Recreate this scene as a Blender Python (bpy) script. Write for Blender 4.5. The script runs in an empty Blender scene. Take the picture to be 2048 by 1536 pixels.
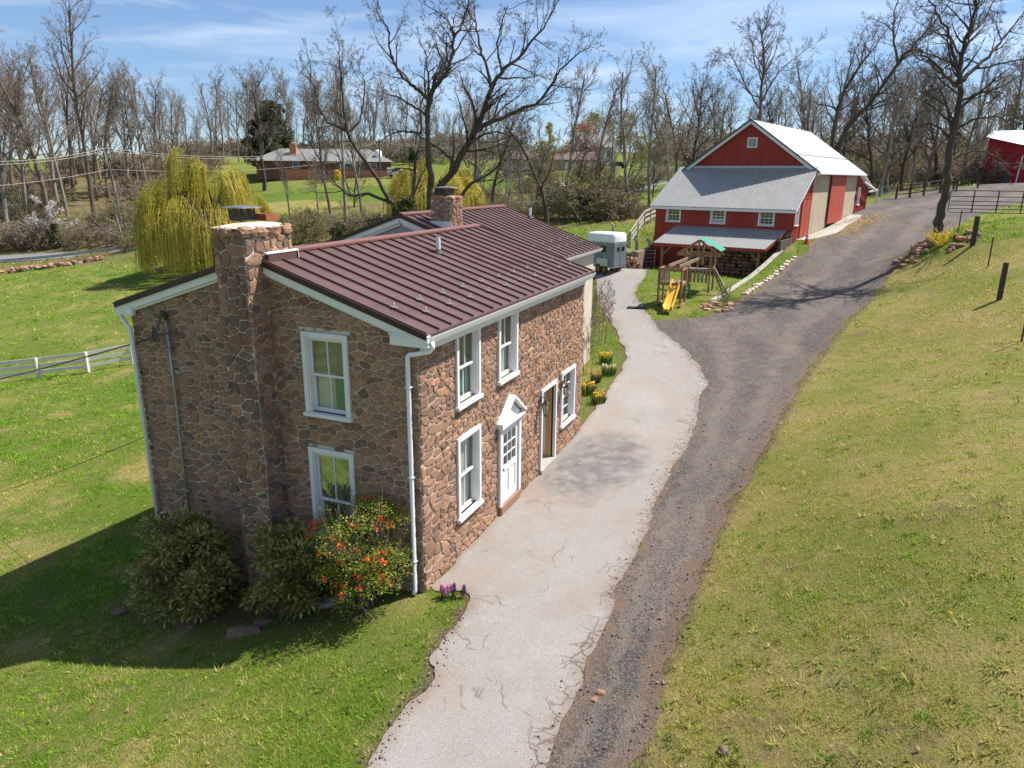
import bpy, bmesh, math, random
import numpy as np
from math import radians as RAD, sin, cos, pi
from mathutils import Vector, Matrix

# ------------------------------------------------------------------ camera
PITCH, ROLL, YAW = 0.2807, 0.0083913, 0.400983
CAM = np.array([-11.13075, -6.59626, 7.97973]); FOC = 1440.0
_cf = np.array([cos(PITCH)*cos(YAW), cos(PITCH)*sin(YAW), -sin(PITCH)])
_rt = np.array([sin(YAW), -cos(YAW), 0.0]); _up = np.cross(_rt, _cf)
_r2 = _rt*cos(ROLL)+_up*sin(ROLL); _u2 = -_rt*sin(ROLL)+_up*cos(ROLL)
scene = bpy.context.scene
COL = scene.collection
_cd = bpy.data.cameras.new("camera"); _cd.sensor_width = 36; _cd.lens = FOC/2048*36
_cd.clip_start = 0.1; _cd.clip_end = 8000
_co = bpy.data.objects.new("camera", _cd); COL.objects.link(_co)
_co.matrix_world = Matrix(((_r2[0], _u2[0], -_cf[0], CAM[0]), (_r2[1], _u2[1], -_cf[1], CAM[1]),
                           (_r2[2], _u2[2], -_cf[2], CAM[2]), (0, 0, 0, 1)))
scene.camera = _co

# ------------------------------------------------------------------ sun, sky, exposure
SUN = Vector((0.463, -0.492, 1.0)).normalized()          # towards the sun
_el = math.asin(SUN.z)
_sd = bpy.data.lights.new("sun", 'SUN'); _sd.energy = 5.0; _sd.angle = RAD(0.53); _sd.color = (1.0, 0.955, 0.88)
_so = bpy.data.objects.new("sun", _sd); COL.objects.link(_so)
_so.rotation_euler = (-SUN).to_track_quat('-Z', 'Y').to_euler()
_w = bpy.data.worlds.new("World"); scene.world = _w; _w.use_nodes = True
_nt = _w.node_tree; _nt.nodes.clear()
_out = _nt.nodes.new('ShaderNodeOutputWorld'); _bg = _nt.nodes.new('ShaderNodeBackground')
_sky = _nt.nodes.new('ShaderNodeTexSky'); _sky.sky_type = 'NISHITA'; _sky.sun_disc = False
_sky.sun_elevation = _el; _sky.sun_rotation = math.atan2(SUN.x, SUN.y)
_sky.altitude = 100; _sky.air_density = 0.8; _sky.dust_density = 0.15; _sky.ozone_density = 2.0
_bg.inputs['Strength'].default_value = 0.098
# thin high cirrus, streaked across the sky dome
_tc = _nt.nodes.new('ShaderNodeTexCoord'); _mp = _nt.nodes.new('ShaderNodeMapping'); _mp.vector_type = 'POINT'
_mp.inputs['Rotation'].default_value = (0, 0, RAD(-18)); _mp.inputs['Scale'].default_value = (2.2, 2.6, 17.0)
_nz = _nt.nodes.new('ShaderNodeTexNoise'); _nz.inputs['Scale'].default_value = 1.25; _nz.inputs['Detail'].default_value = 7
_nz.inputs['Roughness'].default_value = 0.55; _nz.inputs['Distortion'].default_value = 0.7
_cr = _nt.nodes.new('ShaderNodeValToRGB'); _cr.color_ramp.elements[0].position = 0.44; _cr.color_ramp.elements[1].position = 0.78
_cr.color_ramp.elements[1].color = (0.52, 0.52, 0.52, 1)
_mx = _nt.nodes.new('ShaderNodeMixRGB'); _mx.inputs[2].default_value = (7.6, 8.0, 8.6, 1)
_hs = _nt.nodes.new('ShaderNodeHueSaturation'); _hs.inputs['Saturation'].default_value = 1.0
_L = _nt.links.new
_sx = _nt.nodes.new('ShaderNodeSeparateXYZ'); _gr = _nt.nodes.new('ShaderNodeValToRGB'); _ge = _gr.color_ramp.elements
_ge[0].position = 0.0; _ge[0].color = (.60, .68, .80, 1); _ge[1].position = .35; _ge[1].color = (1, 1, 1, 1)
_gm = _nt.nodes.new('ShaderNodeMixRGB'); _gm.blend_type = 'MULTIPLY'; _gm.inputs[0].default_value = 1
_L(_tc.outputs['Generated'], _sx.inputs[0]); _L(_sx.outputs[2], _gr.inputs[0]); _L(_gr.outputs[0], _gm.inputs[2])
_L(_tc.outputs['Generated'], _mp.inputs['Vector']); _L(_mp.outputs[0], _nz.inputs['Vector'])
_L(_nz.outputs[0], _cr.inputs[0]); _L(_cr.outputs[0], _mx.inputs[0]); _L(_sky.outputs[0], _hs.inputs['Color']); _L(_hs.outputs[0], _gm.inputs[1]); _L(_gm.outputs[0], _mx.inputs[1])
_L(_mx.outputs[0], _bg.inputs['Color']); _L(_bg.outputs[0], _out.inputs['Surface'])
scene.view_settings.view_transform = 'Standard'; scene.view_settings.look = 'None'
scene.view_settings.exposure = 0.72; scene.view_settings.gamma = 1.0
scene.render.engine = 'CYCLES'
scene.cycles.max_bounces = 5; scene.cycles.diffuse_bounces = 2; scene.cycles.glossy_bounces = 2
scene.cycles.transparent_max_bounces = 8; scene.cycles.use_denoising = True

# ------------------------------------------------------------------ surveying helpers (photo pixel -> place)
def ray(u, v):
    d = _cf*FOC + _r2*(u-1024) - _u2*(v-768); return d/np.linalg.norm(d)
def at(u, v, D):                       # point on the sight line at horizontal distance D
    d = ray(u, v); h = np.array([_cf[0], _cf[1], 0]); h /= np.linalg.norm(h); return CAM+d*(D/(d@h))
def gz(u, v, z=0.0):
    d = ray(u, v); return CAM+d*((z-CAM[2])/d[2])
def pxp(u, v, x): d = ray(u, v); return CAM+d*((x-CAM[0])/d[0])
def pyp(u, v, y): d = ray(u, v); return CAM+d*((y-CAM[1])/d[1])

# ------------------------------------------------------------------ terrain: a smooth surface through surveyed heights
_S = [(-.3, -.4, 0), (3, -.5, .02), (6, -.5, .03), (10, -.5, .05), (-.8, .2, -.08), (-.9, 2, -.42), (-1.0, 3.8, -1.02), (-.9, 5.5, -1.2),
      (-.6, 7.4, -1.25), (5, 8, -1.5), (10.5, 1, .1), (15, 1.5, .3), (5, 3.5, -.6), (10, 11.5, -1.6), (-3, 1, -.3), (-2.6, 9.3, -1.25),
      (-6, -2.5, -.1), (-10, -4, -.2), (-16, -7, -.6), (-25, -10, -1.2), (-8, 2.5, -.6), (-12, 8, -1.6), (-22, 15, -3.0),
      (-5, -7, 1.0), (-11, -9, .9), (-11, -16, 2.4), (-2, -12, 2.3), (5, -12, 2.5), (-25, -25, 2.5), (25, 25, -2.4), (18, 22, -2.6), (17, 12, -1.3), (30, 14, -.6)]
for u, v, D in [(78, 757, 41), (177, 745, 41), (268, 728, 42), (0, 530, 100), (0, 512, 107), (180, 505, 108), (180, 515, 100), (430, 545, 80), (330, 505, 92), (600, 460, 95), (600, 452, 102),
                (100, 470, 122), (150, 410, 140), (20, 380, 150), (300, 470, 114), (330, 400, 150), (250, 335, 200), (0, 340, 230), (480, 420, 125), (620, 400, 130), (650, 356, 165), (800, 352, 165), (560, 356, 165),
                (760, 400, 128), (700, 300, 320), (420, 312, 260), (900, 330, 210), (900, 420, 105), (1000, 398, 118), (1010, 445, 76), (1130, 455, 70), (1240, 452, 66), (1150, 395, 112), (1280, 378, 122), (1420, 352, 150), (1240, 340, 172),
                (1100, 338, 175), (1100, 298, 300), (1400, 305, 280), (1560, 305, 280), (1300, 330, 220), (1330, 395, 100), (1260, 430, 80), (1400, 380, 118)]:
    p = at(u, v, D); _S.append(tuple(p))
for u, v, D in [(1230, 640, 35.5), (1250, 560, 44.5), (1210, 545, 47), (1370, 612, 38), (1290, 530, 49), (1613, 487, 50), (1700, 470, 55), (1750, 412, 78), (1960, 372, 86), (2040, 366, 88), (1640, 560, 43), (1540, 640, 35), (1480, 740, 28), (1400, 900, 20.4), (1540, 505, 49),
                (1330, 560, 44), (1580, 480, 51.2), (1720, 414, 75), (1880, 447, 41), (1990, 434, 42.5), (2040, 434, 42.5), (1760, 400, 84), (1870, 378, 92), (1800, 340, 150), (1900, 360, 120), (1750, 350, 140),
                (1945, 490, 38), (1998, 600, 29), (1975, 535, 33), (2043, 690, 23.5), (1850, 545, 40), (1800, 527, 45), (1730, 620, 37), (1900, 620, 29), (1640, 720, 29.2)]:
    p = at(u, v, D); _S.append(tuple(p))
for u, v, z in [(1090, 1536, -.1), (740, 1536, -.25), (1330, 1380, -.02), (1440, 1060, .12), (1560, 850, .32), (1480, 1180, .5), (1700, 980, 1.65), (1620, 880, 1.1), (2040, 980, 3.0), (1700, 1300, 1.35), (2040, 1300, 2.2), (1500, 1420, .55), (2040, 1530, 1.9), (1750, 1530, 1.25), (1850, 800, 2.35),
                (300, 1310, -1.0), (0, 1328, -1.3), (0, 1170, -1.35), (100, 1000, -1.9), (0, 900, -2.6), (200, 850, -2.5), (700, 1290, -.35), (150, 1480, -.9), (600, 1480, -.45)]:
    _S.append(tuple(gz(u, v, z)))
for k in range(24):
    a = 2*pi*k/24; front = cos(a-YAW)
    for R, zf, zb in ((450, 15, -2), (1200, 20, 6), (3500, 28, 15)):
        _S.append((R*cos(a), R*sin(a), zf*max(0, front)**.5+zb*max(0, -front)**.5))
for x, y, z in ((-60, 0, -3), (-60, -50, 2), (-50, 60, -5), (0, 70, -5.5), (40, 90, -4.5), (0, -45, 6), (50, -50, 7.5), (110, -60, 8.5), (-130, 0, -4), (0, 160, -4.5), (0, -160, 10), (170, -30, 9)):
    _S.append((x, y, z))
_S = np.array(_S)
_n = len(_S); _A = np.zeros((_n+3, _n+3))
_dd = np.linalg.norm(_S[:, None, :2]-_S[None, :, :2], axis=2)
_A[:_n, :_n] = -_dd
_A[:_n, _n] = 1; _A[:_n, _n+1] = _S[:, 0]*.01; _A[:_n, _n+2] = _S[:, 1]*.01; _A[_n:, :_n] = _A[:_n, _n:].T
_rhs = np.zeros(_n+3); _rhs[:_n] = _S[:, 2]
# a small nugget keeps the surface from kinking at every surveyed point
_A[:_n, :_n] += 0.3*np.eye(_n)
_wt = np.linalg.solve(_A, _rhs)
def hts(X, Y):
    X = np.asarray(X, float).ravel(); Y = np.asarray(Y, float).ravel(); out = np.empty(len(X))
    for i in range(0, len(X), 20000):
        x = X[i:i+20000]; y = Y[i:i+20000]
        d = np.sqrt((x[:, None]-_S[None, :, 0])**2+(y[:, None]-_S[None, :, 1])**2+1.2)
        out[i:i+20000] = -d@_wt[:_n]+_wt[_n]+_wt[_n+1]*x*.01+_wt[_n+2]*y*.01
    return out
def ht(x, y): return float(hts([x], [y])[0])
def hit(u, v, dmax=900):               # sight line meets the terrain
    d = ray(u, v); t = 6*(dmax/6)**(np.arange(700)/699.0); P = CAM[None]+d[None]*t[:, None]
    g = P[:, 2]-hts(P[:, 0], P[:, 1]); k = np.where(g < 0)[0]
    if not len(k): return CAM+d*dmax
    k = k[0]
    if k == 0: return P[0]
    a = t[k-1]; b = t[k]
    for _ in range(12):
        m = (a+b)/2; p = CAM+d*m
        if p[2]-ht(p[0], p[1]) < 0: b = m
        else: a = m
    return CAM+d*b
def fwd(p): return float((np.asarray(p)-CAM)[:2]@np.array([cos(YAW), sin(YAW)]))

# ------------------------------------------------------------------ the barn's own frame (t = into the picture, s = to its left)
BARN_A = RAD(-12.3); BARN_P = at(1583, 478, 51); BARN_P[2] = 0.0
def bw(t, s, z=0.0):
    return np.array([BARN_P[0]+t*cos(BARN_A)-s*sin(BARN_A), BARN_P[1]+t*sin(BARN_A)+s*cos(BARN_A), z])
def bl(x, y):
    dx = np.asarray(x)-BARN_P[0]; dy = np.asarray(y)-BARN_P[1]
    return dx*cos(BARN_A)+dy*sin(BARN_A), -dx*sin(BARN_A)+dy*cos(BARN_A)
_hts0 = hts
def _ss(x, a, b):
    t = np.clip((x-a)/(b-a), 0, 1); return t*t*(3-2*t)
YARD = 1.36
def hts(X, Y):                                  # lower yard dug in front of the barn, behind the retaining wall
    X = np.asarray(X, float).ravel(); Y = np.asarray(Y, float).ravel()
    z = _hts0(X, Y); t, s = bl(X, Y)
    wall_s = 0.35-0.0*t
    m = _ss(s, wall_s-0.25, wall_s+0.1)*_ss(t, -9.5, -6.5)*(1-_ss(t, 4.0, 6.0))*(1-_ss(s, 11, 15))
    return z*(1-m)+YARD*m
CLOUD = None

# ------------------------------------------------------------------ mesh and object helpers
class MB:
    def __init__(self): self.v = []; self.f = []; self.m = []; self.r = []; self.n = 0
    def add(self, vs, fs, mi=0, rnd=0.0):
        o = self.n; self.v.extend([tuple(float(c) for c in p) for p in vs]); self.n += len(vs)
        for f in fs: self.f.append(tuple(i+o for i in f)); self.m.append(mi); self.r.append(rnd)
    def box(self, lo, hi, mi=0, M=None, rnd=0.0):
        x0, y0, z0 = lo; x1, y1, z1 = hi
        vs = [(x0, y0, z0), (x1, y0, z0), (x1, y1, z0), (x0, y1, z0), (x0, y0, z1), (x1, y0, z1), (x1, y1, z1), (x0, y1, z1)]
        if M: vs = [M(*p) for p in vs]
        self.add(vs, [(0, 3, 2, 1), (4, 5, 6, 7), (0, 1, 5, 4), (1, 2, 6, 5), (2, 3, 7, 6), (3, 0, 4, 7)], mi, rnd)
    def prism(self, pts, c0, c1, M, mi=0, rnd=0.0):              # polygon (a,b) swept from c0 to c1
        n = len(pts); vs = [M(a, b, c0) for a, b in pts]+[M(a, b, c1) for a, b in pts]
        self.add(vs, [tuple(range(n))[::-1], tuple(range(n, 2*n))]+[(i, (i+1) % n, n+(i+1) % n, n+i) for i in range(n)], mi, rnd)
    def beam(self, p, q, w, h, mi=0, rnd=0.0, up=(0, 0, 1)):      # rectangular bar from p to q
        p = Vector(p); q = Vector(q); d = (q-p).normalized(); u = Vector(up)
        if abs(d.dot(u)) > .98: u = Vector((1, 0, 0))
        s = d.cross(u).normalized(); t = s.cross(d)
        vs = [b+s*(i*w/2)+t*(j*h/2) for b in (p, q) for i, j in ((-1, -1), (1, -1), (1, 1), (-1, 1))]
        self.add(vs, [(0, 1, 2, 3), (7, 6, 5, 4), (0, 4, 5, 1), (1, 5, 6, 2), (2, 6, 7, 3), (3, 7, 4, 0)], mi, rnd)
    def tube(self, pts, rads, n=8, mi=0, rnd=0.0, cap=True):
        P = [Vector(p) for p in pts]
        if not hasattr(rads, '__len__'): rads = [rads]*len(P)
        vs = []; u = None
        for i, p in enumerate(P):
            d = (P[min(i+1, len(P)-1)]-P[max(i-1, 0)]).normalized()
            if u is None:
                u = d.cross(Vector((0, 0, 1))) if abs(d.z) < .9 else d.cross(Vector((1, 0, 0)))
            u = (u-d*u.dot(d)).normalized(); w = d.cross(u)
            for k in range(n):
                a = 2*pi*k/n; vs.append(p+(u*cos(a)+w*sin(a))*rads[i])
        fs = [(i*n+k, i*n+(k+1) % n, (i+1)*n+(k+1) % n, (i+1)*n+k) for i in range(len(P)-1) for k in range(n)]
        if cap: fs += [tuple(range(n))[::-1], tuple(range((len(P)-1)*n, len(P)*n))]
        self.add(vs, fs, mi, rnd)
    def lathe(self, c, prof, n=12, mi=0, rnd=0.0):
        vs = [(c[0]+r*cos(2*pi*k/n), c[1]+r*sin(2*pi*k/n), c[2]+z) for r, z in prof for k in range(n)]
        fs = [(i*n+k, i*n+(k+1) % n, (i+1)*n+(k+1) % n, (i+1)*n+k) for i in range(len(prof)-1) for k in range(n)]
        fs += [tuple(range(n))[::-1], tuple(range((len(prof)-1)*n, len(prof)*n))]
        self.add(vs, fs, mi, rnd)
    def rock(self, c, s, seed, mi=0, rnd=0.0, n1=6, n2=9, rz=0.0):
        g = random.Random(seed); vs = []; o = [g.uniform(0, 6.28) for _ in range(6)]
        for i in range(n1+1):
            th = pi*i/n1
            for k in range(n2):
                ph = 2*pi*k/n2
                x = sin(th)*cos(ph); y = sin(th)*sin(ph); z = cos(th)
                r = 1+.16*sin(3*x+o[0])*cos(2.6*y+o[1])+.13*sin(5*y+o[2]+3*z)+g.uniform(-.05, .05)
                sg = lambda q: math.copysign(abs(q)**.72, q)
                x, y, z = sg(x)*r*s[0], sg(y)*r*s[1], sg(z)*r*s[2]
                vs.append((c[0]+x*cos(rz)-y*sin(rz), c[1]+x*sin(rz)+y*cos(rz), c[2]+z))
        fs = [(i*n2+k, (i+1)*n2+k, (i+1)*n2+(k+1) % n2, i*n2+(k+1) % n2) for i in range(n1) for k in range(n2)]
        self.add(vs, fs, mi, rnd)
    def build(self, name, mats, parent=None, smooth=False, bevel=0.0, loc=(0, 0, 0), fix=True, **props):
        me = bpy.data.meshes.new(name); me.from_pydata(self.v, [], self.f)
        if not isinstance(mats, (list, tuple)): mats = [mats]
        for m in mats: me.materials.append(m)
        me.polygons.foreach_set('material_index', self.m)
        at_ = me.attributes.new('rnd', 'FLOAT', 'FACE'); at_.data.foreach_set('value', self.r)
        if fix:
            bm = bmesh.new(); bm.from_mesh(me); bmesh.ops.recalc_face_normals(bm, faces=bm.faces); bm.to_mesh(me); bm.free()
        if smooth: me.polygons.foreach_set('use_smooth', [True]*len(me.polygons))
        o = bpy.data.objects.new(name, me); COL.objects.link(o); o.location = loc
        if parent is not None: o.parent = parent
        if bevel:
            b = o.modifiers.new('bevel', 'BEVEL'); b.width = bevel; b.segments = 1; b.limit_method = 'ANGLE'; b.angle_limit = RAD(50)
        return tag(o, **props)
def tag(o, label=None, cat=None, group=None, kind=None):
    if label: o['label'] = label
    if cat: o['category'] = cat
    if group: o['group'] = group
    if kind: o['kind'] = kind
    return o
def thing(name, label, cat, loc=(0, 0, 0), rz=0.0, group=None, parent=None):
    o = bpy.data.objects.new(name, None); COL.objects.link(o); o.location = tuple(float(c) for c in loc); o.rotation_euler = (0, 0, rz)
    o.empty_display_size = .3
    return tag(o, label, cat, group)
def dup(src, loc, rz=0.0, sc=1.0, label=None):
    def cp(o, par):
        c = o.copy(); COL.objects.link(c)
        if par is not None: c.parent = par
        for k in list(o.children): cp(k, c)
        return c
    c = cp(src, None); c.location = tuple(float(q) for q in loc); c.rotation_euler = (0, 0, rz)
    if sc != 1.0: c.scale = (sc, sc, sc) if not hasattr(sc, '__len__') else sc
    if label: c['label'] = label
    return c
def npmesh(name, V, F, mats, mi=None, rnd=None, smooth=False, parent=None, loc=(0, 0, 0), **props):
    """V (n,3), F (m,k) arrays; faces all k-sided"""
    me = bpy.data.meshes.new(name); n = len(V); m, k = F.shape
    me.vertices.add(n); me.vertices.foreach_set('co', np.asarray(V, np.float32).ravel())
    me.loops.add(m*k); me.loops.foreach_set('vertex_index', F.astype(np.int32).ravel())
    me.polygons.add(m); me.polygons.foreach_set('loop_start', np.arange(0, m*k, k, dtype=np.int32))
    for mt in (mats if isinstance(mats, (list, tuple)) else [mats]): me.materials.append(mt)
    if mi is not None: me.polygons.foreach_set('material_index', np.asarray(mi, np.int32))
    if rnd is not None:
        a = me.attributes.new('rnd', 'FLOAT', 'FACE'); a.data.foreach_set('value', np.asarray(rnd, np.float32))
    if smooth: me.polygons.foreach_set('use_smooth', np.ones(m, bool))
    me.update(calc_edges=True); me.validate()
    o = bpy.data.objects.new(name, me); COL.objects.link(o); o.location = tuple(float(c) for c in loc)
    if parent is not None: o.parent = parent
    return tag(o, **props)

# ------------------------------------------------------------------ procedural materials
class NT:
    def __init__(self, name):
        self.m = bpy.data.materials.new(name); self.m.use_nodes = True; self.t = self.m.node_tree
        self.b = self.t.nodes['Principled BSDF']; self._tc = None; self._geo = None
    def n(self, typ, **kw):
        nd = self.t.nodes.new(typ)
        for k, v in kw.items():
            if k.startswith('_'): setattr(nd, k[1:], v)
            else: nd.inputs[k.replace('__', ' ')].default_value = v
        return nd
    def l(self, a, b): self.t.links.new(a, b)
    def obj(self):
        if not self._tc: self._tc = self.n('ShaderNodeTexCoord')
        return self._tc.outputs['Object']
    def pos(self):
        if not self._geo: self._geo = self.n('ShaderNodeNewGeometry')
        return self._geo.outputs['Position']
    def attr(self, nm): return self.n('ShaderNodeAttribute', _attribute_name=nm).outputs['Fac']
    def mapping(self, vec, sc=(1, 1, 1), rot=(0, 0, 0)):
        mp = self.n('ShaderNodeMapping'); mp.inputs['Scale'].default_value = sc; mp.inputs['Rotation'].default_value = rot
        self.l(vec, mp.inputs[0]); return mp.outputs[0]
    def noise(self, vec, scale, detail=4, rough=.6, dist=0.0):
        nz = self.n('ShaderNodeTexNoise', Scale=scale, Detail=detail, Roughness=rough, Distortion=dist); self.l(vec, nz.inputs['Vector']); return nz.outputs[0]
    def vor(self, vec, scale, feature='F1', out='Distance', rnd=1.0):
        v = self.n('ShaderNodeTexVoronoi', _feature=feature); v.inputs['Scale'].default_value = scale
        v.inputs['Randomness'].default_value = rnd; self.l(vec, v.inputs['Vector']); return v.outputs[out]
    def ramp(self, fac, stops, interp='LINEAR'):
        r = self.n('ShaderNodeValToRGB'); e = r.color_ramp.elements; r.color_ramp.interpolation = interp
        while len(e) < len(stops): e.new(.5)
        for el, (p, c) in zip(e, stops):
            el.position = p; el.color = (c, c, c, 1) if not hasattr(c, '__len__') else (*c, 1)
        self.l(fac, r.inputs[0]); return r.outputs[0]
    def mix(self, fac, a, b, mode='MIX'):
        x = self.n('ShaderNodeMixRGB', _blend_type=mode)
        for i, s in enumerate((fac, a, b)):
            if hasattr(s, 'is_linked') or hasattr(s, 'links'): self.l(s, x.inputs[i])
            elif i == 0: x.inputs[0].default_value = s
            else: x.inputs[i].default_value = (*s, 1)
        return x.outputs[0]
    def math(self, op, a, b=0.0, c=None):
        x = self.n('ShaderNodeMath', _operation=op)
        for i, s in enumerate((a, b) if c is None else (a, b, c)):
            if hasattr(s, 'links'): self.l(s, x.inputs[i])
            else: x.inputs[i].default_value = s
        return x.outputs[0]
    def sep(self, vec):
        s = self.n('ShaderNodeSeparateXYZ'); self.l(vec, s.inputs[0]); return s.outputs
    def color(self, c):
        if hasattr(c, 'links'): self.l(c, self.b.inputs['Base Color'])
        else: self.b.inputs['Base Color'].default_value = (*c, 1)
        return self
    def rough(self, r):
        if hasattr(r, 'links'): self.l(r, self.b.inputs['Roughness'])
        else: self.b.inputs['Roughness'].default_value = r
        return self
    def spec(self, s): self.b.inputs['Specular IOR Level'].default_value = s; return self
    def bump(self, h, strength=.5, dist=.02):
        bp = self.n('ShaderNodeBump'); bp.inputs['Strength'].default_value = strength; bp.inputs['Distance'].default_value = dist
        self.l(h, bp.inputs['Height']); self.l(bp.outputs[0], self.b.inputs['Normal']); return self
def plain(name, c, c2=None, scale=3.0, rough=.6, bump=0.0, bscale=40.0, metal=0.0, spec=.4, stretch=(1, 1, 1), bdist=.01):
    k = NT(name); v = k.mapping(k.obj(), stretch)
    c2 = c2 or tuple(x*.75 for x in c)
    k.color(k.mix(k.ramp(k.noise(v, scale, 6, .65), [(.3, 0.0), (.7, 1.0)]), c, c2)); k.rough(rough); k.spec(spec); k.b.inputs['Metallic'].default_value = metal
    if bump: k.bump(k.noise(v, bscale, 5, .7), bump, bdist)
    return k.m

def m_stone(name, dark=1.0):
    k = NT(name); r = k.attr('rnd'); o = k.obj()
    d = dark
    P_ = [(.22, .11, .075), (.42, .225, .155), (.27, .145, .105), (.50, .27, .16), (.34, .185, .135), (.45, .265, .19), (.54, .31, .17), (.12, .09, .08), (.29, .20, .165), (.52, .30, .22)]
    c = k.ramp(r, [(q/9, tuple(x*d for x in P_[q])) for q in range(10)])
    n1 = k.noise(o, 9, 8, .7); n2 = k.noise(o, 45, 4, .7)
    c = k.mix(k.ramp(n1, [(.32, 0.), (.72, 1.)]), k.mix(.45, c, (.15*d, .085*d, .055*d)), k.mix(.22, c, (.64, .44, .30)))
    c = k.mix(k.math('MULTIPLY', k.ramp(n2, [(.55, 0.), (.75, 1.)]), .35), c, (.64*d, .47*d, .33*d))
    k.color(c).rough(.92).spec(.2)
    k.bump(k.math('ADD', n1, k.math('MULTIPLY', n2, .35)), .7, .03); return k.m
def m_mortar(name, c=(.44, .33, .22)):
    k = NT(name); o = k.obj(); n = k.noise(o, 6, 8, .7)
    k.color(k.mix(k.ramp(n, [(.3, 0.), (.75, 1.)]), tuple(x*.72 for x in c), c)).rough(.95).spec(.1)
    k.bump(k.noise(o, 60, 5, .7), .6, .01); return k.m
STONE = m_stone('house stone', .86); MORTAR = m_mortar('lime mortar', (.66, .52, .375)); MORTAR_GREY = m_mortar('grey mortar', (.68, .61, .50))
STONE_FOOT = m_stone('rough fieldstone', .9)
WHITE = plain('white paint', (.80, .80, .79), (.70, .70, .68), 2.5, .5, .15, 30)
WHITE_METAL = plain('white aluminium', (.82, .82, .82), (.74, .75, .75), 1.5, .38, 0, 30, 0, .5)
def m_roof(name, c, cs):
    k = NT(name); o = k.obj(); n = k.noise(k.mapping(o, (.4, 1.3, 1.3)), 1.2, 6, .6); n2 = k.noise(k.mapping(o, (9, .5, .5)), 1.0, 4, .6)
    col = k.mix(k.ramp(n, [(.3, 0.), (.7, 1.)]), c, cs)
    k.color(k.mix(k.math('MULTIPLY', k.ramp(n2, [(.45, 0.), (.7, 1.)]), .25), col, tuple(x*.7 for x in c))).rough(k.ramp(n, [(.2, .36), (.8, .52)])).spec(.5)
    k.bump(k.noise(k.mapping(o, (5, .25, .25)), 1.0, 2), .25, .02); return k.m
ROOF = m_roof('brown roof metal', (.098, .050, .043), (.122, .066, .058))
ROOF_EDGE = plain('dark brown trim', (.045, .022, .018), None, 4, .45)
COPPER = plain('reddish ridge metal', (.21, .088, .070), (.17, .072, .06), 3, .4, 0, 10, 0, .5)
def m_glass():
    k = NT('window glass'); gl = k.n('ShaderNodeBsdfGlossy'); gl.inputs['Color'].default_value = (.9, .93, .92, 1); gl.inputs['Roughness'].default_value = .02
    tr = k.n('ShaderNodeBsdfTransparent'); tr.inputs[0].default_value = (.90, .93, .90, 1); mx = k.n('ShaderNodeMixShader'); lw = k.n('ShaderNodeLayerWeight'); lw.inputs['Blend'].default_value = .32
    k.l(k.math('MINIMUM', k.math('ADD', k.math('MULTIPLY', lw.outputs['Fresnel'], .6), .06), .45), mx.inputs[0]); k.l(tr.outputs[0], mx.inputs[1]); k.l(gl.outputs[0], mx.inputs[2])
    bp = k.n('ShaderNodeBump'); bp.inputs['Strength'].default_value = .08; k.l(k.noise(k.obj(), 2.2, 2), bp.inputs['Height']); k.l(bp.outputs[0], gl.inputs['Normal'])
    k.l(mx.outputs[0], k.t.nodes['Material Output'].inputs['Surface']); return k.m
GLASS = m_glass()
GREEN_CLOTH = plain('green curtain cloth', (.05, .32, .24), (.035, .25, .18), 5, .9, .3, 8, stretch=(6, 6, .3))
PALE_CLOTH = plain('pale curtain cloth', (.70, .70, .64), (.52, .52, .47), 5, .9, .3, 8, stretch=(6, 6, .3))
DARK = plain('painted unlit interior', (.03, .03, .028), (.05, .048, .04), 2, .9)  # dark sheets of this behind panes paint in the shade of unlit rooms
IRON = plain('weathered iron', (.05, .047, .043), (.10, .09, .08), 9, .55, .2, 60)
GALV = plain('galvanised metal', (.42, .43, .44), (.30, .31, .32), 4, .42, .1, 30, .6)
CONC = plain('concrete', (.42, .39, .34), (.28, .25, .22), 2.2, .92, .5, 25)

# ================================================================== GROUND, DRIVES AND ROADS
def vnoise(x, y, s, seed=0, oct=4):
    r = np.random.default_rng(seed); T = r.random((64, 64)); out = np.zeros(len(x)); a = 1.0; tot = 0
    for o in range(oct):
        X = x/s; Y = y/s; xi = np.floor(X).astype(int); yi = np.floor(Y).astype(int); fx = X-xi; fy = Y-yi; fx = fx*fx*(3-2*fx); fy = fy*fy*(3-2*fy)
        g_ = lambda i, j: T[(i+o*17) % 64, (j+o*29) % 64]
        out += a*((g_(xi, yi)*(1-fx)+g_(xi+1, yi)*fx)*(1-fy)+(g_(xi, yi+1)*(1-fx)+g_(xi+1, yi+1)*fx)*fy); tot += a; a *= .5; s *= .5
    return out/tot
def P2(l, D=None):
    out = []
    for p in l:
        q = hit(*p) if len(p) == 2 else at(*p); out.append((q[0], q[1]))
    return np.array(out)
def resample(P, step):
    P = np.asarray(P); Q = []
    n = len(P)
    for i in range(n-1):
        a = P[max(i-1, 0)]; b = P[i]; c = P[i+1]; d = P[min(i+2, n-1)]; m = max(2, int(np.hypot(*(c-b))/step))
        for t in np.arange(m)/m: Q.append(.5*((2*b)+(c-a)*t+(2*a-5*b+4*c-d)*t*t+(3*b-a-3*c+d)*t**3))
    Q.append(P[-1]); return np.array(Q)
DRIVE_L = [(640, 1700), (735, 1536), (800, 1440), (865, 1350), (868, 1325), (892, 1275), (918, 1235), (936, 1205), (928, 1186), (872, 1166), (1000, 1023), (1078, 940), (1157, 862), (1172, 838), (1212, 788), (1250, 725), (1245, 690), (1228, 655), (1208, 620), (1196, 590), (1190, 560), (1184, 540), (1180, 520)]
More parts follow.
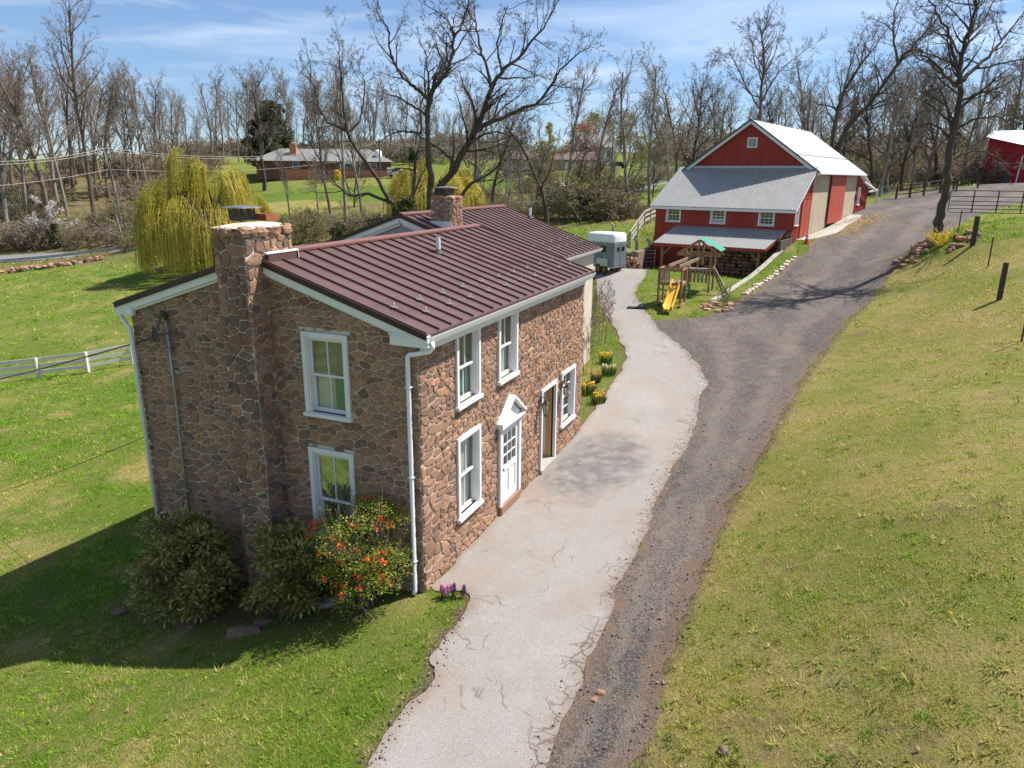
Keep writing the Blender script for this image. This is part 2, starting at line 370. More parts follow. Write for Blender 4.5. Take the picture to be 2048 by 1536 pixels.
DRIVE_R = [(1040, 1700), (1090, 1536), (1128, 1430), (1182, 1330), (1216, 1235), (1236, 1185), (1255, 1150), (1276, 1100), (1300, 1050), (1312, 1010), (1340, 950), (1385, 870), (1402, 800), (1413, 770), (1400, 735), (1372, 702), (1338, 672), (1306, 645), (1288, 615), (1272, 592), (1276, 570), (1292, 550), (1306, 528)]
GRAV_L = [(1010, 1720), (1055, 1560), (1110, 1430), (1165, 1310), (1205, 1220), (1240, 1140), (1285, 1040), (1320, 950), (1365, 870), (1385, 800), (1385, 750), (1350, 700), (1290, 648), (1345, 639), (1405, 636), (1432, 626), (1480, 602), (1512, 580), (1560, 545), (1592, 518), (1616, 498), (1648, 470), (1690, 440), (1722, 417, 75), (1765, 404, 84)]
GRAV_R = [(1262, 1720), (1275, 1560), (1290, 1440), (1330, 1330), (1366, 1235), (1405, 1140), (1442, 1045), (1485, 970), (1530, 900), (1560, 845), (1600, 770), (1650, 700), (1690, 650), (1720, 622), (1742, 598), (1760, 575), (1780, 548), (1795, 530), (1812, 508), (1832, 488), (1850, 470, 44), (1868, 458, 43.5), (1880, 452, 43), (1895, 436, 46), (1915, 420, 58)]
LANE_L = [(1700, 430, 68), (1765, 404, 84), (1840, 393, 87), (1900, 385, 89), (1960, 376, 92), (2010, 370, 94), (2100, 360, 98), (2250, 350, 104)]
LANE_R = [(1868, 458, 43.5), (1900, 438, 46), (1940, 425, 54), (1990, 412, 60), (2060, 398, 66), (2130, 390, 70), (2230, 380, 76), (2400, 370, 84)]
def ribbon(name, L, R, mat, dz, step=.2, nx=16, jag=.1, seed=1, label=None, sharp=(), **props):
    A, B = P2(L), P2(R); k = len(A); m = [max(2, int(max(np.hypot(*(A[i+1]-A[i])), np.hypot(*(B[i+1]-B[i])))/step)) for i in range(k-1)]
    def rs(P):
        Q = []
        for i in range(k-1):
            a = P[max(i-1, 0)]; b = P[i]; c = P[i+1]; d = P[min(i+2, k-1)]
            for t in np.arange(m[i])/m[i]: Q.append(b+(c-b)*t if (i in sharp) else .5*((2*b)+(c-a)*t+(2*a-5*b+4*c-d)*t*t+(3*b-a-3*c+d)*t**3))
        Q.append(P[-1]); return np.array(Q)
    A, B = rs(A), rs(B); n = len(A); d = B-A; w = np.linalg.norm(d, axis=1, keepdims=True); d = d/(w+1e-9)
    j1 = (vnoise(A[:, 0], A[:, 1], .8, seed, 6)-.5)*2.4*jag; j2 = (vnoise(B[:, 0], B[:, 1], .8, seed+1, 6)-.5)*2.4*jag; A = A+d*j1[:, None]; B = B+d*j2[:, None]
    f = np.linspace(0, 1, nx+1); V = A[:, None, :]*(1-f)[None, :, None]+B[:, None, :]*f[None, :, None]; V = V.reshape(-1, 2); Z = hts(V[:, 0], V[:, 1])+dz
    ed = np.minimum(np.tile(f, n)*np.repeat(w.ravel(), nx+1), np.tile(1-f, n)*np.repeat(w.ravel(), nx+1))
    F = np.array([(i*(nx+1)+j, i*(nx+1)+j+1, (i+1)*(nx+1)+j+1, (i+1)*(nx+1)+j) for i in range(n-1) for j in range(nx)])
    o = npmesh(name, np.column_stack([V, Z]), F, mat, smooth=True, **props)
    a = o.data.attributes.new('edge', 'FLOAT', 'POINT'); a.data.foreach_set('value', ed.astype(np.float32))
    a = o.data.attributes.new('across', 'FLOAT', 'POINT'); a.data.foreach_set('value', np.tile(f, n).astype(np.float32))
    return o, np.concatenate([A, B[::-1]])
def inpoly(x, y, poly):
    c = np.zeros(len(x), bool); n = len(poly)
    for i in range(n):
        x1, y1 = poly[i]; x2, y2 = poly[i-1]
        if y1 == y2: continue
        c ^= ((y1 > y) != (y2 > y)) & (x < (x2-x1)*(y-y1)/(y2-y1)+x1)
    return c
# -- old asphalt
def m_asphalt():
    k = NT('worn pale asphalt'); p = k.pos(); n1 = k.noise(p, .35, 6, .65); n2 = k.noise(p, 2.2, 6, .7); fine = k.noise(p, 55, 3, .8); sp = k.vor(p, 48)
    c = k.mix(k.ramp(n1, [(.3, 0.), (.7, 1.)]), (.33, .312, .292), (.27, .253, .234)); c = k.mix(k.math('MULTIPLY', k.ramp(n2, [(.45, 0.), (.7, 1.)]), .5), c, (.37, .34, .32))
    c = k.mix(k.ramp(fine, [(.36, .75), (.58, 0.)]), c, (.15, .135, .122)); c = k.mix(k.ramp(sp, [(.14, .75), (.26, 0.)]), c, (.58, .55, .52))
    # brown wash along the edges and silt blown in by the wall
    e = k.attr('edge'); ne = k.math('ADD', e, k.math('MULTIPLY', k.math('SUBTRACT', n2, .5), .9)); c = k.mix(k.ramp(ne, [(.0, .55), (.30, .0)]), c, (.20, .135, .095))
    silt = k.noise(k.mapping(p, (.5, 1.2, 1)), .55, 5, .6); c = k.mix(k.math('MULTIPLY', k.ramp(silt, [(.47, 0.), (.66, 1.)]), .5), c, (.27, .195, .15))
    # cracks: two sizes of crazing, the fine one only near the broken edge
    w = k.n('ShaderNodeVectorMath', _operation='ADD'); k.l(p, w.inputs[0]); nv = k.n('ShaderNodeTexNoise', Scale=1.1, Detail=4); k.l(p, nv.inputs['Vector'])
    sc = k.n('ShaderNodeVectorMath', _operation='SCALE'); sc.inputs['Scale'].default_value = .8; k.l(nv.outputs['Color'], sc.inputs[0]); k.l(sc.outputs[0], w.inputs[1]); wv = w.outputs[0]
    def meander(sc_, wdt, thr, seed):
        nz = k.noise(k.mapping(wv, (1, 1, 1), (0, 0, seed)), sc_, 3, .55, .6); return k.math('MULTIPLY', k.ramp(k.math('ABSOLUTE', k.math('SUBTRACT', nz, .5)), [(0, 1.), (wdt, 0.)]), k.ramp(k.noise(p, .55+seed*.1, 3), [(thr, 0.), (thr+.05, 1.)]))
    bigm = k.math('MULTIPLY', meander(.32, .0050, .50, .4), .6)
    sm = k.vor(wv, 2.3, 'DISTANCE_TO_EDGE'); smm = k.math('MULTIPLY', k.ramp(sm, [(.010, .8), (.040, 0.)]), k.math('MULTIPLY', k.ramp(k.math('ADD', k.math('MULTIPLY', e, .45), k.math('MULTIPLY', n1, .7)), [(.42, 1.), (.60, 0.)]), k.ramp(k.attr('across'), [(.55, 0.), (.75, 1.)])))
    mdm = k.math('MULTIPLY', meander(.8, .006, .56, 1.3), .4)
    cr = k.math('MAXIMUM', k.math('MAXIMUM', bigm, smm), mdm); c = k.mix(cr, c, (.12, .088, .07))
    # dark bituminous patch in front of the doorway
    q = k.sep(p); dx = k.math('SUBTRACT', q[0], 7.6); dy = k.math('SUBTRACT', q[1], -1.35); dd = k.math('ADD', k.math('MULTIPLY', k.math('MULTIPLY', dx, dx), .11), k.math('MULTIPLY', k.math('MULTIPLY', dy, dy), .42))
    pm = k.ramp(k.math('ADD', dd, k.math('MULTIPLY', k.math('SUBTRACT', k.noise(p, 1.3, 5, .6), .5), 1.6)), [(.30, .75), (1.05, 0.)]); pm = k.math('MULTIPLY', pm, k.ramp(k.noise(p, 2.4, 5, .7), [(.36, .25), (.56, 1.)])); c = k.mix(pm, c, (.115, .105, .105))
    dx = k.math('SUBTRACT', q[0], 8.3); dy = k.math('SUBTRACT', q[1], -3.9); dd = k.math('ADD', k.math('MULTIPLY', k.math('MULTIPLY', dx, dx), 9.), k.math('MULTIPLY', k.math('MULTIPLY', dy, dy), 1.0)); c = k.mix(k.ramp(k.math('ADD', dd, k.math('MULTIPLY', n2, .7)), [(.5, .6), (.95, 0.)]), c, (.24, .15, .105))
    k.color(c).rough(.93).spec(.2); h = k.math('SUBTRACT', k.math('ADD', k.math('MULTIPLY', fine, .7), k.math('MULTIPLY', n2, .4)), k.math('MULTIPLY', cr, 1.6)); k.bump(h, .45, .02); return k.m
def m_gravel():
    k = NT('dark gravel'); p = k.pos(); n1 = k.noise(p, .28, 6, .6); n2 = k.noise(p, 1.6, 6, .7); fine = k.noise(p, 38, 4, .85); sp = k.vor(p, 30, 'F1', 'Color'); sv = k.sep(sp)[0]; tr = k.noise(k.mapping(p, (.22, .8, 1), (0, 0, RAD(14))), .8, 4, .5)
    c = k.mix(k.ramp(n1, [(.35, 0.), (.65, 1.)]), (.086, .076, .071), (.118, .105, .098)); c = k.mix(k.math('MULTIPLY', k.ramp(tr, [(.46, 0.), (.62, 1.)]), .55), c, (.19, .155, .135)); c = k.mix(k.math('MULTIPLY', k.ramp(n2, [(.50, 0.), (.66, 1.)]), .6), c, (.225, .140, .095))
    c = k.mix(k.ramp(sv, [(.55, 0.), (.95, .55)]), c, (.25, .225, .205)); c = k.mix(k.ramp(sv, [(.05, .7), (.3, 0.)]), c, (.045, .04, .042)); c = k.mix(k.ramp(fine, [(.35, .45), (.55, 0.)]), c, (.05, .045, .045))
    e = k.attr('edge'); ac = k.attr('across'); wob = k.math('MULTIPLY', k.math('SUBTRACT', k.noise(p, .5, 3), .5), .22)
    for q in (.36, .74):
        c = k.mix(k.math('MULTIPLY', k.ramp(k.math('ABSOLUTE', k.math('SUBTRACT', k.math('ADD', ac, wob), q)), [(.03, .5), (.10, 0.)]), k.ramp(n2, [(.3, .2), (.6, 1.)])), c, (.22, .175, .145))
    c = k.mix(k.ramp(k.math('ADD', e, k.math('MULTIPLY', k.math('SUBTRACT', n2, .5), 1.6)), [(.02, .8), (.42, 0.)]), c, (.19, .125, .085))
    k.color(c).rough(.95).spec(.15); k.bump(k.math('ADD', fine, k.math('MULTIPLY', k.vor(p, 30), .6)), .8, .03); return k.m
def m_ground():
    k = NT('meadow ground'); p = k.pos(); dry, scr, dirt = k.attr('dry'), k.attr('scrub'), k.attr('dirt')
    nL = k.noise(p, .05, 5, .6); nM = k.noise(p, .35, 6, .65); nS = k.noise(p, 2.6, 6, .7); nF = k.noise(k.mapping(p, (1, 1, .4)), 18, 4, .8)
    g = k.mix(k.ramp(nM, [(.32, 0.), (.68, 1.)]), (.085, .145, .016), (.125, .19, .025)); g = k.mix(k.ramp(nL, [(.35, 0.), (.65, .6)]), g, (.15, .175, .03)); g = k.mix(k.math('MULTIPLY', k.ramp(nS, [(.42, 0.), (.66, 1.)]), .5), g, (.05, .09, .012))
    d = k.mix(k.ramp(nS, [(.35, 0.), (.65, 1.)]), (.26, .225, .065), (.34, .26, .115)); d = k.mix(k.ramp(nM, [(.42, 0.), (.62, .75)]), d, (.16, .19, .03)); d = k.mix(k.math('MULTIPLY', k.ramp(k.noise(p, 1.1, 5, .7), [(.58, 0.), (.72, 1.)]), .6), d, (.27, .20, .12))
    c = k.mix(k.ramp(k.math('ADD', dry, k.math('MULTIPLY', k.math('SUBTRACT', nS, .5), .9)), [(.3, 0.), (.7, 1.)]), g, d)
    s = k.mix(k.ramp(k.noise(p, .4, 6, .7), [(.35, 0.), (.65, 1.)]), (.20, .135, .075), (.155, .135, .05)); s = k.mix(k.ramp(k.noise(p, .12, 3), [(.5, 0.), (.65, .7)]), s, (.10, .13, .03)); c = k.mix(k.ramp(k.math('ADD', scr, k.math('MULTIPLY', k.math('SUBTRACT', nM, .5), .8)), [(.3, 0.), (.65, 1.)]), c, s)
    c = k.mix(k.ramp(k.math('ADD', dirt, k.math('MULTIPLY', k.math('SUBTRACT', nS, .5), 1.1)), [(.35, 0.), (.75, 1.)]), c, k.mix(nF, (.19, .125, .08), (.12, .085, .06)))
    c = k.mix(k.ramp(nF, [(.34, .5), (.55, 0.)]), c, (.035, .045, .012)); c = k.mix(k.ramp(nF, [(.55, 0.), (.75, .35)]), c, (.27, .26, .09))
    k.color(c).rough(.95).spec(.1); k.bump(k.math('ADD', nF, k.math('MULTIPLY', nS, .8)), 1.0, .06); return k.m
ASPH, GRAV, MEAD = m_asphalt(), m_gravel(), m_ground()
drive, drive_poly = ribbon('driveway', DRIVE_L, DRIVE_R, ASPH, .030, .10, 30, .17, 3, sharp=(9, 10, 11), kind='structure')
gravel, grav_poly = ribbon('gravel_drive', GRAV_L, GRAV_R, GRAV, .016, .14, 30, .34, 7, kind='structure')
lane, lane_poly = ribbon('gravel_lane', LANE_L, LANE_R, GRAV, .010, .5, 22, .4, 9, kind='structure')
def m_tar():
    k = NT('road tarmac'); p = k.pos(); n = k.noise(p, .3, 5, .6); k.color(k.mix(n, (.15, .155, .17), (.20, .205, .22))).rough(.9).spec(.2).bump(k.noise(p, 30, 3), .3, .01); return k.m
TAR = m_tar()
ROADC = [(-260, 532, 101), (-100, 520, 103), (0, 513, 104.5), (150, 500, 106), (260, 489, 105), (430, 470, 101), (560, 457, 98.5), (700, 447, 97), (850, 432, 98), (1000, 413, 104), (1150, 394, 112), (1280, 377, 122), (1420, 352, 148), (1560, 330, 190)]
def band(name, C, w, mat, dz, step=1.0, nx=6, **pr):
    Cc = resample(P2(C), step); t = np.gradient(Cc, axis=0); t /= np.linalg.norm(t, axis=1, keepdims=True); nn = np.stack([-t[:, 1], t[:, 0]], 1); f = np.linspace(-.5, .5, nx+1)
    V = (Cc[:, None, :]+nn[:, None, :]*f[None, :, None]*w).reshape(-1, 2); Z = hts(V[:, 0], V[:, 1])+dz; n = len(Cc)
    F = np.array([(i*(nx+1)+j, i*(nx+1)+j+1, (i+1)*(nx+1)+j+1, (i+1)*(nx+1)+j) for i in range(n-1) for j in range(nx)]); return npmesh(name, np.column_stack([V, Z]), F, mat, smooth=True, **pr)
band('country_road', ROADC, 5.6, TAR, .06, 1.0, 8, kind='structure')
PALE = plain('pale drive concrete', (.55, .50, .42), (.45, .41, .34), 1, .9)
band('farm_track', [(1032, 352, 165), (1080, 357, 155), (1130, 368, 138), (1165, 380, 124), (1185, 388, 117)], 3.2, PALE, .07, 1, 4, kind='structure')
band('far_driveway', [(1195, 327, 186), (1250, 326, 190), (1330, 328, 190), (1400, 330, 188)], 4.5, PALE, .08, 1, 4, kind='structure')
# -- one sheet of ground, fine near the viewer and coarse far off
rr = np.concatenate([np.linspace(.5, 12, 60), 12*(3400/12)**(np.arange(1, 330)/329.0)]); aa = np.concatenate([np.linspace(-60, 60, 420)+math.degrees(YAW), np.linspace(60, 300, 60)[1:-1]+math.degrees(YAW)]); aa = np.radians(aa)
X = CAM[0]+rr[:, None]*np.cos(aa)[None]; Y = CAM[1]+rr[:, None]*np.sin(aa)[None]; xs, ys = X.ravel(), Y.ravel(); zs = hts(xs, ys)
rad = np.hypot(xs-CAM[0], ys-CAM[1]); und = np.clip((rad-60)/100, 0, 1); zs = zs+und*(vnoise(xs+9999, ys+9999, 26, 5, 3)-.5)*1.0
zs += np.clip((rad-330)/500, 0, 1)*(vnoise(xs+9e4, ys+9e4, 420, 8, 3)-.42)*22
near = np.clip(1-rad/70, 0, 1); zs -= 0.0
nr, na = len(rr), len(aa); F = np.array([(i*na+j, (i+1)*na+j, (i+1)*na+(j+1) % na, i*na+(j+1) % na) for i in range(nr-1) for j in range(na)])
def disc(specs, soft=.5):
    out = np.zeros(len(xs))
    for u, v, D, R in specs:
        p = at(u, v, D); d = np.hypot(xs-p[0], ys-p[1]); out = np.maximum(out, np.clip((R-d)/(R*soft)+.5, 0, 1))
    return out
bxt, bxs = bl(xs, ys)
# the hill on the road side is thin dry turf, the left lawn lush
hillside = np.clip((-ys-3.0-.18*np.maximum(xs, 0)*.6)/2.5, 0, 1)*(xs < 52)
gr_edge = P2(GRAV_R[1:20]); 
def pl(x, y, P):
    m = np.full(len(x), 1e9)
    for a, b in zip(P[:-1], P[1:]):
        ab = b-a; t = np.clip(((x-a[0])*ab[0]+(y-a[1])*ab[1])/(ab@ab), 0, 1); m = np.minimum(m, np.hypot(x-a[0]-ab[0]*t, y-a[1]-ab[1]*t))
    return m
def dryness(x, y):
    e = P2(GRAV_R[1:]); side = np.zeros(len(x))
    right = (y < np.interp(x, e[np.argsort(e[:, 0]), 0], e[np.argsort(e[:, 0]), 1]))
    d = np.where(right & (x < 62), .76+.4*(vnoise(x+40, y+60, 3.5, 44, 4)-.35), 0.0); d = np.where(right & (np.hypot(x-46, y+20) < 14), .30, d); d = np.where(right & (x > 22) & (y < -15.5-.02*x), .38, d)
    lawn = .20+.35*(vnoise(x+500, y+500, 5, 21, 4)-.4)+.75*np.maximum(0, vnoise(x+800, y+300, 1.5, 51, 4)-.56)*2; pts = np.array([[-1.5, 11.5], [2, 17], [-4, 14], [6, 14], [-6, 1.5]])
    for q in pts: lawn = np.maximum(lawn, .62*np.clip(1.4-np.hypot(x-q[0], (y-q[1])*1.2)/2.6, 0, 1)*vnoise(x+90, y+90, 1.6, 3, 3)*1.6)
    return np.where(right, d, lawn)*(np.hypot(x-CAM[0], y-CAM[1]) < 130)+.12
dry = dryness(xs, ys)
allp = [drive_poly, grav_poly]
def edge_d(x, y): return np.minimum(np.minimum(pl(x, y, P2(DRIVE_L[1:9])), pl(x, y, P2(GRAV_R[1:]))), np.minimum(pl(x, y, P2(DRIVE_L[12:20])), pl(x, y, P2(GRAV_L[12:22]))))
dirt = np.zeros(len(xs)); nm = rad < 75; dirt[nm] = np.clip(.75-edge_d(xs[nm], ys[nm])/.55, 0, .75)
yard_d = np.clip(1-np.abs(bxs-5)/6, 0, 1)*(bxt > -4.2)*(bxt < .5); dirt = np.maximum(dirt, yard_d*.9)
bed = np.clip(1-np.hypot((xs+.7)/1.25, (ys-3.4)/4.0), 0, 1)*1.6; dirt = np.maximum(dirt, np.clip(bed, 0, .62))
bed2 = np.clip(1-np.abs(pl(xs, ys, P2(DRIVE_L[13:17]))-.55)/.5, 0, 1)*(rad < 45)*.62; dirt = np.maximum(dirt, bed2)
bare = np.clip((vnoise(xs+33, ys+71, 1.7, 91, 4)-.64)*6, 0, .46)*(rad < 60); dirt = np.maximum(dirt, bare*np.where(dry > .6, 1.0, .7))
dry = np.where(rad > 150, np.maximum(dry, .34+.5*(vnoise(xs+5e3, ys+5e3, 40, 61, 3)-.4)), dry)
scrub = disc([(-60, 440, 128, 26), (30, 440, 126, 22), (110, 440, 124, 20), (180, 440, 122, 18), (250, 450, 118, 16), (310, 460, 114, 13), (0, 400, 160, 30), (90, 400, 155, 26), (180, 380, 170, 22), (300, 492, 100, 8), (230, 505, 97, 7), (150, 512, 97.5, 5), (60, 522, 96, 5), (-40, 530, 95, 6), (350, 500, 96, 8),
              (700, 420, 108, 9), (800, 410, 112, 14), (900, 395, 118, 12), (1080, 400, 100, 10), (700, 470, 88, 14), (620, 465, 90, 10), (780, 460, 86, 12), (560, 470, 90, 8), (900, 420, 92, 14), (980, 430, 86, 13), (1060, 430, 82, 12), (1130, 430, 78, 9), (1190, 425, 82, 9), (1000, 400, 105, 12), (1750, 380, 98, 10), (1850, 380, 100, 10), (1950, 375, 105, 10), (1235, 452, 72, 4), (1280, 452, 72, 4)])
strawf = disc([(700, 420, 112, 7), (640, 405, 122, 6), (560, 400, 124, 7), (250, 338, 195, 26)]); dry = np.maximum(dry, strawf*1.0)
g_o = npmesh('ground', np.column_stack([xs, ys, zs]), F, MEAD, smooth=True, kind='structure')
for nm_, arr in (('dry', dry), ('scrub', scrub), ('dirt', dirt)):
    a = g_o.data.attributes.new(nm_, 'FLOAT', 'POINT'); a.data.foreach_set('value', arr.astype(np.float32))

# ================================================================== STONE FARMHOUSE
house = thing('stone_farmhouse', 'two storey brown fieldstone farmhouse with dark brown standing seam roof and tall outside chimney', 'house', (0, 0, 0))
HW, HL, EZ, RZ_, RY = 7.23, 10.05, 5.24, 6.465, 3.62
G = lambda a, b, c: (-c, a, b)            # gable wall: along y, up, out towards -x
Lw = lambda a, b, c: (a, -c, b)           # long wall: along x, up, out towards -y
def clip(poly, nx, ny, d):                # keep nx*x+ny*y <= d
    out = []; n = len(poly)
    for i in range(n):
        p = poly[i]; q = poly[(i+1) % n]; a = nx*p[0]+ny*p[1]-d; b = nx*q[0]+ny*q[1]-d
        if a <= 0: out.append(p)
        if (a < 0 < b) or (b < 0 < a):
            t = a/(a-b); out.append((p[0]+(q[0]-p[0])*t, p[1]+(q[1]-p[1])*t))
    return out
def rubble(mb, outline, openings, M, seed, h=.23, w=.34, depth=.05, gap=.03, mi=0, pal=None, coursed=1.0, elong=1.5, drop=.13, quoin=False):
    g = random.Random(seed); xs = [p[0] for p in outline]; ys = [p[1] for p in outline]
    x0, x1, y0, y1 = min(xs), max(xs), min(ys), max(ys); S = []
    b = y0
    while b < y1+h:
        hh = h*g.choice((.55, .75, .9, 1.0, 1.15, 1.4, 1.75)); a = x0-g.uniform(0, w)
        while a < x1+w:
            ww = w*g.choice((.4, .6, .8, 1., 1.1, 1.4, 1.9)); ww *= 1.8 if (quoin and a < x0+.45) else 1.0
            if g.random() > drop: S.append((a+ww/2+g.uniform(-.12, .12)*w, b+hh/2+g.uniform(-.5, .5)*hh*.9/coursed))
            a += ww
        b += hh
    S = np.array(S); E = []
    n = len(outline); ar = sum(outline[i][0]*outline[(i+1) % n][1]-outline[(i+1) % n][0]*outline[i][1] for i in range(n))
    for i in range(n):
        p = outline[i]; q = outline[(i+1) % n]; ex, ey = q[0]-p[0], q[1]-p[1]; l = math.hypot(ex, ey); s = 1 if ar > 0 else -1
        nx, ny = s*ey/l, -s*ex/l; E.append((nx, ny, nx*p[0]+ny*p[1]))
    for i, (sx, sy) in enumerate(S):
        if any(nx*sx+ny*sy > d+w*.9 for nx, ny, d in E): continue
        poly = [(sx-1, sy-.7), (sx+1, sy-.7), (sx+1, sy+.7), (sx-1, sy+.7)]
        dx = (S[:, 0]-sx)/elong; dy = S[:, 1]-sy; order = np.argsort(dx*dx+dy*dy)[1:22]
        gg = gap*g.uniform(.6, 1.25)
        for j in order:
            nx, ny = (S[j, 0]-sx)/elong**2, S[j, 1]-sy; l = math.hypot(nx, ny)
            if l < 1e-6: continue
            nx /= l; ny /= l; mx, my = (S[j, 0]+sx)/2, (S[j, 1]+sy)/2
            poly = clip(poly, nx, ny, nx*mx+ny*my-gg/2)
            if len(poly) < 3: break
        if len(poly) < 3: continue
        for nx, ny, d in E: poly = clip(poly, nx, ny, d-.004)
        for o in openings:
            if len(poly) < 3: break
            if max(p[0] for p in poly) > o[0] and min(p[0] for p in poly) < o[2] and max(p[1] for p in poly) > o[1] and min(p[1] for p in poly) < o[3]:
                c = [(o[0]-sx, (1, 0, o[0])), (sx-o[2], (-1, 0, -o[2])), (o[1]-sy, (0, 1, o[1])), (sy-o[3], (0, -1, -o[3]))]
                poly = clip(poly, *max(c)[1])
        if len(poly) < 3: continue
        A = sum(poly[k][0]*poly[(k+1) % len(poly)][1]-poly[(k+1) % len(poly)][0]*poly[k][1] for k in range(len(poly)))/2
        if A < .004: continue
        for _ in range(2):
            pp = []
            for k in range(len(poly)):
                p = poly[k]; q = poly[(k+1) % len(poly)]; e = .13 if _ == 0 else .25
                pp += [(p[0]+(q[0]-p[0])*e, p[1]+(q[1]-p[1])*e), (q[0]+(p[0]-q[0])*e, q[1]+(p[1]-q[1])*e)]
            poly = pp
        m = len(poly); cx = sum(p[0] for p in poly)/m; cy = sum(p[1] for p in poly)/m
        dep = depth*g.uniform(.6, 1.35); tx, ty = g.uniform(-.07, .07), g.uniform(-.07, .07); vs = []
        for sc, z, jit in ((1, -.006, .0), (.975, dep*.6, .015), (.86, dep*.98, .04), (.45, dep*1.06, .06)):
            for (px, py) in poly:
                s2 = sc*(1+g.uniform(-jit, jit)); x = cx+(px-cx)*s2; y = cy+(py-cy)*s2
                vs.append(M(x, y, z+((x-cx)*tx+(y-cy)*ty if z > 0 else 0)+g.uniform(-1, 1)*dep*.12*(z > 0)))
        fs = [(r*m+k, r*m+(k+1) % m, (r+1)*m+(k+1) % m, (r+1)*m+k) for r in range(3) for k in range(m)]+[tuple(3*m+k for k in range(m))]
        mb.add(vs, fs, mi, g.random() if pal is None else g.choice(pal))
def face(mb, a0, a1, b0, top, openings, M, mi=0, knots=(), back=.30):
    """wall face with real openings; top(a) is the upper edge, openings (a0,b0,a1,b1) get reveals"""
    xs = sorted(set([a0, a1]+[o[0] for o in openings]+[o[2] for o in openings]+list(knots)))
    for x, y in zip(xs, xs[1:]):
        b = b0
        for o in sorted([o for o in openings if o[0] <= x+1e-6 and o[2] >= y-1e-6], key=lambda o: o[1]):
            mb.add([M(x, b, 0), M(y, b, 0), M(y, o[1], 0), M(x, o[1], 0)], [(0, 1, 2, 3)], mi); b = o[3]
        mb.add([M(x, b, 0), M(y, b, 0), M(y, top(y), 0), M(x, top(x), 0)], [(0, 1, 2, 3)], mi)
    for o in openings:
        for p, q in (((o[0], o[1]), (o[0], o[3])), ((o[2], o[1]), (o[2], o[3])), ((o[0], o[3]), (o[2], o[3])), ((o[0], o[1]), (o[2], o[1]))):
            mb.add([M(*p, 0), M(*q, 0), M(*q, -back), M(*p, -back)], [(0, 1, 2, 3)], mi)

g_open = [(1.60, .42, 2.54, 2.55), (1.60, 3.40, 2.52, 4.96)]
l_open = [(1.50, .86, 2.46, 2.60), (1.50, 3.40, 2.46, 4.90), (3.59, 3.40, 4.56, 4.90), (8.10, .86, 9.20, 2.40), (3.66, .06, 4.76, 2.12), (6.45, .08, 7.48, 2.33)]
gtop = lambda a: (RZ_-.05)-abs(a-RY)*.3137
mb = MB(); face(mb, 0, HW, -1.8, gtop, g_open, G, 1, (RY,))
rubble(mb, [(0, -1.8), (HW, -1.8), (HW, gtop(HW)-.01), (RY, gtop(RY)-.01), (0, gtop(0)-.01)], g_open, G, 5, .125, .20, .024, .022, 0, elong=1.65, drop=.22)
gw = mb.build('gable_wall', [STONE, MORTAR], house, smooth=False, label='shaded stone gable wall')
mb = MB(); face(mb, 0, HL, -.6, lambda a: EZ-.06, l_open, Lw, 1)
rubble(mb, [(0, -.6), (HL, -.6), (HL, EZ-.07), (0, EZ-.07)], l_open, Lw, 8, .115, .21, .024, .026, 0, elong=1.8, drop=.22, quoin=True)
mb.build('front_wall', [STONE, MORTAR], house, label='sunlit stone front wall')
mb = MB(); mb.add([(HL, 0, -.6), (HL, HW, -.6), (HL, HW, 5.2), (HL, RY, 6.4), (HL, 0, 5.2)], [(0, 1, 2, 3, 4)], 1)
mb.add([(0, HW, -2), (HL, HW, -2.4), (HL, HW, 5.2), (0, HW, 5.2)], [(0, 1, 2, 3)], 1)
rubble(mb, [(0, -1.8), (HL, -1.8), (HL, 5.15), (0, 5.15)], [], lambda a, b, c: (a, HW+c, b), 12, .21, .33, .05, .03, 0)
mb.build('rear_wall', [STONE, MORTAR], house)
mb = MB(); mb.box((.35, .35, 2.72), (HL-.3, HW-.3, 2.9)); mb.box((5.3, .35, .1), (5.4, HW-.3, 5.2)); mb.build('inner_floor', DARK, house)

# main roof: tray panels, seams, trims
RX0, RX1 = -.165, 9.97
SL = .3137; RE = -.285
def roof_pt(x, y, dz=0.0): return (x, y, RZ_-abs(y-RY)*SL+dz)
mb = MB()
for s in (0, 1):
    ye = RE if s == 0 else 2*RY-RE
    a, b, c, d = roof_pt(RX0, ye), roof_pt(RX1, ye), roof_pt(RX1, RY), roof_pt(RX0, RY)
    e = [(p[0], p[1], p[2]-.06) for p in (a, b, c, d)]
    mb.add([a, b, c, d]+e, [(0, 1, 2, 3), (4, 5, 6, 7), (0, 1, 5, 4), (1, 2, 6, 5), (3, 0, 4, 7)], 0)
    k = 0; x = RX0+.03
    while x < RX1+.01:
        dx = random.Random(k).uniform(-.004, .004)
        mb.beam(roof_pt(x+dx, ye+(.02 if s == 0 else -.02), .022), roof_pt(x+dx, RY, .022), .024, .046, 0); x += .4812; k += 1
mb.build('roof', [ROOF, ROOF_EDGE], house)
roof_obj = [c for c in house.children if c.name.startswith('roof')][0]
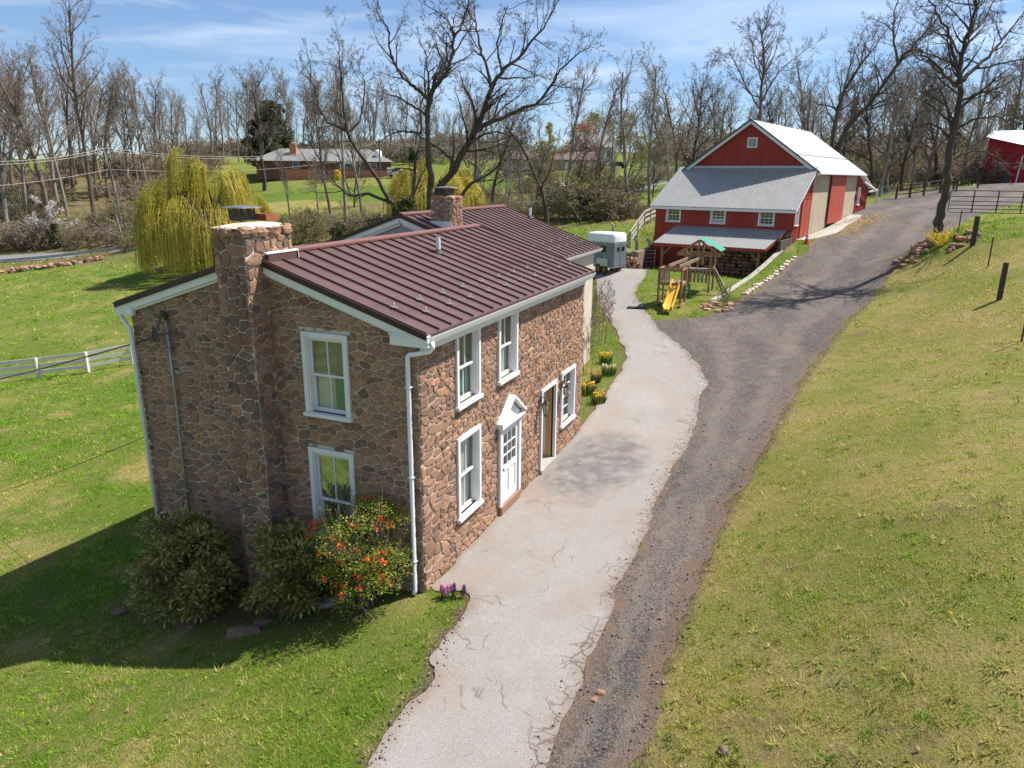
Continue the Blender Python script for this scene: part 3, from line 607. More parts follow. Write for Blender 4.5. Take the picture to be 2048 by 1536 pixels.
# rake edge (dark drip), white rake boards, soffit, boxed returns
mb = MB()
for xx in (RX0-.012, RX1+.012):
    mb = MB()
    for ye in (RE, 2*RY-RE): mb.beam(roof_pt(xx, ye, -.035), roof_pt(xx, RY, -.035), .028, .11, 0)
    mb.build('roof_edge_trim', ROOF_EDGE, roof_obj)
mb = MB(); sg = 1
for ye, y2 in ((RE+.02, 3.30), (2*RY-RE-.02, 4.12)):
    p = roof_pt(RX0+.035, ye, -.16); q = roof_pt(RX0+.035, y2, -.16); mb.beam(p, q, .045, .14)
    p = roof_pt(-.05, ye, -.20); q = roof_pt(-.05, y2, -.20); mb.beam(p, q, .10, .17)
    mb.beam(roof_pt(-.09, ye, -.105), roof_pt(-.09, y2, -.105), .16, .02)
mb.build('rake_board', WHITE, roof_obj)
for y0, y1 in ((RE-.01, .50), (2*RY-RE-.50, 2*RY-RE+.01)):
    mb = MB(); mb.box((RX0+.01, y0, 4.995), (-.06, y1, 5.185)); mb.box((RX0-.01, y0-.01, 5.185), (-.05, y1+.015, 5.225)); mb.build('cornice_return', WHITE, roof_obj, bevel=.008)
mb = MB(); mb.box((RX0+.2, RE+.03, 5.02), (RX1, -.075, 5.06)); mb.box((-.05, -.085, 4.86), (RX1, -.068, 5.06)); mb.box((RX0+.02, RE+.05, 5.04), (RX1, RE+.075, 5.19)); mb.build('soffit', WHITE, roof_obj)
def ridge_cap(name, x0, x1, y, z, par):
    m = MB(); w = .15; s = SL
    for sg in (-1, 1):
        m.add([(x0, y, z+.055), (x1, y, z+.055), (x1, y+sg*w, z+.055-w*s), (x0, y+sg*w, z+.055-w*s), (x0, y+sg*w, z+.01-w*s), (x1, y+sg*w, z+.01-w*s)], [(0, 1, 2, 3), (3, 2, 5, 4)])
    m.add([(x0, y-w, z+.01-w*s), (x0, y, z+.055), (x0, y+w, z+.01-w*s)], [(0, 1, 2)]); m.add([(x1, y-w, z+.01-w*s), (x1, y, z+.055), (x1, y+w, z+.01-w*s)], [(0, 1, 2)])
    return m.build(name, COPPER, par)
ridge_cap('ridge_cap', .8, RX1+.03, RY, RZ_+.012, roof_obj)
# gutter along the front eave (half box profile), with end caps
def gutter(x0, x1, y, z, par, sg=-1):
    m = MB(); pr = [(0, 0), (0, -.115), (.075, -.125), (.115, -.03), (.125, 0), (.115, 0), (.10, -.03), (.07, -.11), (.01, -.105), (.01, 0)]
    m.prism([(a, b) for a, b in pr], x0, x1, lambda a, b, c: (c, y+sg*a, z+b)); return m.build('gutter', WHITE_METAL, par)
gutter(RX0+.02, RX1+.06, RE+.045, 5.205, roof_obj); gutter(RX0+.02, RX1, 2*RY-RE-.045, 5.205, roof_obj, 1)
# snow guards on alternate seams in two staggered rows
def snow_guard(x, y, par, zf):
    m = MB(); m.box((-.05, -.02, 0), (.05, .06, .012)); m.add([(-.055, 0, .005), (-.018, 0, .10), (.018, 0, .10), (.055, 0, .005), (.03, 0, .005), (0, 0, .06), (-.03, 0, .005),
        (-.055, .03, .005), (-.018, .03, .10), (.018, .03, .10), (.055, .03, .005), (.03, .03, .005), (0, .03, .06), (-.03, .03, .005)],
        [(0, 1, 5, 6), (1, 2, 5), (2, 3, 4, 5), (7, 8, 12, 13), (8, 9, 12), (9, 10, 11, 12), (0, 1, 8, 7), (1, 2, 9, 8), (2, 3, 10, 9)])
    m.box((-.012, -.10, 0), (.012, 0, .03))
    o = m.build('snow_guard', GUARD, par, loc=(x, y, zf)); o.rotation_euler = (math.atan(SL), 0, 0); o.scale = (.8, .8, .8); return o
GUARD = plain('clear white plastic', (.60, .57, .50), (.48, .45, .4), 5, .25, 0, 10, 0, .6)
gp = None
for k in range(1, 21):
    x = RX0+.03+.4812*k; yy = .38 if k % 2 else -.03
    if gp is None: gp = snow_guard(x, RE+.33+yy+.28, roof_obj, roof_pt(x, RE+.33+yy+.28)[2]+.046)
    else:
        c = gp.copy(); COL.objects.link(c); c.parent = roof_obj; c.location = (x, RE+.33+yy+.28, roof_pt(x, RE+.33+yy+.28)[2]+.046)
def vent_pipe(u, v, plane_z, par, hgt=.42):
    p = None; d = ray(u, v)
    for t in np.linspace(5, 60, 4000):
        q = CAM+d*t
        if q[2] <= plane_z(q[1]): p = q; break
    m = MB(); m.lathe((p[0], p[1], p[2]-.1), [(.055, 0), (.055, hgt+.1), (.043, hgt+.1), (.043, hgt)], 12)
    o = m.build('vent_pipe', WHITE_METAL, par, smooth=False)
    m = MB(); m.lathe((p[0], p[1], p[2]-.05), [(.13, 0), (.12, .06), (.075, .13), (.06, .16)], 12); m.build('vent_boot', IRON, o)
    return p
vent_pipe(877, 507, lambda y: RZ_-abs(y-RY)*SL, roof_obj, .40)

# outside chimney on the gable
ch = MB(); CX, CY0, CY1 = -.55, 3.34, 4.07
CF = lambda a, b, c: (CX-c, a, b)
CS = lambda a, b, c: (a, CY0-c, b)
CL = lambda a, b, c: (a, CY1+c, b)
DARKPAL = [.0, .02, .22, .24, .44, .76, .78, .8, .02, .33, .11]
mb = MB(); CTOP = 6.83
mb.box((CX, CY0, -2), (-.0, CY1, 6.2), 1); mb.box((CX+.002, CY0+.002, 6.0), (.76, CY1-.002, CTOP), 1)
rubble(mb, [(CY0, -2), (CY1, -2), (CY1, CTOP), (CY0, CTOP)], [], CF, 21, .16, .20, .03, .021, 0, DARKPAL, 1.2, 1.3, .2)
rubble(mb, [(CX, -2), (-.03, -2), (-.03, 6.3), (CX, 6.3)], [], CS, 22, .16, .19, .03, .020, 0, None, 1.2, 1.3, .2)
rubble(mb, [(CX, 6.3), (.76, 6.3), (.76, CTOP), (CX, CTOP)], [], CS, 23, .17, .22, .035, .028, 0, [.45, .3, .82, .6, .2, .7, 1.], 1.2, 1.2)
rubble(mb, [(CX, -2), (.76, -2), (.76, CTOP), (CX, CTOP)], [], CL, 24, .25, .3, .05, .034, 0)
# coping stones and mortar crown
g = random.Random(4); y = CY0-.08
for (x0, x1, y0, y1) in [(-.63, -.25, 3.25, 3.5), (-.26, .05, 3.25, 3.5), (.04, .46, 3.25, 3.52), (.45, .85, 3.26, 3.6), (-.64, -.3, 3.5, 3.86), (-.63, -.28, 3.85, 4.17), (-.3, .2, 3.9, 4.17), (.18, .85, 3.88, 4.16), (.5, .86, 3.58, 3.9)]:
    mb.rock(((x0+x1)/2, (y0+y1)/2, 6.925+g.uniform(-.012, .012)), ((x1-x0)/2, (y1-y0)/2, .105), g.randint(0, 999), 0, g.choice((.3, .45, .6, .7, 1., .2)), 6, 12)
chim = mb.build('chimney', [STONE, MORTAR_GREY], house)
mb = MB(); mb.add([(-.58, 3.3, 7.0), (.8, 3.3, 7.0), (.8, 4.12, 7.0), (-.58, 4.12, 7.0), (-.2, 3.55, 7.07), (.55, 3.55, 7.07), (.55, 3.9, 7.07), (-.2, 3.9, 7.07)],
                  [(0, 1, 5, 4), (1, 2, 6, 5), (2, 3, 7, 6), (3, 0, 4, 7), (4, 5, 6, 7)]); mb.build('mortar_crown', plain('pale mortar wash', (.62, .52, .42), (.42, .34, .27), 6, .95, .5, 30), chim)
def flue_cap(x, y, z, w, par):
    m = MB(); m.box((x-w/2, y-w/2, z), (x+w/2, y+w/2, z+.10)); o = m.build('flue_cap', IRON, par)
    m = MB(); n = 9
    for k in range(n+1):
        for sx, sy in ((1, 0), (0, 1)):
            for sd in (-1, 1):
                a = -w/2+w*k/n
                for e in (-1, 1):
                    b = max(-w/2, min(w/2, a+e*w*.35))
                    p = (x+a, y+sd*w/2, z+.10) if sx else (x+sd*w/2, y+a, z+.10); q = (x+b, y+sd*w/2, z+.26) if sx else (x+sd*w/2, y+b, z+.26)
                    m.beam(p, q, .008, .008)
    for a, b in ((-1, -1), (1, -1), (1, 1), (-1, 1)): m.beam((x+a*w/2, y+b*w/2, z+.05), (x+a*w/2, y+b*w/2, z+.27), .02, .02)
    m.build('spark_screen', IRON, o)
    m = MB(); s = w/2+.12; m.add([(x-s, y-s, z+.265), (x+s, y-s, z+.265), (x+s, y+s, z+.265), (x-s, y+s, z+.265), (x-s*.9, y-s*.9, z+.285), (x+s*.9, y-s*.9, z+.285), (x+s*.9, y+s*.9, z+.285), (x-s*.9, y+s*.9, z+.285), (x, y, z+.325)],
          [(3, 2, 1, 0), (0, 1, 5, 4), (1, 2, 6, 5), (2, 3, 7, 6), (3, 0, 4, 7), (4, 5, 8), (5, 6, 8), (6, 7, 8), (7, 4, 8)]); m.build('cap_lid', GALV_DK, o)
GALV_DK = plain('dull grey metal', (.20, .21, .22), (.10, .10, .10), 6, .5, .1, 30, .4)
fp = gz(478, 437, 7.08); flue_cap(fp[0]+.12, fp[1]+.02, 7.03, .36, chim)
fp = gz(522, 436, 7.08); mb = MB(); cx, cy = fp[0]+.17, fp[1]+.0
for a0, b0, a1, b1 in ((-.2, -.17, .2, -.13), (-.2, .13, .2, .17), (-.2, -.13, -.16, .13), (.16, -.13, .2, .13)): mb.box((cx+a0, cy+b0, 7.03), (cx+a1, cy+b1, 7.17))
mb.box((cx-.16, cy-.13, 7.03), (cx+.16, cy+.13, 7.08))
mb.build('clay_flue', plain('terracotta', (.42, .13, .055), (.25, .08, .04), 6, .85, .3, 40), chim)
mb = MB(); mb.box((-.06, 3.225, 6.30), (.80, 3.285, 6.50)); mb.box((.765, 3.225, 6.28), (.80, 4.05, 6.52)); mb.build('step_flashing', ROOF, chim)
mb = MB(); mb.box((-.12, 3.215, 6.50), (.81, 3.29, 6.535)); mb.box((.80, 3.205, 6.28), (.812, 3.30, 6.52)); mb.build('white_flashing_strip', WHITE, chim)

PANE_REFLECT = plain('olive pane reflection', (.22, .235, .19), (.18, .19, .15), 4, .9)  # olive sheet behind panes, coloured as the reflection of the sunlit hill
# windows: a part with frame, sill, sashes, panes and curtain, or sheets painted as reflection or room shade
def window(parent, M, a0, b0, a1, b1, cols, rows, curtain=None, fw=.10, sill=True, proud=.075, mat=None, label=None, cw=(0, 1), behind=True, halfpane=True):
    mat = mat or WHITE; m = MB()
    m.box((a0-.02, b1, -.05), (a1+.02, b1+.09, proud), 0, M); m.box((a0-fw+.02, b0, -.05), (a0+.02, b1+.09, proud-.004), 0, M); m.box((a1-.02, b0, -.05), (a1+fw-.02, b1+.09, proud-.004), 0, M)
    m.box((a0+.02, b1-.05, -.09), (a1-.02, b1, proud-.03), 0, M); m.box((a0+.02, b0, -.09), (a0+.05, b1-.05, proud-.03), 0, M); m.box((a1-.05, b0, -.09), (a1-.02, b1-.05, proud-.03), 0, M)
    w = m.build('window', mat, parent, bevel=.006, label=label)
    m = MB(); m.box((a0-fw-.01, b0-.08, -.06), (a1+fw+.01, b0, proud+.045), 0, M); m.build('window_sill', mat, w, bevel=.008)
    mid = (b0+b1)/2
    for i, (y0, y1, c) in enumerate(((b0+.005, mid, -.10), (mid-.03, b1-.05, -.055))):
        m = MB(); x0, x1 = a0+.05, a1-.05; t = .045
        for bx in ((x0, y0, x0+t, y1), (x1-t, y0, x1, y1), (x0+t, y0, x1-t, y0+t+(.03 if i == 0 else 0)), (x0+t, y1-t, x1-t, y1)): m.box((bx[0], bx[1], c-.02), (bx[2], bx[3], c+.02), 0, M)
        for k in range(1, cols): xx = x0+t+(x1-x0-2*t)*k/cols; m.box((xx-.011, y0+t, c-.012), (xx+.011, y1-t, c+.016), 0, M)
        for k in range(1, rows): yy = y0+t+(y1-y0-2*t)*k/rows; m.box((x0+t, yy-.011, c-.012), (x1-t, yy+.011, c+.016), 0, M)
        s = m.build('sash', mat, w)
        m = MB(); m.add([M(x0+t, y0+t, c-.004), M(x1-t, y0+t, c-.004), M(x1-t, y1-t, c-.004), M(x0+t, y1-t, c-.004)], [(0, 1, 2, 3)]); m.build('pane', GLASS, w, fix=False)
    if curtain is not None:
        for (c0, c1, y0f, y1f, cm) in curtain:
            m = MB(); n = 26; xa, xb = a0+(a1-a0)*c0, a0+(a1-a0)*c1; ya, yb = b0+(b1-b0)*y0f, b0+(b1-b0)*y1f; vs = []
            for k in range(n+1):
                x = xa+(xb-xa)*k/n; d = -.19+.022*sin(k*1.9)+.01*sin(k*3.1); vs += [M(x, ya, d), M(x, yb, d)]
            m.add(vs, [(2*k, 2*k+2, 2*k+3, 2*k+1) for k in range(n)]); m.build('curtain', cm, w, smooth=True, fix=False)  # builds cloth, painted reflection and painted room darkness alike
    return w
window(house, G, *g_open[1], 2, 1, [(0, 1, .5, 1, PANE_REFLECT), (0, .2, 0, .52, PALE_CLOTH), (.16, .48, 0, .52, GREEN_CLOTH), (.46, 1., 0, .52, PALE_CLOTH)], label='upper gable window with green curtain behind lower sash')
window(house, G, *g_open[0], 2, 1, [(0, 1, .42, 1, PANE_REFLECT), (0, .4, 0, .45, PALE_CLOTH)], label='lower gable window half hidden by shrubs')
window(house, Lw, *l_open[1], 2, 1, [(0, 1, .5, 1, PANE_REFLECT), (0, .36, 0, .54, PALE_CLOTH), (.34, .8, .08, .54, GREEN_CLOTH), (.78, 1, 0, .54, PALE_CLOTH)], label='upper front window with green curtain')
window(house, Lw, *l_open[2], 2, 1, [(0, 1, 0, .5, PALE_CLOTH), (0, 1, .48, 1, PANE_REFLECT)])
window(house, Lw, *l_open[0], 2, 1, [(0, 1, .0, 1, PALE_CLOTH)])
window(house, Lw, *l_open[3], 2, 2, [(0, 1, .6, 1, DARK)])
# stucco lintel patch over the gable windows
mb = MB(); mb.box((1.46, 5.055, -.01), (2.66, 5.13, .03), 0, G); mb.build('window_lintel', MORTAR_GREY, gw); mb = MB(); mb.box((1.5, 2.645, -.01), (2.62, 2.70, .03), 0, G); mb.build('window_lintel', MORTAR_GREY, gw)

# white glazed door under a pediment
a0, b0, a1, b1 = l_open[4]
mb = MB()
mb.box((a0-.10, b0+.12, -.06), (a0+.04, b1, .09), 0, Lw); mb.box((a1-.04, b0+.12, -.06), (a1+.10, b1, .09), 0, Lw); mb.box((a0-.10, b1, -.06), (a1+.10, b1+.10, .10), 0, Lw)
mb.box((a0-.16, b1+.10, -.02), (a1+.16, b1+.17, .17), 0, Lw)
cxx = (a0+a1)/2
mb.prism([(a0-.10, b1+.17), (a1+.10, b1+.17), (cxx, b1+.66)], -.02, .07, Lw)
for sgn in (-1, 1):
    e = a0-.20 if sgn < 0 else a1+.20
    mb.prism([(e, b1+.17), (cxx, b1+.72), (cxx, b1+.80), (e, b1+.25)], -.02, .19, Lw)
drf = mb.build('door_surround', WHITE, house, bevel=.006, label='white pedimented door surround')
mb = MB(); x0, x1 = a0+.05, a1-.05; y0, y1 = b0+.13, b1-.02; c = .03
for bx in ((x0, y0, x0+.12, y1), (x1-.12, y0, x1, y1), (x0+.12, y1-.13, x1-.12, y1), (x0+.12, y0, x1-.12, y0+.2), (x0+.12, y0+.82, x1-.12, y0+.97), ((x0+x1)/2-.05, y0+.2, (x0+x1)/2+.05, y0+.82)):
    mb.box((bx[0], bx[1], c-.03), (bx[2], bx[3], c+.015), 0, Lw)
mb.box((x0+.1, y0+.18, c-.03), (x1-.1, y0+.84, c-.006), 0, Lw)
for k in (1, 2): xx = x0+.12+(x1-x0-.24)*k/3; mb.box((xx-.012, y0+.97, c-.015), (xx+.012, y1-.13, c+.012), 0, Lw)
for k in (1, 2): yy = y0+.97+(y1-.13-y0-.97)*k/3; mb.box((x0+.12, yy-.012, c-.0155), (x1-.12, yy+.012, c+.0125), 0, Lw)
dr = mb.build('door', WHITE, house, bevel=.004, label='white door glazed with nine small panes')
mb = MB(); mb.box((x0+.12, y0+.97, c-.012), (x1-.12, y1-.13, c-.008), 0, Lw); mb.build('pane', GLASS, dr)
mb = MB(); mb.box((x0+.12, y0+.9, c-.4), (x1-.12, y1, c-.38), 0, Lw); mb.build('curtain', PALE_CLOTH, dr)
mb = MB(); mb.lathe((x0+.06, -.075, y0+.92), [(.02, -.03), (.03, 0), (.02, .03)], 8); mb.build('handle', IRON, dr, smooth=True)
mb = MB(); mb.box((a0-.06, -.1, -.1), (a1+.06, b0+.12, .10), 0, Lw); mb.build('door_step', plain('red sandstone step', (.34, .19, .13), (.25, .14, .1), 5, .9, .4, 30), house, bevel=.02)

# deep doorway beside the lanterns
a0, b0, a1, b1 = l_open[5]
mb = MB(); mb.box((a0-.10, b0, -.05), (a0, b1+.10, .08), 0, Lw); mb.box((a1, b0, -.05), (a1+.10, b1+.10, .08), 0, Lw); mb.box((a0, b1, -.05), (a1, b1+.10, .078), 0, Lw)
d2 = mb.build('doorway_frame', WHITE, house, bevel=.006, label='white frame of the deep doorway')
TAN = plain('ochre painted jamb', (.62, .40, .17), (.52, .33, .13), 3, .6); CREAM = plain('cream jamb', (.85, .80, .72), (.78, .73, .65), 3, .6); OX = plain('oxblood door paint', (.22, .06, .045), (.15, .04, .035), 5, .5)
mb = MB(); mb.box((a1-.02, b0, -.38), (a1, b1, -.20), 0, Lw); mb.build('jamb_inner', CREAM, d2)
mb = MB(); mb.box((a1-.03, b0, -.20), (a1, b1, -.05), 0, Lw); mb.build('jamb_outer', TAN, d2)
mb = MB(); mb.box((a0, b0+.02, -.43), (a1, b1, -.38), 0, Lw)
for xa, xb in ((a0+.12, a0+.46), (a0+.57, a0+.92)):
    for ya, yb in ((b0+.2, b0+.9), (b0+1.05, b0+2.0)): mb.box((xa, ya, -.381), (xb, yb, -.365), 0, Lw)
dd = mb.build('door', OX, house, bevel=.01, label='dark oxblood panelled door set deep in the wall')
mb = MB(); mb.tube([Lw(a0+.08, b0+1.15, -.37), Lw(a0+.08, b0+1.1, -.32), Lw(a0+.08, b0+.95, -.32), Lw(a0+.08, b0+.9, -.37)], .012, 6); mb.build('handle', IRON, dd)
mb = MB(); mb.box((a0-.12, -.15, -.8), (a1+.12, b0+.02, .12), 0, Lw); mb.build('door_step', CONC, house, bevel=.015, label='grey concrete doorstep')

# wall lanterns
LGL = plain('frosted lantern glass', (.50, .42, .28), (.40, .33, .22), 8, .15, 0, 10, 0, .7)
def lantern(x, z):
    m = MB(); m.box((x-.05, -.03-.05, z+.02), (x+.05, -.06, z+.24)); m.tube([(x, -.07, z+.2), (x, -.14, z+.26), (x, -.20, z+.24)], .012, 6)
    o = m.build('wall_lantern', IRON, house); y = -.21
    m = MB(); n = 4
    def ring(r, h): return [(x+r*cos(pi/4+pi/2*k), y+r*sin(pi/4+pi/2*k), h) for k in range(4)]
    m.add(ring(.05, z-.24)+ring(.095, z+.06), [(0, 1, 5, 4), (1, 2, 6, 5), (2, 3, 7, 6), (3, 0, 4, 7), (3, 2, 1, 0), (4, 5, 6, 7)]); m.build('lantern_glass', LGL, o)
    m = MB(); m.add(ring(.125, z+.06)+ring(.03, z+.17)+ring(.03, z+.2), [(3, 2, 1, 0), (0, 1, 5, 4), (1, 2, 6, 5), (2, 3, 7, 6), (3, 0, 4, 7), (4, 5, 9, 8), (5, 6, 10, 9), (6, 7, 11, 10), (7, 4, 8, 11), (8, 9, 10, 11)])
    for p, q in zip(ring(.054, z-.245), ring(.10, z+.065)): m.beam(p, q, .014, .014)
    m.lathe((x, y, z-.30), [(.015, 0), (.03, .03), (.055, .05), (.055, .07)], 8); m.build('lantern_cage', IRON, o)
lantern(6.27, 2.02); lantern(8.02, 2.03)

# downpipes, mast, floodlight on the gable
def bent(m, pts, r): m.tube(pts, r, 10)
zb = ht(-.1, .15)
mb = MB(); mb.tube([(-.02, RE-.03, 5.09), (-.02, RE-.03, 4.98), (-.03, RE+.02, 4.92), (-.09, -.02, 4.86), (-.11, .10, 4.84), (-.115, .15, 4.80), (-.115, .155, 4.6), (-.11, .15, zb+.12), (-.18, .15, zb+.04)], .047, 10)
for z in (4.2, 2.4, .6): mb.box((-.17, .09, z), (-.02, .21, z+.03))
mb.build('downspout', WHITE_METAL, house, smooth=True)
mb = MB(); mb.tube([(-.06, HW+.30, 5.09), (-.06, HW+.30, 4.98), (-.09, HW+.12, 4.80), (-.11, HW-.02, 4.7), (-.11, HW-.03, 4.5), (-.11, HW-.06, -1.1)], .047, 10); mb.build('downspout', WHITE_METAL, house, smooth=True)
mb = MB(); mb.tube([(-.09, 6.12, 5.02), (-.09, 6.12, 3.4), (-.10, 6.13, 2.4), (-.09, 6.13, -.6)], .028, 8)
for z in (4.3, 2.5, 1.0): mb.box((-.12, 6.07, z), (-.02, 6.19, z+.03))
mast = mb.build('electrical_mast', GALV, house, smooth=True)
mb = MB(); mb.tube([(-.09, 6.12, 5.0), (-.10, 6.12, 5.12), (-.17, 6.12, 5.16), (-.22, 6.12, 5.08)], [.05, .06, .055, .03], 8); mb.build('weatherhead', IRON, mast, smooth=True)
mb = MB()
for k in range(4): mb.tube([(-.2, 6.10+.02*k, 5.08), (-.25, 6.25+.03*k, 4.7-.05*k), (-.2, 6.40+.03*k, 4.5), (-.10, 6.45+.02*k, 4.75+.03*k)], .009, 5)
mb.tube([(-.05, 5.9, 4.72), (-.14, 6.1, 4.70), (-.15, 6.5, 4.62)], .012, 5); mb.tube([(-.15, 6.2, 4.7), (-.2, 6.1, 4.5), (-.17, 6.05, 4.35)], .01, 5); mb.build('wire_loops', IRON, mast)
mb = MB(); fz = .24; mb.box((-.12, 6.98, fz-.03), (-.03, 7.08, fz+.06)); mb.tube([(-.1, 6.9, fz+.04), (-.13, 7.15, fz+.04)], .02, 6)
fl = mb.build('floodlight', IRON, house)
for y, dz in ((6.9, .09), (6.98, -.12)):
    m = MB(); m.tube([(-.10, y, fz+dz), (-.16, y, fz+dz), (-.24, y, fz+dz-.03)], [.035, .05, .07], 10); m.build('lamp_head', WHITE_METAL, fl, smooth=True)

# rear wing with its own roof and chimney
STUCCO = plain('cream stucco', (.60, .53, .43), (.50, .44, .36), 1.5, .93, .4, 50); GREYBOARD = plain('grey gable boards', (.36, .38, .40), (.30, .32, .34), 3, .7)
WX0, WX1, WRY, WRZ, WE, WSL = 9.98, 18.35, 6.4, 6.74, 1.93, .35
def wz(y): return WRZ-abs(y-WRY)*WSL
mb = MB(); zr = wz(2.15)-.06
mb.add([(WX0+.07, 2.15, -1), (18.1, 2.15, -1), (18.1, 2.15, zr), (WX0+.07, 2.15, zr)], [(0, 1, 2, 3)]); mb.add([(18.1, 2.15, -1), (18.1, 10.6, -2), (18.1, 10.6, zr), (18.1, WRY, WRZ-.06), (18.1, 2.15, zr)], [(0, 1, 2, 3, 4)])
mb.add([(WX0+.07, 10.6, -2), (18.1, 10.6, -2), (18.1, 10.6, zr), (WX0+.07, 10.6, zr)], [(0, 1, 2, 3)]); mb.build('wing_wall', STUCCO, house)
mb = MB(); mb.add([(WX0+.07, 2.15, -1), (WX0+.07, 10.6, -2), (WX0+.07, 10.6, zr), (WX0+.07, WRY, WRZ-.06), (WX0+.07, 2.15, zr)], [(0, 1, 2, 3, 4)]); mb.build('wing_gable', GREYBOARD, house)
mb = MB()
for ye in (WE, 2*WRY-WE):
    a, b, c, d = [(x, y, wz(y)) for x, y in ((WX0-.12, ye), (WX1, ye), (WX1, WRY), (WX0-.12, WRY))]; e = [(p[0], p[1], p[2]-.06) for p in (a, b, c, d)]
    mb.add([a, b, c, d]+e, [(0, 1, 2, 3), (4, 5, 6, 7), (0, 1, 5, 4), (1, 2, 6, 5), (3, 0, 4, 7)])
    x = WX0-.08
    while x < WX1+.02: mb.beam((x, ye, wz(ye)+.02), (x, WRY, WRZ+.02), .03, .05); x += .47
wr = mb.build('wing_roof', ROOF, house)
for x in (WX0-.135, WX1+.012):
    mb = MB()
    for ye in (WE, 2*WRY-WE): mb.beam((x, ye, wz(ye)-.035), (x, WRY, WRZ-.035), .028, .12)
    mb.build('roof_edge_trim', ROOF_EDGE, wr)
mb = MB()
for ye in (WE, 2*WRY-WE):
    mb.beam((WX0-.08, ye, wz(ye)-.17), (WX0-.08, WRY, WRZ-.17), .05, .16); mb.beam((WX0+.02, ye, wz(ye)-.24), (WX0+.02, WRY, WRZ-.24), .1, .2)
mb.box((WX0, WE+.02, wz(WE)-.15), (WX1-.02, WE+.05, wz(WE)-.03)); mb.build('rake_board', WHITE, wr)
ridge_cap('ridge_cap', WX0-.12, WX1+.05, WRY, WRZ+.012, wr); gutter(WX0, WX1+.05, WE+.04, wz(WE)-.03, wr)
for k in range(2, 18):
    x = WX0-.08+.47*k; y = WE+(1.0 if k % 2 else .55); c = gp.copy(); COL.objects.link(c); c.parent = wr; c.location = (x, y, wz(y)+.046)
vent_pipe(1060, 436, lambda y: wz(y), wr, .42)
mb = MB(); c0 = None; d = ray(884, 452)
for t in np.linspace(10, 40, 3000):
    qq = CAM+d*t
    if qq[2] < wz(qq[1])+.05: c0 = qq; break
kx, ky = c0[0]+.35, c0[1]; kz = 7.30
mb.box((kx-.38, ky-.38, 5.9), (kx+.38, ky+.38, kz), 1)
for s, M in ((0, lambda a, b, c: (kx-.38-c, ky+a, b)), (1, lambda a, b, c: (kx+a, ky-.38-c, b)), (2, lambda a, b, c: (kx+a, ky+.38+c, b)), (3, lambda a, b, c: (kx+.38+c, ky+a, b))):
    rubble(mb, [(-.38, 5.95), (.38, 5.95), (.38, kz-.1), (-.38, kz-.1)], [], M, 40+s, .2, .25, .04, .03, 0, [0, .2, .3, .45, .7, .9] if s == 1 else [0, .16, .9, .88, .3, .05], 1.2, 1.2)
for a, b in ((-.26, -.26), (.02, -.29), (.28, -.25), (-.29, .02), (.29, .03), (-.25, .28), (.03, .28), (.27, .27)): mb.rock((kx+a, ky+b, kz-.03), (.18, .18, .08), int(a*100+b*1000), 0, .3)
c2 = mb.build('chimney', [STONE, MORTAR_GREY], house, label='short stone chimney behind the main ridge')
flue_cap(kx, ky, kz+.03, .36, c2)
zf = wz(ky-.38); mb = MB(); mb.box((kx-.45, ky-.44, zf-.15), (kx+.45, ky-.422, zf+.14)); mb.box((kx-.44, ky-.42, zf-.1), (kx-.425, ky+.42, zf+.34)); mb.build('white_flashing_strip', WHITE, c2)

# ================================================================== RED BANK BARN
RED = None
def m_red(name, c, c2):
    k = NT(name); o = k.obj(); n = k.noise(k.mapping(o, (3, 3, .35)), 1.3, 6, .65); n2 = k.noise(o, 14, 5, .7)
    col = k.mix(k.ramp(n, [(.3, 0.), (.75, 1.)]), c, c2)
    fade = k.noise(k.mapping(o, (1.4, 1.4, .22)), 1.0, 5, .6); col = k.mix(k.math('MULTIPLY', k.ramp(fade, [(.48, 0.), (.72, 1.)]), .45), col, (c[0]*1.05+.04, c[1]*1.9+.02, c[2]*2.0+.02))
    k.color(k.mix(k.math('MULTIPLY', k.ramp(n2, [(.60, 0.), (.72, 1.)]), .5), col, tuple(x*.6+.05 for x in c))).rough(.66).spec(.3)
    k.bump(n2, .3, .01); return k.m
RED = m_red('barn red siding', (.36, .045, .028), (.28, .034, .022)); RED_DOOR = m_red('barn red boards', (.44, .072, .04), (.34, .052, .03)); RED_DEEP = m_red('crimson siding', (.34, .012, .016), (.28, .01, .014))
BARN_ROOF = m_roof('grey roof metal', (.34, .335, .325), (.28, .275, .27)); BARN_ROOF_LIT = m_roof('painted sunlit roof metal', (.84, .84, .83), (.78, .78, .77))  # second metal is whitened: sun glare put into its colour
STUC2 = plain('old lime stucco', (.52, .42, .30), (.36, .28, .19), 1.1, .95, .6, 12)
WOOD = plain('weathered timber', (.30, .19, .10), (.20, .12, .065), 3, .8, .4, 30, stretch=(1, 1, .3)); WOOD_GREY = plain('grey timber', (.80, .74, .66), (.66, .60, .53), 3, .85, .4, 30)
WOOD_DARK = plain('dark timber', (.075, .055, .04), (.05, .035, .026), 3, .85, .4, 30)
barn = thing('red_barn', 'red bank barn with grey lean-to roof and three white windows above a lower shed roof', 'barn', BARN_P, BARN_A)
FB = lambda a, b, c: (-c, a, b)             # front wall: along s (left), out towards the viewer
RB = lambda a, b, c: (a, -c, b)             # right wall: along t, out towards the road
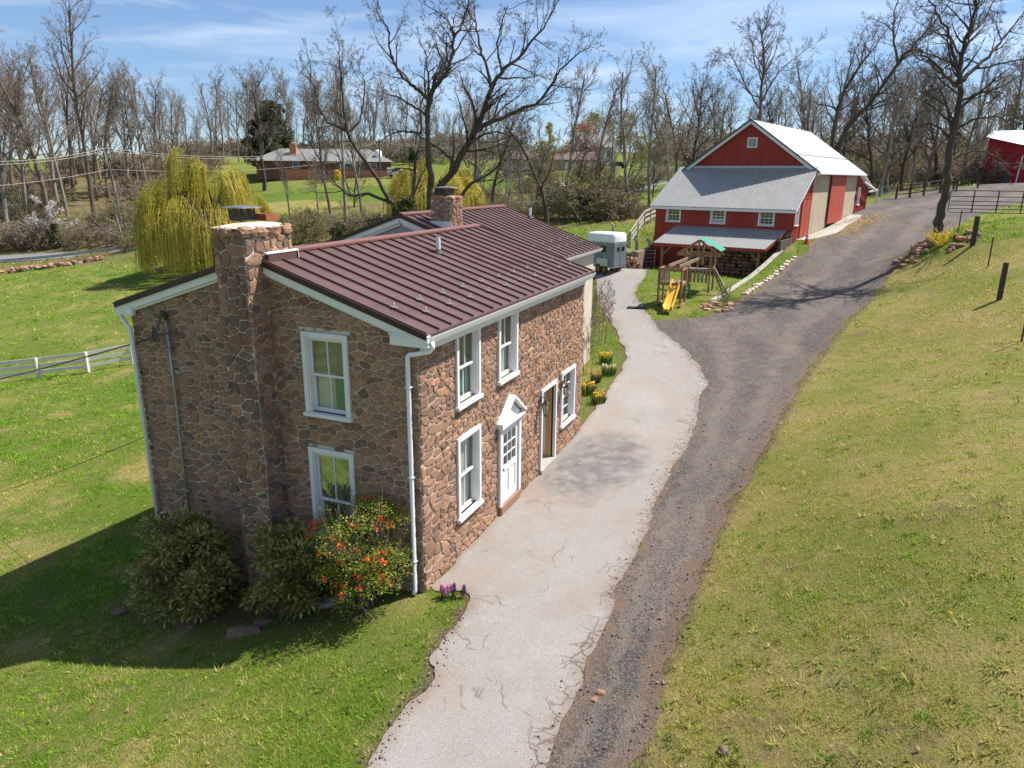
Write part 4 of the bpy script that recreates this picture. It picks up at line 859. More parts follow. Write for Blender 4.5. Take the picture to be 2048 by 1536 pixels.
def siding(mb, a0, a1, b0, top, M, step=.3, mi=0, openings=()):
    xs = [a0, a1]
    face(mb, a0, a1, b0, top, list(openings), M, mi, [k for k in KN if a0 < k < a1], .12)
    n = int((a1-a0)/step)
    for k in range(n+1):
        a = a0+.02+(a1-a0-.04)*k/n; b = b0
        for o in sorted([o for o in openings if o[0]-.03 < a < o[2]+.03], key=lambda o: o[1]):
            mb.box((a-.014, b, 0), (a+.014, o[1], .022), mi, M); b = o[3]
        if top(a)-b > .05: mb.box((a-.014, b, 0), (a+.014, top(a)-.01, .022), mi, M)
KN = []
LE = 6.0                                    # lean-to eave
fo = [(1.36, 4.82, 2.36, 5.80), (4.86, 4.82, 5.88, 5.80), (8.32, 4.82, 9.36, 5.80)]
mb = MB(); siding(mb, 0, 10.3, 1.2, lambda a: LE+.1, FB, .3, 0, fo); mb.build('front_wall', RED, barn, label='shaded red siding under the lean-to roof')
rake = lambda t: 6.02+max(0, min(4.3, t))*.615
ro = [(.32, 4.86, 1.05, 6.12)]
mb = MB(); KN = [4.3]; siding(mb, 0, 4.3, 2.6, rake, RB, .28, 0, ro); mb.build('side_wall', RED, barn, label='sunlit red siding beside the barn door')
mb = MB(); mb.add([(0, 10.3, .9), (21, 10.3, .9), (21, 10.3, 8.6), (4.3, 10.3, 8.6), (0, 10.3, 6.0)], [(0, 1, 2, 3, 4)]); mb.add([(20.9, 0, 1), (20.9, 10.3, 1), (20.9, 10.3, 8.5), (20.9, 4.9, 12), (20.9, 0, 8.5)], [(0, 1, 2, 3, 4)]); mb.build('rear_wall', RED, barn)
def gt(a): return 12.02-abs(a-4.9)*.71
KN = [4.9]; mb = MB(); siding(mb, 0, 9.8, 8.2, gt, lambda a, b, c: (4.3-c, a, b), .3, 0); mb.build('gable_wall', m_red('barn red gable', (.33, .040, .030), (.27, .032, .024)), barn); KN = []
mb = MB(); 
M2 = lambda a, b, c: (4.3-c, a, b)
mb.box((4.36, 10.2, 0), (5.12, 10.28, .06), 0, M2); mb.box((4.36, 10.86, 0), (5.12, 10.94, .06), 0, M2); mb.box((4.36, 10.28, 0), (4.43, 10.86, .06), 0, M2); mb.box((5.05, 10.28, 0), (5.12, 10.86, .06), 0, M2)
gv = mb.build('gable_vent', WHITE, barn)
mb = MB()
for k in range(6):
    z = 10.30+k*.094; mb.add([M2(4.43, z, .045), M2(5.05, z, .045), M2(5.05, z+.06, .01), M2(4.43, z+.06, .01)], [(0, 1, 2, 3)])
mb.box((4.43, 10.28, 0), (5.05, 10.86, .006), 0, M2); mb.build('louvre', plain('grey louvre slats', (.45, .46, .47), None, 3, .6), gv)
# right wall: stucco panels, sliding door, small door
mb = MB(); mb.box((4.3, 0, 2.8), (9.6, .25, 8.4)); mb.box((14.2, .02, 3.4), (19.9, .25, 8.4)); mb.box((9.6, .22, 3), (14.2, .3, 8.4)); mb.build('stucco_wall', STUC2, barn)
def board_door(name, t0, t1, z0, z1, out, par, mat, step=.22):
    m = MB(); m.box((t0, -out, z0), (t1, -out+.05, z1)); n = int((t1-t0)/step)
    for k in range(n): a = t0+(t1-t0)*k/n; m.box((a+.008, -out-.012, z0), (a+(t1-t0)/n-.008, -out, z1))
    return m.build(name, mat, par)
board_door('sliding_door', 9.35, 14.55, 4.55, 8.25, .16, barn, RED_DOOR)
mb = MB(); mb.box((8.6, -.22, 8.18), (15.2, -.10, 8.30)); mb.build('door_track', RED, barn)
sd = board_door('side_door', 1.72, 3.95, 3.95, 6.62, .06, barn, RED_DOOR, .37)
mb = MB(); mb.box((1.6, -.10, 6.62), (4.1, -.02, 6.72)); mb.box((2.82, -.085, 3.96), (2.86, -.07, 6.6)); mb.build('door_rail', RED, sd)
for o in fo: window(barn, FB, *o, 3, 2, [(0, 1, .0, 1, DARK)], .09, True, .05, WHITE)
window(barn, RB, *ro[0], 2, 2, [(0, 1, .0, 1, DARK)], .08, True, .05, WHITE)
# roofs with ribs
def rib_roof(name, p00, p10, p01, p11, mat, par, n, th=.05, rib=.03):
    """p00-p10 the eave, p01-p11 the top edge; ribs run from eave to top"""
    P = [Vector(p) for p in (p00, p10, p11, p01)]; nrm = (P[1]-P[0]).cross(P[3]-P[0]).normalized()
    if nrm.z < 0: nrm = -nrm
    m = MB(); m.add(P+[p-nrm*th for p in P], [(0, 1, 2, 3), (4, 5, 6, 7), (0, 1, 5, 4), (1, 2, 6, 5), (2, 3, 7, 6), (3, 0, 4, 7)])
    for k in range(n+1):
        a = P[0].lerp(P[1], k/n); b = P[3].lerp(P[2], k/n); m.beam(a+nrm*rib*.4, b+nrm*rib*.4, .045, rib, up=nrm)
    return m.build(name, mat, par)
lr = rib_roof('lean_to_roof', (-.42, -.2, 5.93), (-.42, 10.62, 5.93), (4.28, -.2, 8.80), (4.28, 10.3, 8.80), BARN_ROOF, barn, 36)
mb = MB(); mb.box((-.40, -.16, 5.70), (-.34, 10.6, 5.88)); mb.beam((-.36, -.17, 5.80), (4.2, -.17, 8.60), .05, .18); mb.beam((-.36, 10.56, 5.80), (4.2, 10.3, 8.60), .05, .18); mb.build('fascia_board', WHITE, lr)
mb = MB(); mb.box((4.14, .4, 8.72), (4.27, 9.5, 8.90)); mb.build('apron_flashing', GALV, lr)
mr = rib_roof('main_roof', (3.95, -.42, 8.42), (21.3, -.42, 8.42), (3.95, 4.9, 12.20), (21.3, 4.9, 12.20), BARN_ROOF_LIT, barn, 58, .05, .02); mr['label'] = 'sunlit white metal main roof'
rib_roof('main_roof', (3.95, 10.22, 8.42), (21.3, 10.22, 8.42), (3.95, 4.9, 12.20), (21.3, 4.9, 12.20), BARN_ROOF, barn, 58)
mb = MB(); mb.box((3.93, -.50, 8.30), (21.3, -.38, 8.42)); mb.beam((4.05, -.40, 8.27), (4.05, 4.9, 12.05), .10, .22); mb.beam((4.05, 10.2, 8.27), (4.05, 4.9, 12.05), .10, .22); mb.build('rake_board', WHITE, mr)
mb = MB(); mb.beam((3.92, -.44, 8.43), (3.92, 4.9, 12.215), .07, .10); mb.beam((3.92, 10.24, 8.43), (3.92, 4.9, 12.215), .07, .10); mb.build('roof_edge_trim', plain('dark green grey trim', (.07, .09, .10), None, 3, .5), mr)
mb = MB(); mb.beam((3.9, 1.35, 9.72), (21.3, 1.35, 9.72), .05, .03); mb.build('snow_rail', GALV, mr)
# far lean-to
mb = MB(); KN = []; siding(mb, 20.0, 25.4, 3.9, lambda t: 8.35-(t-20)*.21, RB, .3, 0, [(20.9, 5.75, 21.75, 7.2)]); mb.add([(25.4, 0, 3), (25.4, 9, 3), (25.4, 9, 7.2), (25.4, 0, 7.2)], [(0, 1, 2, 3)]); mb.build('far_wall', RED, barn)
window(barn, RB, 20.9, 5.75, 21.75, 7.2, 2, 2, [(0, 1, .0, 1, DARK)], .09, True, .05, WHITE)
fr = rib_roof('far_roof', (25.9, -.4, 7.15), (25.9, 9.5, 7.15), (20.6, -.4, 8.4), (20.6, 9.5, 8.4), BARN_ROOF_LIT, barn, 30)
mb = MB(); mb.tube([(20.4, -.5, 7.75), (25.9, -.55, 7.02)], .10, 6); mb.build('gutter', WHITE_METAL, fr)
# lower open shed: sloping roof on posts
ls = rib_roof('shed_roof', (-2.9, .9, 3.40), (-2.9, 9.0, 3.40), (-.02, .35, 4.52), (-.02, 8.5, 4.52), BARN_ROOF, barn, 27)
mb = MB(); mb.box((-2.92, .92, 3.18), (-2.86, 8.98, 3.36)); mb.beam((-2.86, .9, 3.26), (-.05, .36, 4.38), .05, .17); mb.build('fascia_board', RED, ls)
for s in (8.4, 1.35):
    mb = MB(); mb.box((-2.7, s-.09, 1.2), (-2.52, s+.09, 3.3)); mb.beam((-2.6, s, 2.5), (-2.6, s+(-.75 if s > 5 else .75), 3.25), .11, .11); mb.beam((-2.6, s, 2.45), (-1.9, s, 3.4), .1, .1); mb.build('shed_post', WOOD, barn)
mb = MB(); siding(mb, 7.6, 10.35, 1.1, lambda a: 3.6, lambda a, b, c: (-.05-c, a, b), .3); mb.build('lower_panel', RED, barn)
mb = MB(); mb.box((-.16, .0, .8), (-.04, 7.6, 4.4)); rubble(mb, [(.1, 1.2), (7.6, 1.2), (7.6, 4.3), (.1, 4.3)], [], lambda a, b, c: (-.17-c, a, b), 71, .22, .34, .06, .035, 0)
mb.build('foundation_wall', [STONE_FOOT, MORTAR_GREY], barn)
mb = MB(); mb.box((-2.7, -.05, 1.0), (-.0, .10, 4.0)); mb.build('wing_wall', plain('dark stone bank', (.10, .08, .07), (.06, .05, .045), 3, .95, .8, 9), barn)
# stacked blocks under the shed
g = random.Random(12); mb = MB()
for k in range(7):
    for j in range(14):
        s = .6+j*.42+g.uniform(-.08, .08); z = YARD+.12+k*.24; t = -1.15+k*.07+g.uniform(-.12, .12)
        if z > 3.2-(s-4)*.2: continue
        mb.rock((t, s, z), (g.uniform(.14, .24), g.uniform(.18, .30), g.uniform(.10, .15)), g.randint(0, 9999), 0, g.random(), 5, 7, g.uniform(-.3, .3))
stk = mb.build('stone_stack', m_stone('stacked grey stone', .8), None, loc=(0, 0, 0), label='heap of stacked grey building stone under the lower shed roof', cat='stone stack')
stk.location = BARN_P; stk.rotation_euler = (0, 0, BARN_A)
# concrete apron and ramp by the sliding door
def drape(name, pts, mat, dz=.03, parent=None, **props):
    m = MB(); n = len(pts); vs = [(x, y, ht(x, y)+dz) for x, y in pts]+[(x, y, ht(x, y)-.3) for x, y in pts]
    m.add(vs, [tuple(range(n))]+[(i, (i+1) % n, n+(i+1) % n, n+i) for i in range(n)]); return m.build(name, mat, parent, **props)
APR = [(.9, -.05), (3, -.1), (6, -.15), (9, -.2), (12, -.2), (16, -.1), (18.6, -.05), (18.4, -1.0), (15, -1.5), (11, -1.7), (7, -1.5), (4, -1.2), (1.0, -.85)]
drape('concrete_apron', [tuple(bw(t, s)[:2]) for t, s in APR], CONC, .05, kind='structure')
# traffic cone
cp = bw(-.05, -1.02); cp = hit(1613, 487)
cone = thing('traffic_cone', 'orange traffic cone with two white bands at the corner of the red barn', 'traffic cone', (cp[0], cp[1], ht(cp[0], cp[1])))
OR = plain('orange plastic', (.75, .10, .03), (.62, .08, .02), 5, .4)
mb = MB(); mb.box((-.2, -.2, 0), (.2, .2, .04)); mb.build('base', OR, cone, bevel=.01)
mb = MB(); mb.lathe((0, 0, .04), [(.16, 0), (.115, .28), (.09, .42), (.075, .52), (.05, .64), (.03, .78), (.02, .78)], 16); mb.build('body', OR, cone, smooth=False)
for z0, r0, z1, r1 in ((.28, .115, .42, .09), (.52, .075, .64, .05)):
    mb = MB(); mb.lathe((0, 0, .04), [(r0+.004, z0), (r1+.004, z1)], 16); mb.build('reflective_band', WHITE, cone)

# retaining wall along the yard
RW0 = np.array(bw(-9.6, .05)); RW1 = np.array(bw(-2.6, .0))
rwp = [hit(1432, 612), None]
mb = MB(); n = 22
for k in range(n):
    a = -14.6+k*.56; b = a+.56
    for (q, w) in ((a, b),):
        pa = bw(a, .22); pb = bw(b, .22); za = max(ht(*bw(a, -.5)[:2]), ht(*bw(a, .2)[:2]))+.06; zb2 = max(ht(*bw(b, -.5)[:2]), ht(*bw(b, .2)[:2]))+.06
        na = np.array(bw(a, -.12)); nb = np.array(bw(b, -.12))
        mb.add([(pa[0], pa[1], .7), (pb[0], pb[1], .7), (nb[0], nb[1], .7), (na[0], na[1], .7), (pa[0], pa[1], za), (pb[0], pb[1], zb2), (nb[0], nb[1], zb2), (na[0], na[1], za)],
               [(0, 1, 5, 4), (4, 5, 6, 7), (2, 3, 7, 6)]+([(3, 0, 4, 7)] if k == 0 else [])+([(1, 2, 6, 5)] if k == n-1 else []))
mb.build('retaining_wall', CONC, None, label='low concrete retaining wall beside the play set lawn', cat='wall')
ORD = 'first second third fourth fifth sixth seventh eighth ninth tenth eleventh twelfth thirteenth fourteenth fifteenth sixteenth last'.split()
# row of pale edging stones
a = hit(1592, 514); b = hit(1486, 590); proto = None
for k in range(17):
    p = a+(b-a)*(k+.5)/17; p[0] += random.Random(k).uniform(-.06, .06); p[1] += random.Random(k+50).uniform(-.08, .08); zz = ht(p[0], p[1])
    if k % 6 == 0:
        m = MB(); m.rock((0, 0, 0), (.24, .15, .10), k, 0, .5, 5, 8)
        proto = m.build('edging_stone', plain('pale limestone %d' % k, (.62, .53, .45), (.48, .40, .34), 5, .9, .4, 30), None, group='pale edging stones along the gravel drive', label='pale stone block in the row edging the gravel drive', cat='edging stone')
        o = proto
    else: o = proto.copy(); COL.objects.link(o)
    o['label'] = ORD[k]+' pale edging stone of the row by the gravel drive, counted from the barn end'
    o.location = (p[0], p[1], zz+.03); o.rotation_euler = (0, 0, math.atan2(b[1]-a[1], b[0]-a[0])+random.Random(k+9).uniform(-.3, .3)); s = random.Random(k+3).uniform(.75, 1.25); o.scale = (s, s, s)

# ================================================================== PLAY SET
PS = np.array([27.75, .60]); psz = ht(*PS)
play = thing('play_set', 'wooden play set with two forts, green canopy and yellow slide on the small lawn', 'play set', (PS[0], PS[1], psz), RAD(-2))
CED = plain('cedar timber', (.36, .20, .10), (.24, .13, .06), 3, .75, .3, 40); CED2 = plain('greyed cedar', (.34, .25, .17), (.24, .17, .11), 3, .8, .3, 40)
mb = MB()
for x in (-.55, .55):
    for y in (-.6, .6): mb.box((x-.05, y-.05, 0), (x+.05, y+.05, 1.98))
    mb.box((x-.03, -.6, 1.08), (x+.03, .6, 1.2)); mb.box((x-.03, -.6, 1.86), (x+.03, .6, 1.98))
for y in (-.6, .6): mb.box((-.55, y-.03, 1.08), (.55, y+.03, 1.2)); mb.box((-.55, y-.03, 1.86), (.55, y+.03, 1.98))
mb.beam((-.55, -.6, .9), (-.55, .05, 0.02), .05, .1); mb.box((-.8, -.66, .0), (.6, -.56, .09)); mb.box((-.8, .56, .0), (.6, .66, .09))
mb.build('front_fort', CED, play)
mb = MB(); mb.box((-.6, -.62, 1.2), (.6, .62, 1.24)); mb.build('platform', CED2, play)
mb = MB()
for k in range(6): y = .02+k*.11; mb.box((-.60, y, 1.22), (-.57, y+.085, 1.9))
for k in range(5): x = -.5+k*.21; mb.box((x, .6, 1.22), (x+.17, .63, 1.9))
mb.build('picket_wall', CED2, play)
YEL = plain('yellow plastic', (.80, .47, .05), (.72, .40, .04), 3, .35, 0, 10, 0, .5)
mb = MB(); n = 22; W_ = .25; pr = []
for k in range(n+1):
    f = k/n; x = -.25-1.95*f; z = 1.22-1.14*f+.11*sin(f*2*pi*1.0)*(1-f*.3)
    if f > .93: z = max(z, .08)
    pr.append((x, z))
vs = []
for x, z in pr:
    for y, dz in ((-W_, .17), (-W_, .17), (-W_+.05, .17), (-W_+.06, .0), (W_-.06, 0), (W_-.05, .17), (W_, .17), (W_, -.05), (-W_, -.05)): vs.append((x, y-.30, z+dz))
fs = [(k*9+j, k*9+(j+1) % 9, (k+1)*9+(j+1) % 9, (k+1)*9+j) for k in range(n) for j in range(9)]
mb.add(vs, fs); sl = mb.build('slide', YEL, play, smooth=False)
mb = MB()
for y in (-.15, 0, .15): mb.box((pr[-1][0]-.03, y-.33, -.02), (pr[-1][0]+.06, y-.27, .14))
mb.build('slide_foot', YEL, sl)
# rear fort with canopy, overhead beams, glider, climbing ladder
q = at(1392, 575, 41.5)-np.array([PS[0], PS[1], 0]); fx, fy = q[0], q[1]; fz = ht(PS[0]+fx, PS[1]+fy)-psz
mb = MB()
for x in (-.65, .65):
    for y in (-.70, .70):
        mb.box((fx+x-.05, fy+y-.05, fz), (fx+x+.05, fy+y+.05, fz+(2.35)))
for x in (-.65, .65): mb.box((fx+x-.05, fy-.05, fz+1.4), (fx+x+.05, fy+.05, fz+2.9)); mb.box((fx+x-.03, fy-1.2, fz+2.02), (fx+x+.03, fy+1.2, fz+2.16)); mb.beam((fx+x, fy-1.15, fz+2.15), (fx+x, fy, fz+2.92), .05, .1); mb.beam((fx+x, fy+1.15, fz+2.15), (fx+x, fy, fz+2.92), .05, .1)
for y in (-.7, .7): mb.box((fx-.65, fy+y-.03, fz+1.3), (fx+.65, fy+y+.03, fz+1.42))
mb.build('canopy_fort', CED, play)
mb = MB()
for k in range(6): y = -.6+k*.22; mb.box((fx-.68, fy+y, fz+.55), (fx-.65, fy+y+.13, fz+1.3))
mb.box((fx-.66, fy-.7, fz+1.2), (fx+.66, fy+.7, fz+1.24)); mb.build('picket_wall', CED2, play)
GRN = plain('green canopy cloth', (.03, .27, .18), (.02, .21, .14), 3, .7)
mb = MB(); nn = 12; vs = []
for k in range(nn+1):
    f = -1.0*k/nn; y = 1.25*f; z = 2.98-.62*abs(f)**1.25
    vs += [(fx-.78, fy+y, fz+z), (fx+.78, fy+y, fz+z)]
mb.add(vs, [(2*k, 2*k+1, 2*k+3, 2*k+2) for k in range(nn)]); mb.build('canopy', GRN, play, smooth=True)
mb = MB()
for y in (.28, -.28): mb.beam((.2, y, 2.02), (fx-.55, fy+y*1.0, fz+2.0), .06, .16)
mb.build('swing_beam', CED2, play)
mb = MB(); sx, sy = fx*.52, fy*.52
for dx in (-.25, .25): mb.tube([(sx+dx, sy, 2.0), (sx+dx, sy, .55)], .012, 5)
gl = mb.build('swing_rope', plain('green rope', (.04, .2, .14), None, 5, .7), play)
mb = MB(); mb.box((sx-.35, sy-.16, .42), (sx+.35, sy+.16, .5)); mb.box((sx-.33, sy+.1, .5), (sx-.1, sy+.18, .85)); mb.box((sx+.1, sy-.18, .5), (sx+.33, sy-.1, .85)); mb.box((sx-.03, sy-.35, .36), (sx+.03, sy+.35, .42)); mb.build('swing_seat', GRN, play, bevel=.02)
mb = MB(); lx = fx+.2
for y in (-.45, .1): mb.beam((lx-.3, fy-.75+y*.2, fz+1.35), (lx-.9, fy-1.6+y*.5, fz), .06, .1)
for k in range(7):
    f = (k+.5)/7; mb.beam((lx-.3-.6*f, fy-.75-.09-.85*f-.225*f*0, fz+1.35*(1-f)), (lx-.3-.6*f, fy-.75+.02-.85*f+.05*f, fz+1.35*(1-f)), .05, .05)
mb.build('climbing_ladder', CED2, play)
# flat mat on the drive
p = hit(1272, 617); mb = MB(); mb.box((-.22, -.45, 0), (.22, .45, .03)); mb.build('rubber_mat', plain('black rubber', (.03, .03, .035), None, 5, .8), None, loc=(p[0], p[1], ht(p[0], p[1])+.045), label='small black rubber mat lying at the edge of the drive by the play set', cat='mat')
# ================================================================== HORSE TRAILER
tp = at(1212, 520, 47.5); tz = ht(tp[0], tp[1])
trl = thing('horse_trailer', 'grey horse trailer with a white rounded roof parked at the end of the drive', 'trailer', (tp[0], tp[1], tz), RAD(-17))
trl.scale = (.78, .66, 1.08)
TG = plain('trailer grey paint', (.20, .22, .25), (.15, .17, .19), 2, .4, 0, 10, .2); SIL = plain('silver aluminium', (.55, .56, .57), (.45, .46, .47), 3, .35, 0, 10, .7)
def rrect(w, h, r, n=5):
    out = []
    for cx, cy, a0 in ((w-r, h-r, 0), (-w+r, h-r, pi/2)):
        for k in range(n+1): a = a0+pi/2*k/n; out.append((cx+r*cos(a), cy+r*sin(a)))
    return [(w, 0)]+out+[(-w, 0)]
mb = MB(); mb.box((-1.0, -1.55, .42), (1.0, 1.55, 1.9)); mb.build('body', TG, trl, bevel=.05)
mb = MB(); pr = rrect(1.02, .52, .3)
secs = [(-1.45, .72, -.12), (-1.56, .9, -.03), (-1.5, 1, 0), (1.5, 1, 0), (1.58, .9, -.03), (1.47, .72, -.12)]
secs = [(-1.58, .86, .80), (-1.5, .97, .95), (-1.3, 1, 1), (1.3, 1, 1), (1.5, .97, .95), (1.58, .86, .8)]
vs = [(a*sx_, y, 1.9+b*sz_) for y, sx_, sz_ in secs for a, b in pr]; m_ = len(pr)
mb.add(vs, [(i*m_+k, i*m_+k+1, (i+1)*m_+k+1, (i+1)*m_+k) for i in range(len(secs)-1) for k in range(m_-1)]+[tuple(range(m_)), tuple(range((len(secs)-1)*m_, len(secs)*m_))])
tr = mb.build('roof', plain('white fibreglass', (.78, .78, .77), (.68, .68, .67), 2, .35), trl, smooth=True)
mb = MB()
for y in (-.55, .55): mb.box((-1.005, y-.02, .45), (-.98, y+.02, 1.9))
mb.box((-1.03, -1.56, 1.86), (1.03, 1.56, 1.93)); mb.box((-1.02, -1.56, .40), (1.02, 1.56, .46)); mb.build('trim_rail', SIL, tr)
for y in (-.35, .85):
    mb = MB(); mb.box((-1.012, y-.38, 1.30), (-.99, y+.38, 1.68)); mb.build('side_window', plain('dark tinted glass', (.015, .015, .018), None, 3, .15, 0, 10, 0, .8), trl)
for xa in (-1.18, .98): mb = MB(); mb.box((xa, -1.0, .42), (xa+.2, .3, .95)); mb.build('fender', SIL, trl, bevel=.08)
for x in (-1.08, 1.08):
    for y in (-.68, .0):
        mb = MB(); mb.tube([(x-.1, y, .32), (x+.1, y, .32)], .32, 18); w_ = mb.build('wheel', plain('tyre rubber', (.03, .03, .03), None, 4, .9), trl)
        mb = MB(); mb.tube([(x-.11, y, .32), (x+.11, y, .32)], .17, 14); mb.build('rim', plain('rusty rim', (.35, .12, .05), (.2, .08, .04), 6, .7), w_)
mb = MB(); mb.box((-.95, -1.60, .5), (-.02, -1.55, 1.85)); mb.box((.02, -1.60, .5), (.95, -1.55, 1.85)); mb.build('rear_door', TG, trl, bevel=.02)
mb = MB(); mb.box((-.5, -1.61, 1.35), (-.15, -1.6, 1.6)); mb.box((.2, -1.61, 1.35), (.6, -1.6, 1.6)); mb.build('door_window', plain('black opening', (.01, .01, .01), None, 3, .3), trl)
mb = MB(); mb.beam((-.7, 1.5, .45), (0, 2.8, .45), .1, .1); mb.beam((.7, 1.5, .45), (0, 2.8, .45), .1, .1); mb.tube([(0, 2.6, 0), (0, 2.6, .8)], .04, 8); mb.build('hitch', IRON, trl)
# firewood heap and block wall behind the trailer
p = at(1259, 520, 50.5); z0 = ht(p[0], p[1]); g = random.Random(8); mb = MB()
for k in range(80):
    a = g.uniform(0, 6.28); r = g.random()**.6; h = (1-r)*1.25+.1; l = g.uniform(.2, .4); x, y = p[0]+r*.95*cos(a), p[1]+r*.85*sin(a); t_ = g.uniform(0, 3.1); dz = g.uniform(-.08, .08); rr = g.uniform(.06, .11)
    mb.tube([(x-l*cos(t_)/2, y-l*sin(t_)/2, z0+h*.95-dz), (x+l*cos(t_)/2, y+l*sin(t_)/2, z0+h*.95+dz)], rr, 6, 0, g.random())
for k in range(60):
    a = g.uniform(0, 6.28); h = g.uniform(.1, 1.15); r = 1-h*.55; x, y = p[0]+r*.95*cos(a), p[1]+r*.85*sin(a); mb.tube([(x, y, z0+h), (x+.25*cos(a), y+.25*sin(a), z0+h+g.uniform(-.05, .05))], g.uniform(.07, .12), 6, 0, g.random())
kf = NT('split firewood'); kf.color(kf.ramp(kf.attr('rnd'), [(0, (.30, .17, .09)), (.35, (.16, .09, .055)), (.7, (.40, .26, .15)), (1, (.22, .13, .08))])).rough(.9).bump(kf.noise(kf.obj(), 12, 4), .5, .02)
mb.build('firewood_heap', kf.m, None, label='heap of split firewood between the horse trailer and the block wall', cat='firewood')
pa, pb = at(1272, 520, 53), bw(.3, 10.7); mb = MB(); za = ht(pa[0], pa[1])
mb.beam((pa[0], pa[1], za+.55), (pb[0], pb[1], za+.55), .3, 1.7); mb.build('block_wall', plain('brown block wall', (.26, .17, .13), (.18, .12, .095), 2.5, .92, .5, 14), None, label='brown masonry yard wall joining the left corner of the red barn', cat='wall')

# pen behind the wall: concrete posts with bent tops and pipe rails
PEN = plain('weathered concrete post', (.46, .38, .29), (.34, .28, .21), 4, .9, .4, 20)
for i, (u, v, D) in enumerate([(1251, 476, 57), (1274, 476, 57), (1300, 470, 57), (1226, 470, 60)]):
    p = at(u, v, D); z = ht(p[0], p[1]); mb = MB(); hgt = 1.75 if i < 3 else 1.2
    mb.tube([(0, 0, -.2), (0, 0, hgt), (-.04, .12, hgt+.2), (-.06, .24, hgt+.26)], [.13, .12, .11, .09], 6)
    o = mb.build('pen_post', PEN, None, loc=(p[0], p[1], z), group='bent topped concrete posts of the pen', label=['bent topped concrete post nearest the horse trailer roof', 'middle bent topped concrete post between trailer and barn', 'bent topped concrete post close to the barn corner', 'short bent topped concrete post showing over the trailer roof'][i], cat='post')
PIPE = plain('pale pipe rail', (.56, .53, .48), (.42, .40, .36), 5, .6)
def rail_fence(name, label, pts, heights, post_h, mat, pr=.03, rr=.025, square=False, step=None, group=None, sink=.3, postmat=None, rw=None):
    p0 = pts[0]; root = thing(name, label, 'fence', (p0[0], p0[1], ht(p0[0], p0[1])), 0, group); o = np.array([p0[0], p0[1], ht(p0[0], p0[1])]); Z = [ht(p[0], p[1]) for p in pts]
    for (p, z) in zip(pts, Z):
        m = MB(); a = np.array([p[0], p[1], z])-o
        if square: m.box((a[0]-pr, a[1]-pr, a[2]-sink), (a[0]+pr, a[1]+pr, a[2]+post_h))
        else: m.tube([a-np.array([0, 0, sink]), a+np.array([0, 0, post_h])], pr, 8)
        m.build('fence_post', postmat or mat, root)
    for h in heights:
        m = MB()
        for k in range(len(pts)-1):
            a = np.array([pts[k][0], pts[k][1], Z[k]+h])-o; b = np.array([pts[k+1][0], pts[k+1][1], Z[k+1]+h])-o
            if rw:
                d = (b-a); s = np.array([-d[1], d[0], 0])/np.hypot(d[0], d[1])*(pr+rw[0]/2)*rw[2]; jt = random.Random(k*7+int(h*10)).uniform(-.02, .02)
                m.beam(a+s+np.array([0, 0, jt]), b+s, rw[0], rw[1])
            else: m.tube([a, b], rr, 6)
        m.build('fence_rail', mat, root)
    return root
def lineup(a, b, n): return [(a[0]+(b[0]-a[0])*k/n, a[1]+(b[1]-a[1])*k/n) for k in range(n+1)]
rail_fence('pipe_fence', 'pale pipe rail pen fence between the horse trailer and the red barn', lineup(at(1244, 478, 55), at(1312, 478, 55.5), 3), (.45, .75, 1.05, 1.3), 1.35, PIPE, .035, .025)
rail_fence('plank_fence', 'white plank pen fence running back behind the barn corner', lineup(at(1262, 470, 60), at(1312, 448, 70), 4), (.5, .9, 1.3), 1.35, PIPE, .05, .03, True, rw=(.04, .16, 1))

# ================================================================== FENCES, GATE, POSTS
f0 = hit(78, 757); f1 = hit(177, 745); f2 = hit(266, 728); d_ = (f0-f2)/2
fp = [f2[:2]-d_[:2]*.98, f2[:2], f1[:2], f0[:2]]+[f0[:2]+d_[:2]*k for k in (1.0, 2.0, 3.0)]
rail_fence('board_fence', 'grey weathered three board fence across the lawn beyond the farmhouse', fp, (.38, .76, 1.14), 1.24, WOOD_GREY, .07, .03, True, rw=(.035, .20, -1), postmat=WOOD_GREY)
def post(u, v, D, h, r, name, label, mat, group=None, lean=0.0):
    p = hit(u, v) if D is None else at(u, v, D); z = ht(p[0], p[1]); m = MB()
    m.tube([(0, 0, -.3), (0, 0, h*.5), (lean, 0, h)], [r, r, r*.96], 10); return m.build(name, mat, None, loc=(p[0], p[1], z), label=label, cat='fence post', group=group)
post(1945, 491, None, 1.5, .13, 'fence_post', 'thick brown wooden fence post beside the dry stone heap below the gate', WOOD_DARK)
post(1998, 600, None, 1.5, .105, 'fence_post', 'dark wooden fence post standing alone on the hillside grass', WOOD_DARK)
for u, v, h, l in ((1975, 535, 1.4, 'thin dark steel post on the hill between two wooden posts'), (2042, 684, 1.45, 'thin black steel post at the right of the hillside grass'), (1917, 457, 1.25, 'thin steel post close to the black gate')):
    p = hit(u, v) if v > 480 else at(u, v, 40.5); m = MB(); m.box((-.03, -.025, -.3), (.03, -.012, h)); m.box((-.007, -.012, -.3), (.007, .03, h))
    for k in range(9): m.box((-.012, -.04, .2+k*.13), (.012, -.025, .24+k*.13))
    m.build('steel_post', IRON, None, loc=(p[0], p[1], ht(p[0], p[1])), label=l, cat='fence post').rotation_euler = (0, 0, 1.0)
p = hit(2200, 800); m = MB(); m.tube([(0, 0, -.3), (0, 0, 1.5)], .1, 10); m.build('fence_post', WOOD_DARK, None, loc=(p[0], p[1], ht(p[0], p[1])), label='wooden post whose shadow falls on the near hillside', cat='fence post')
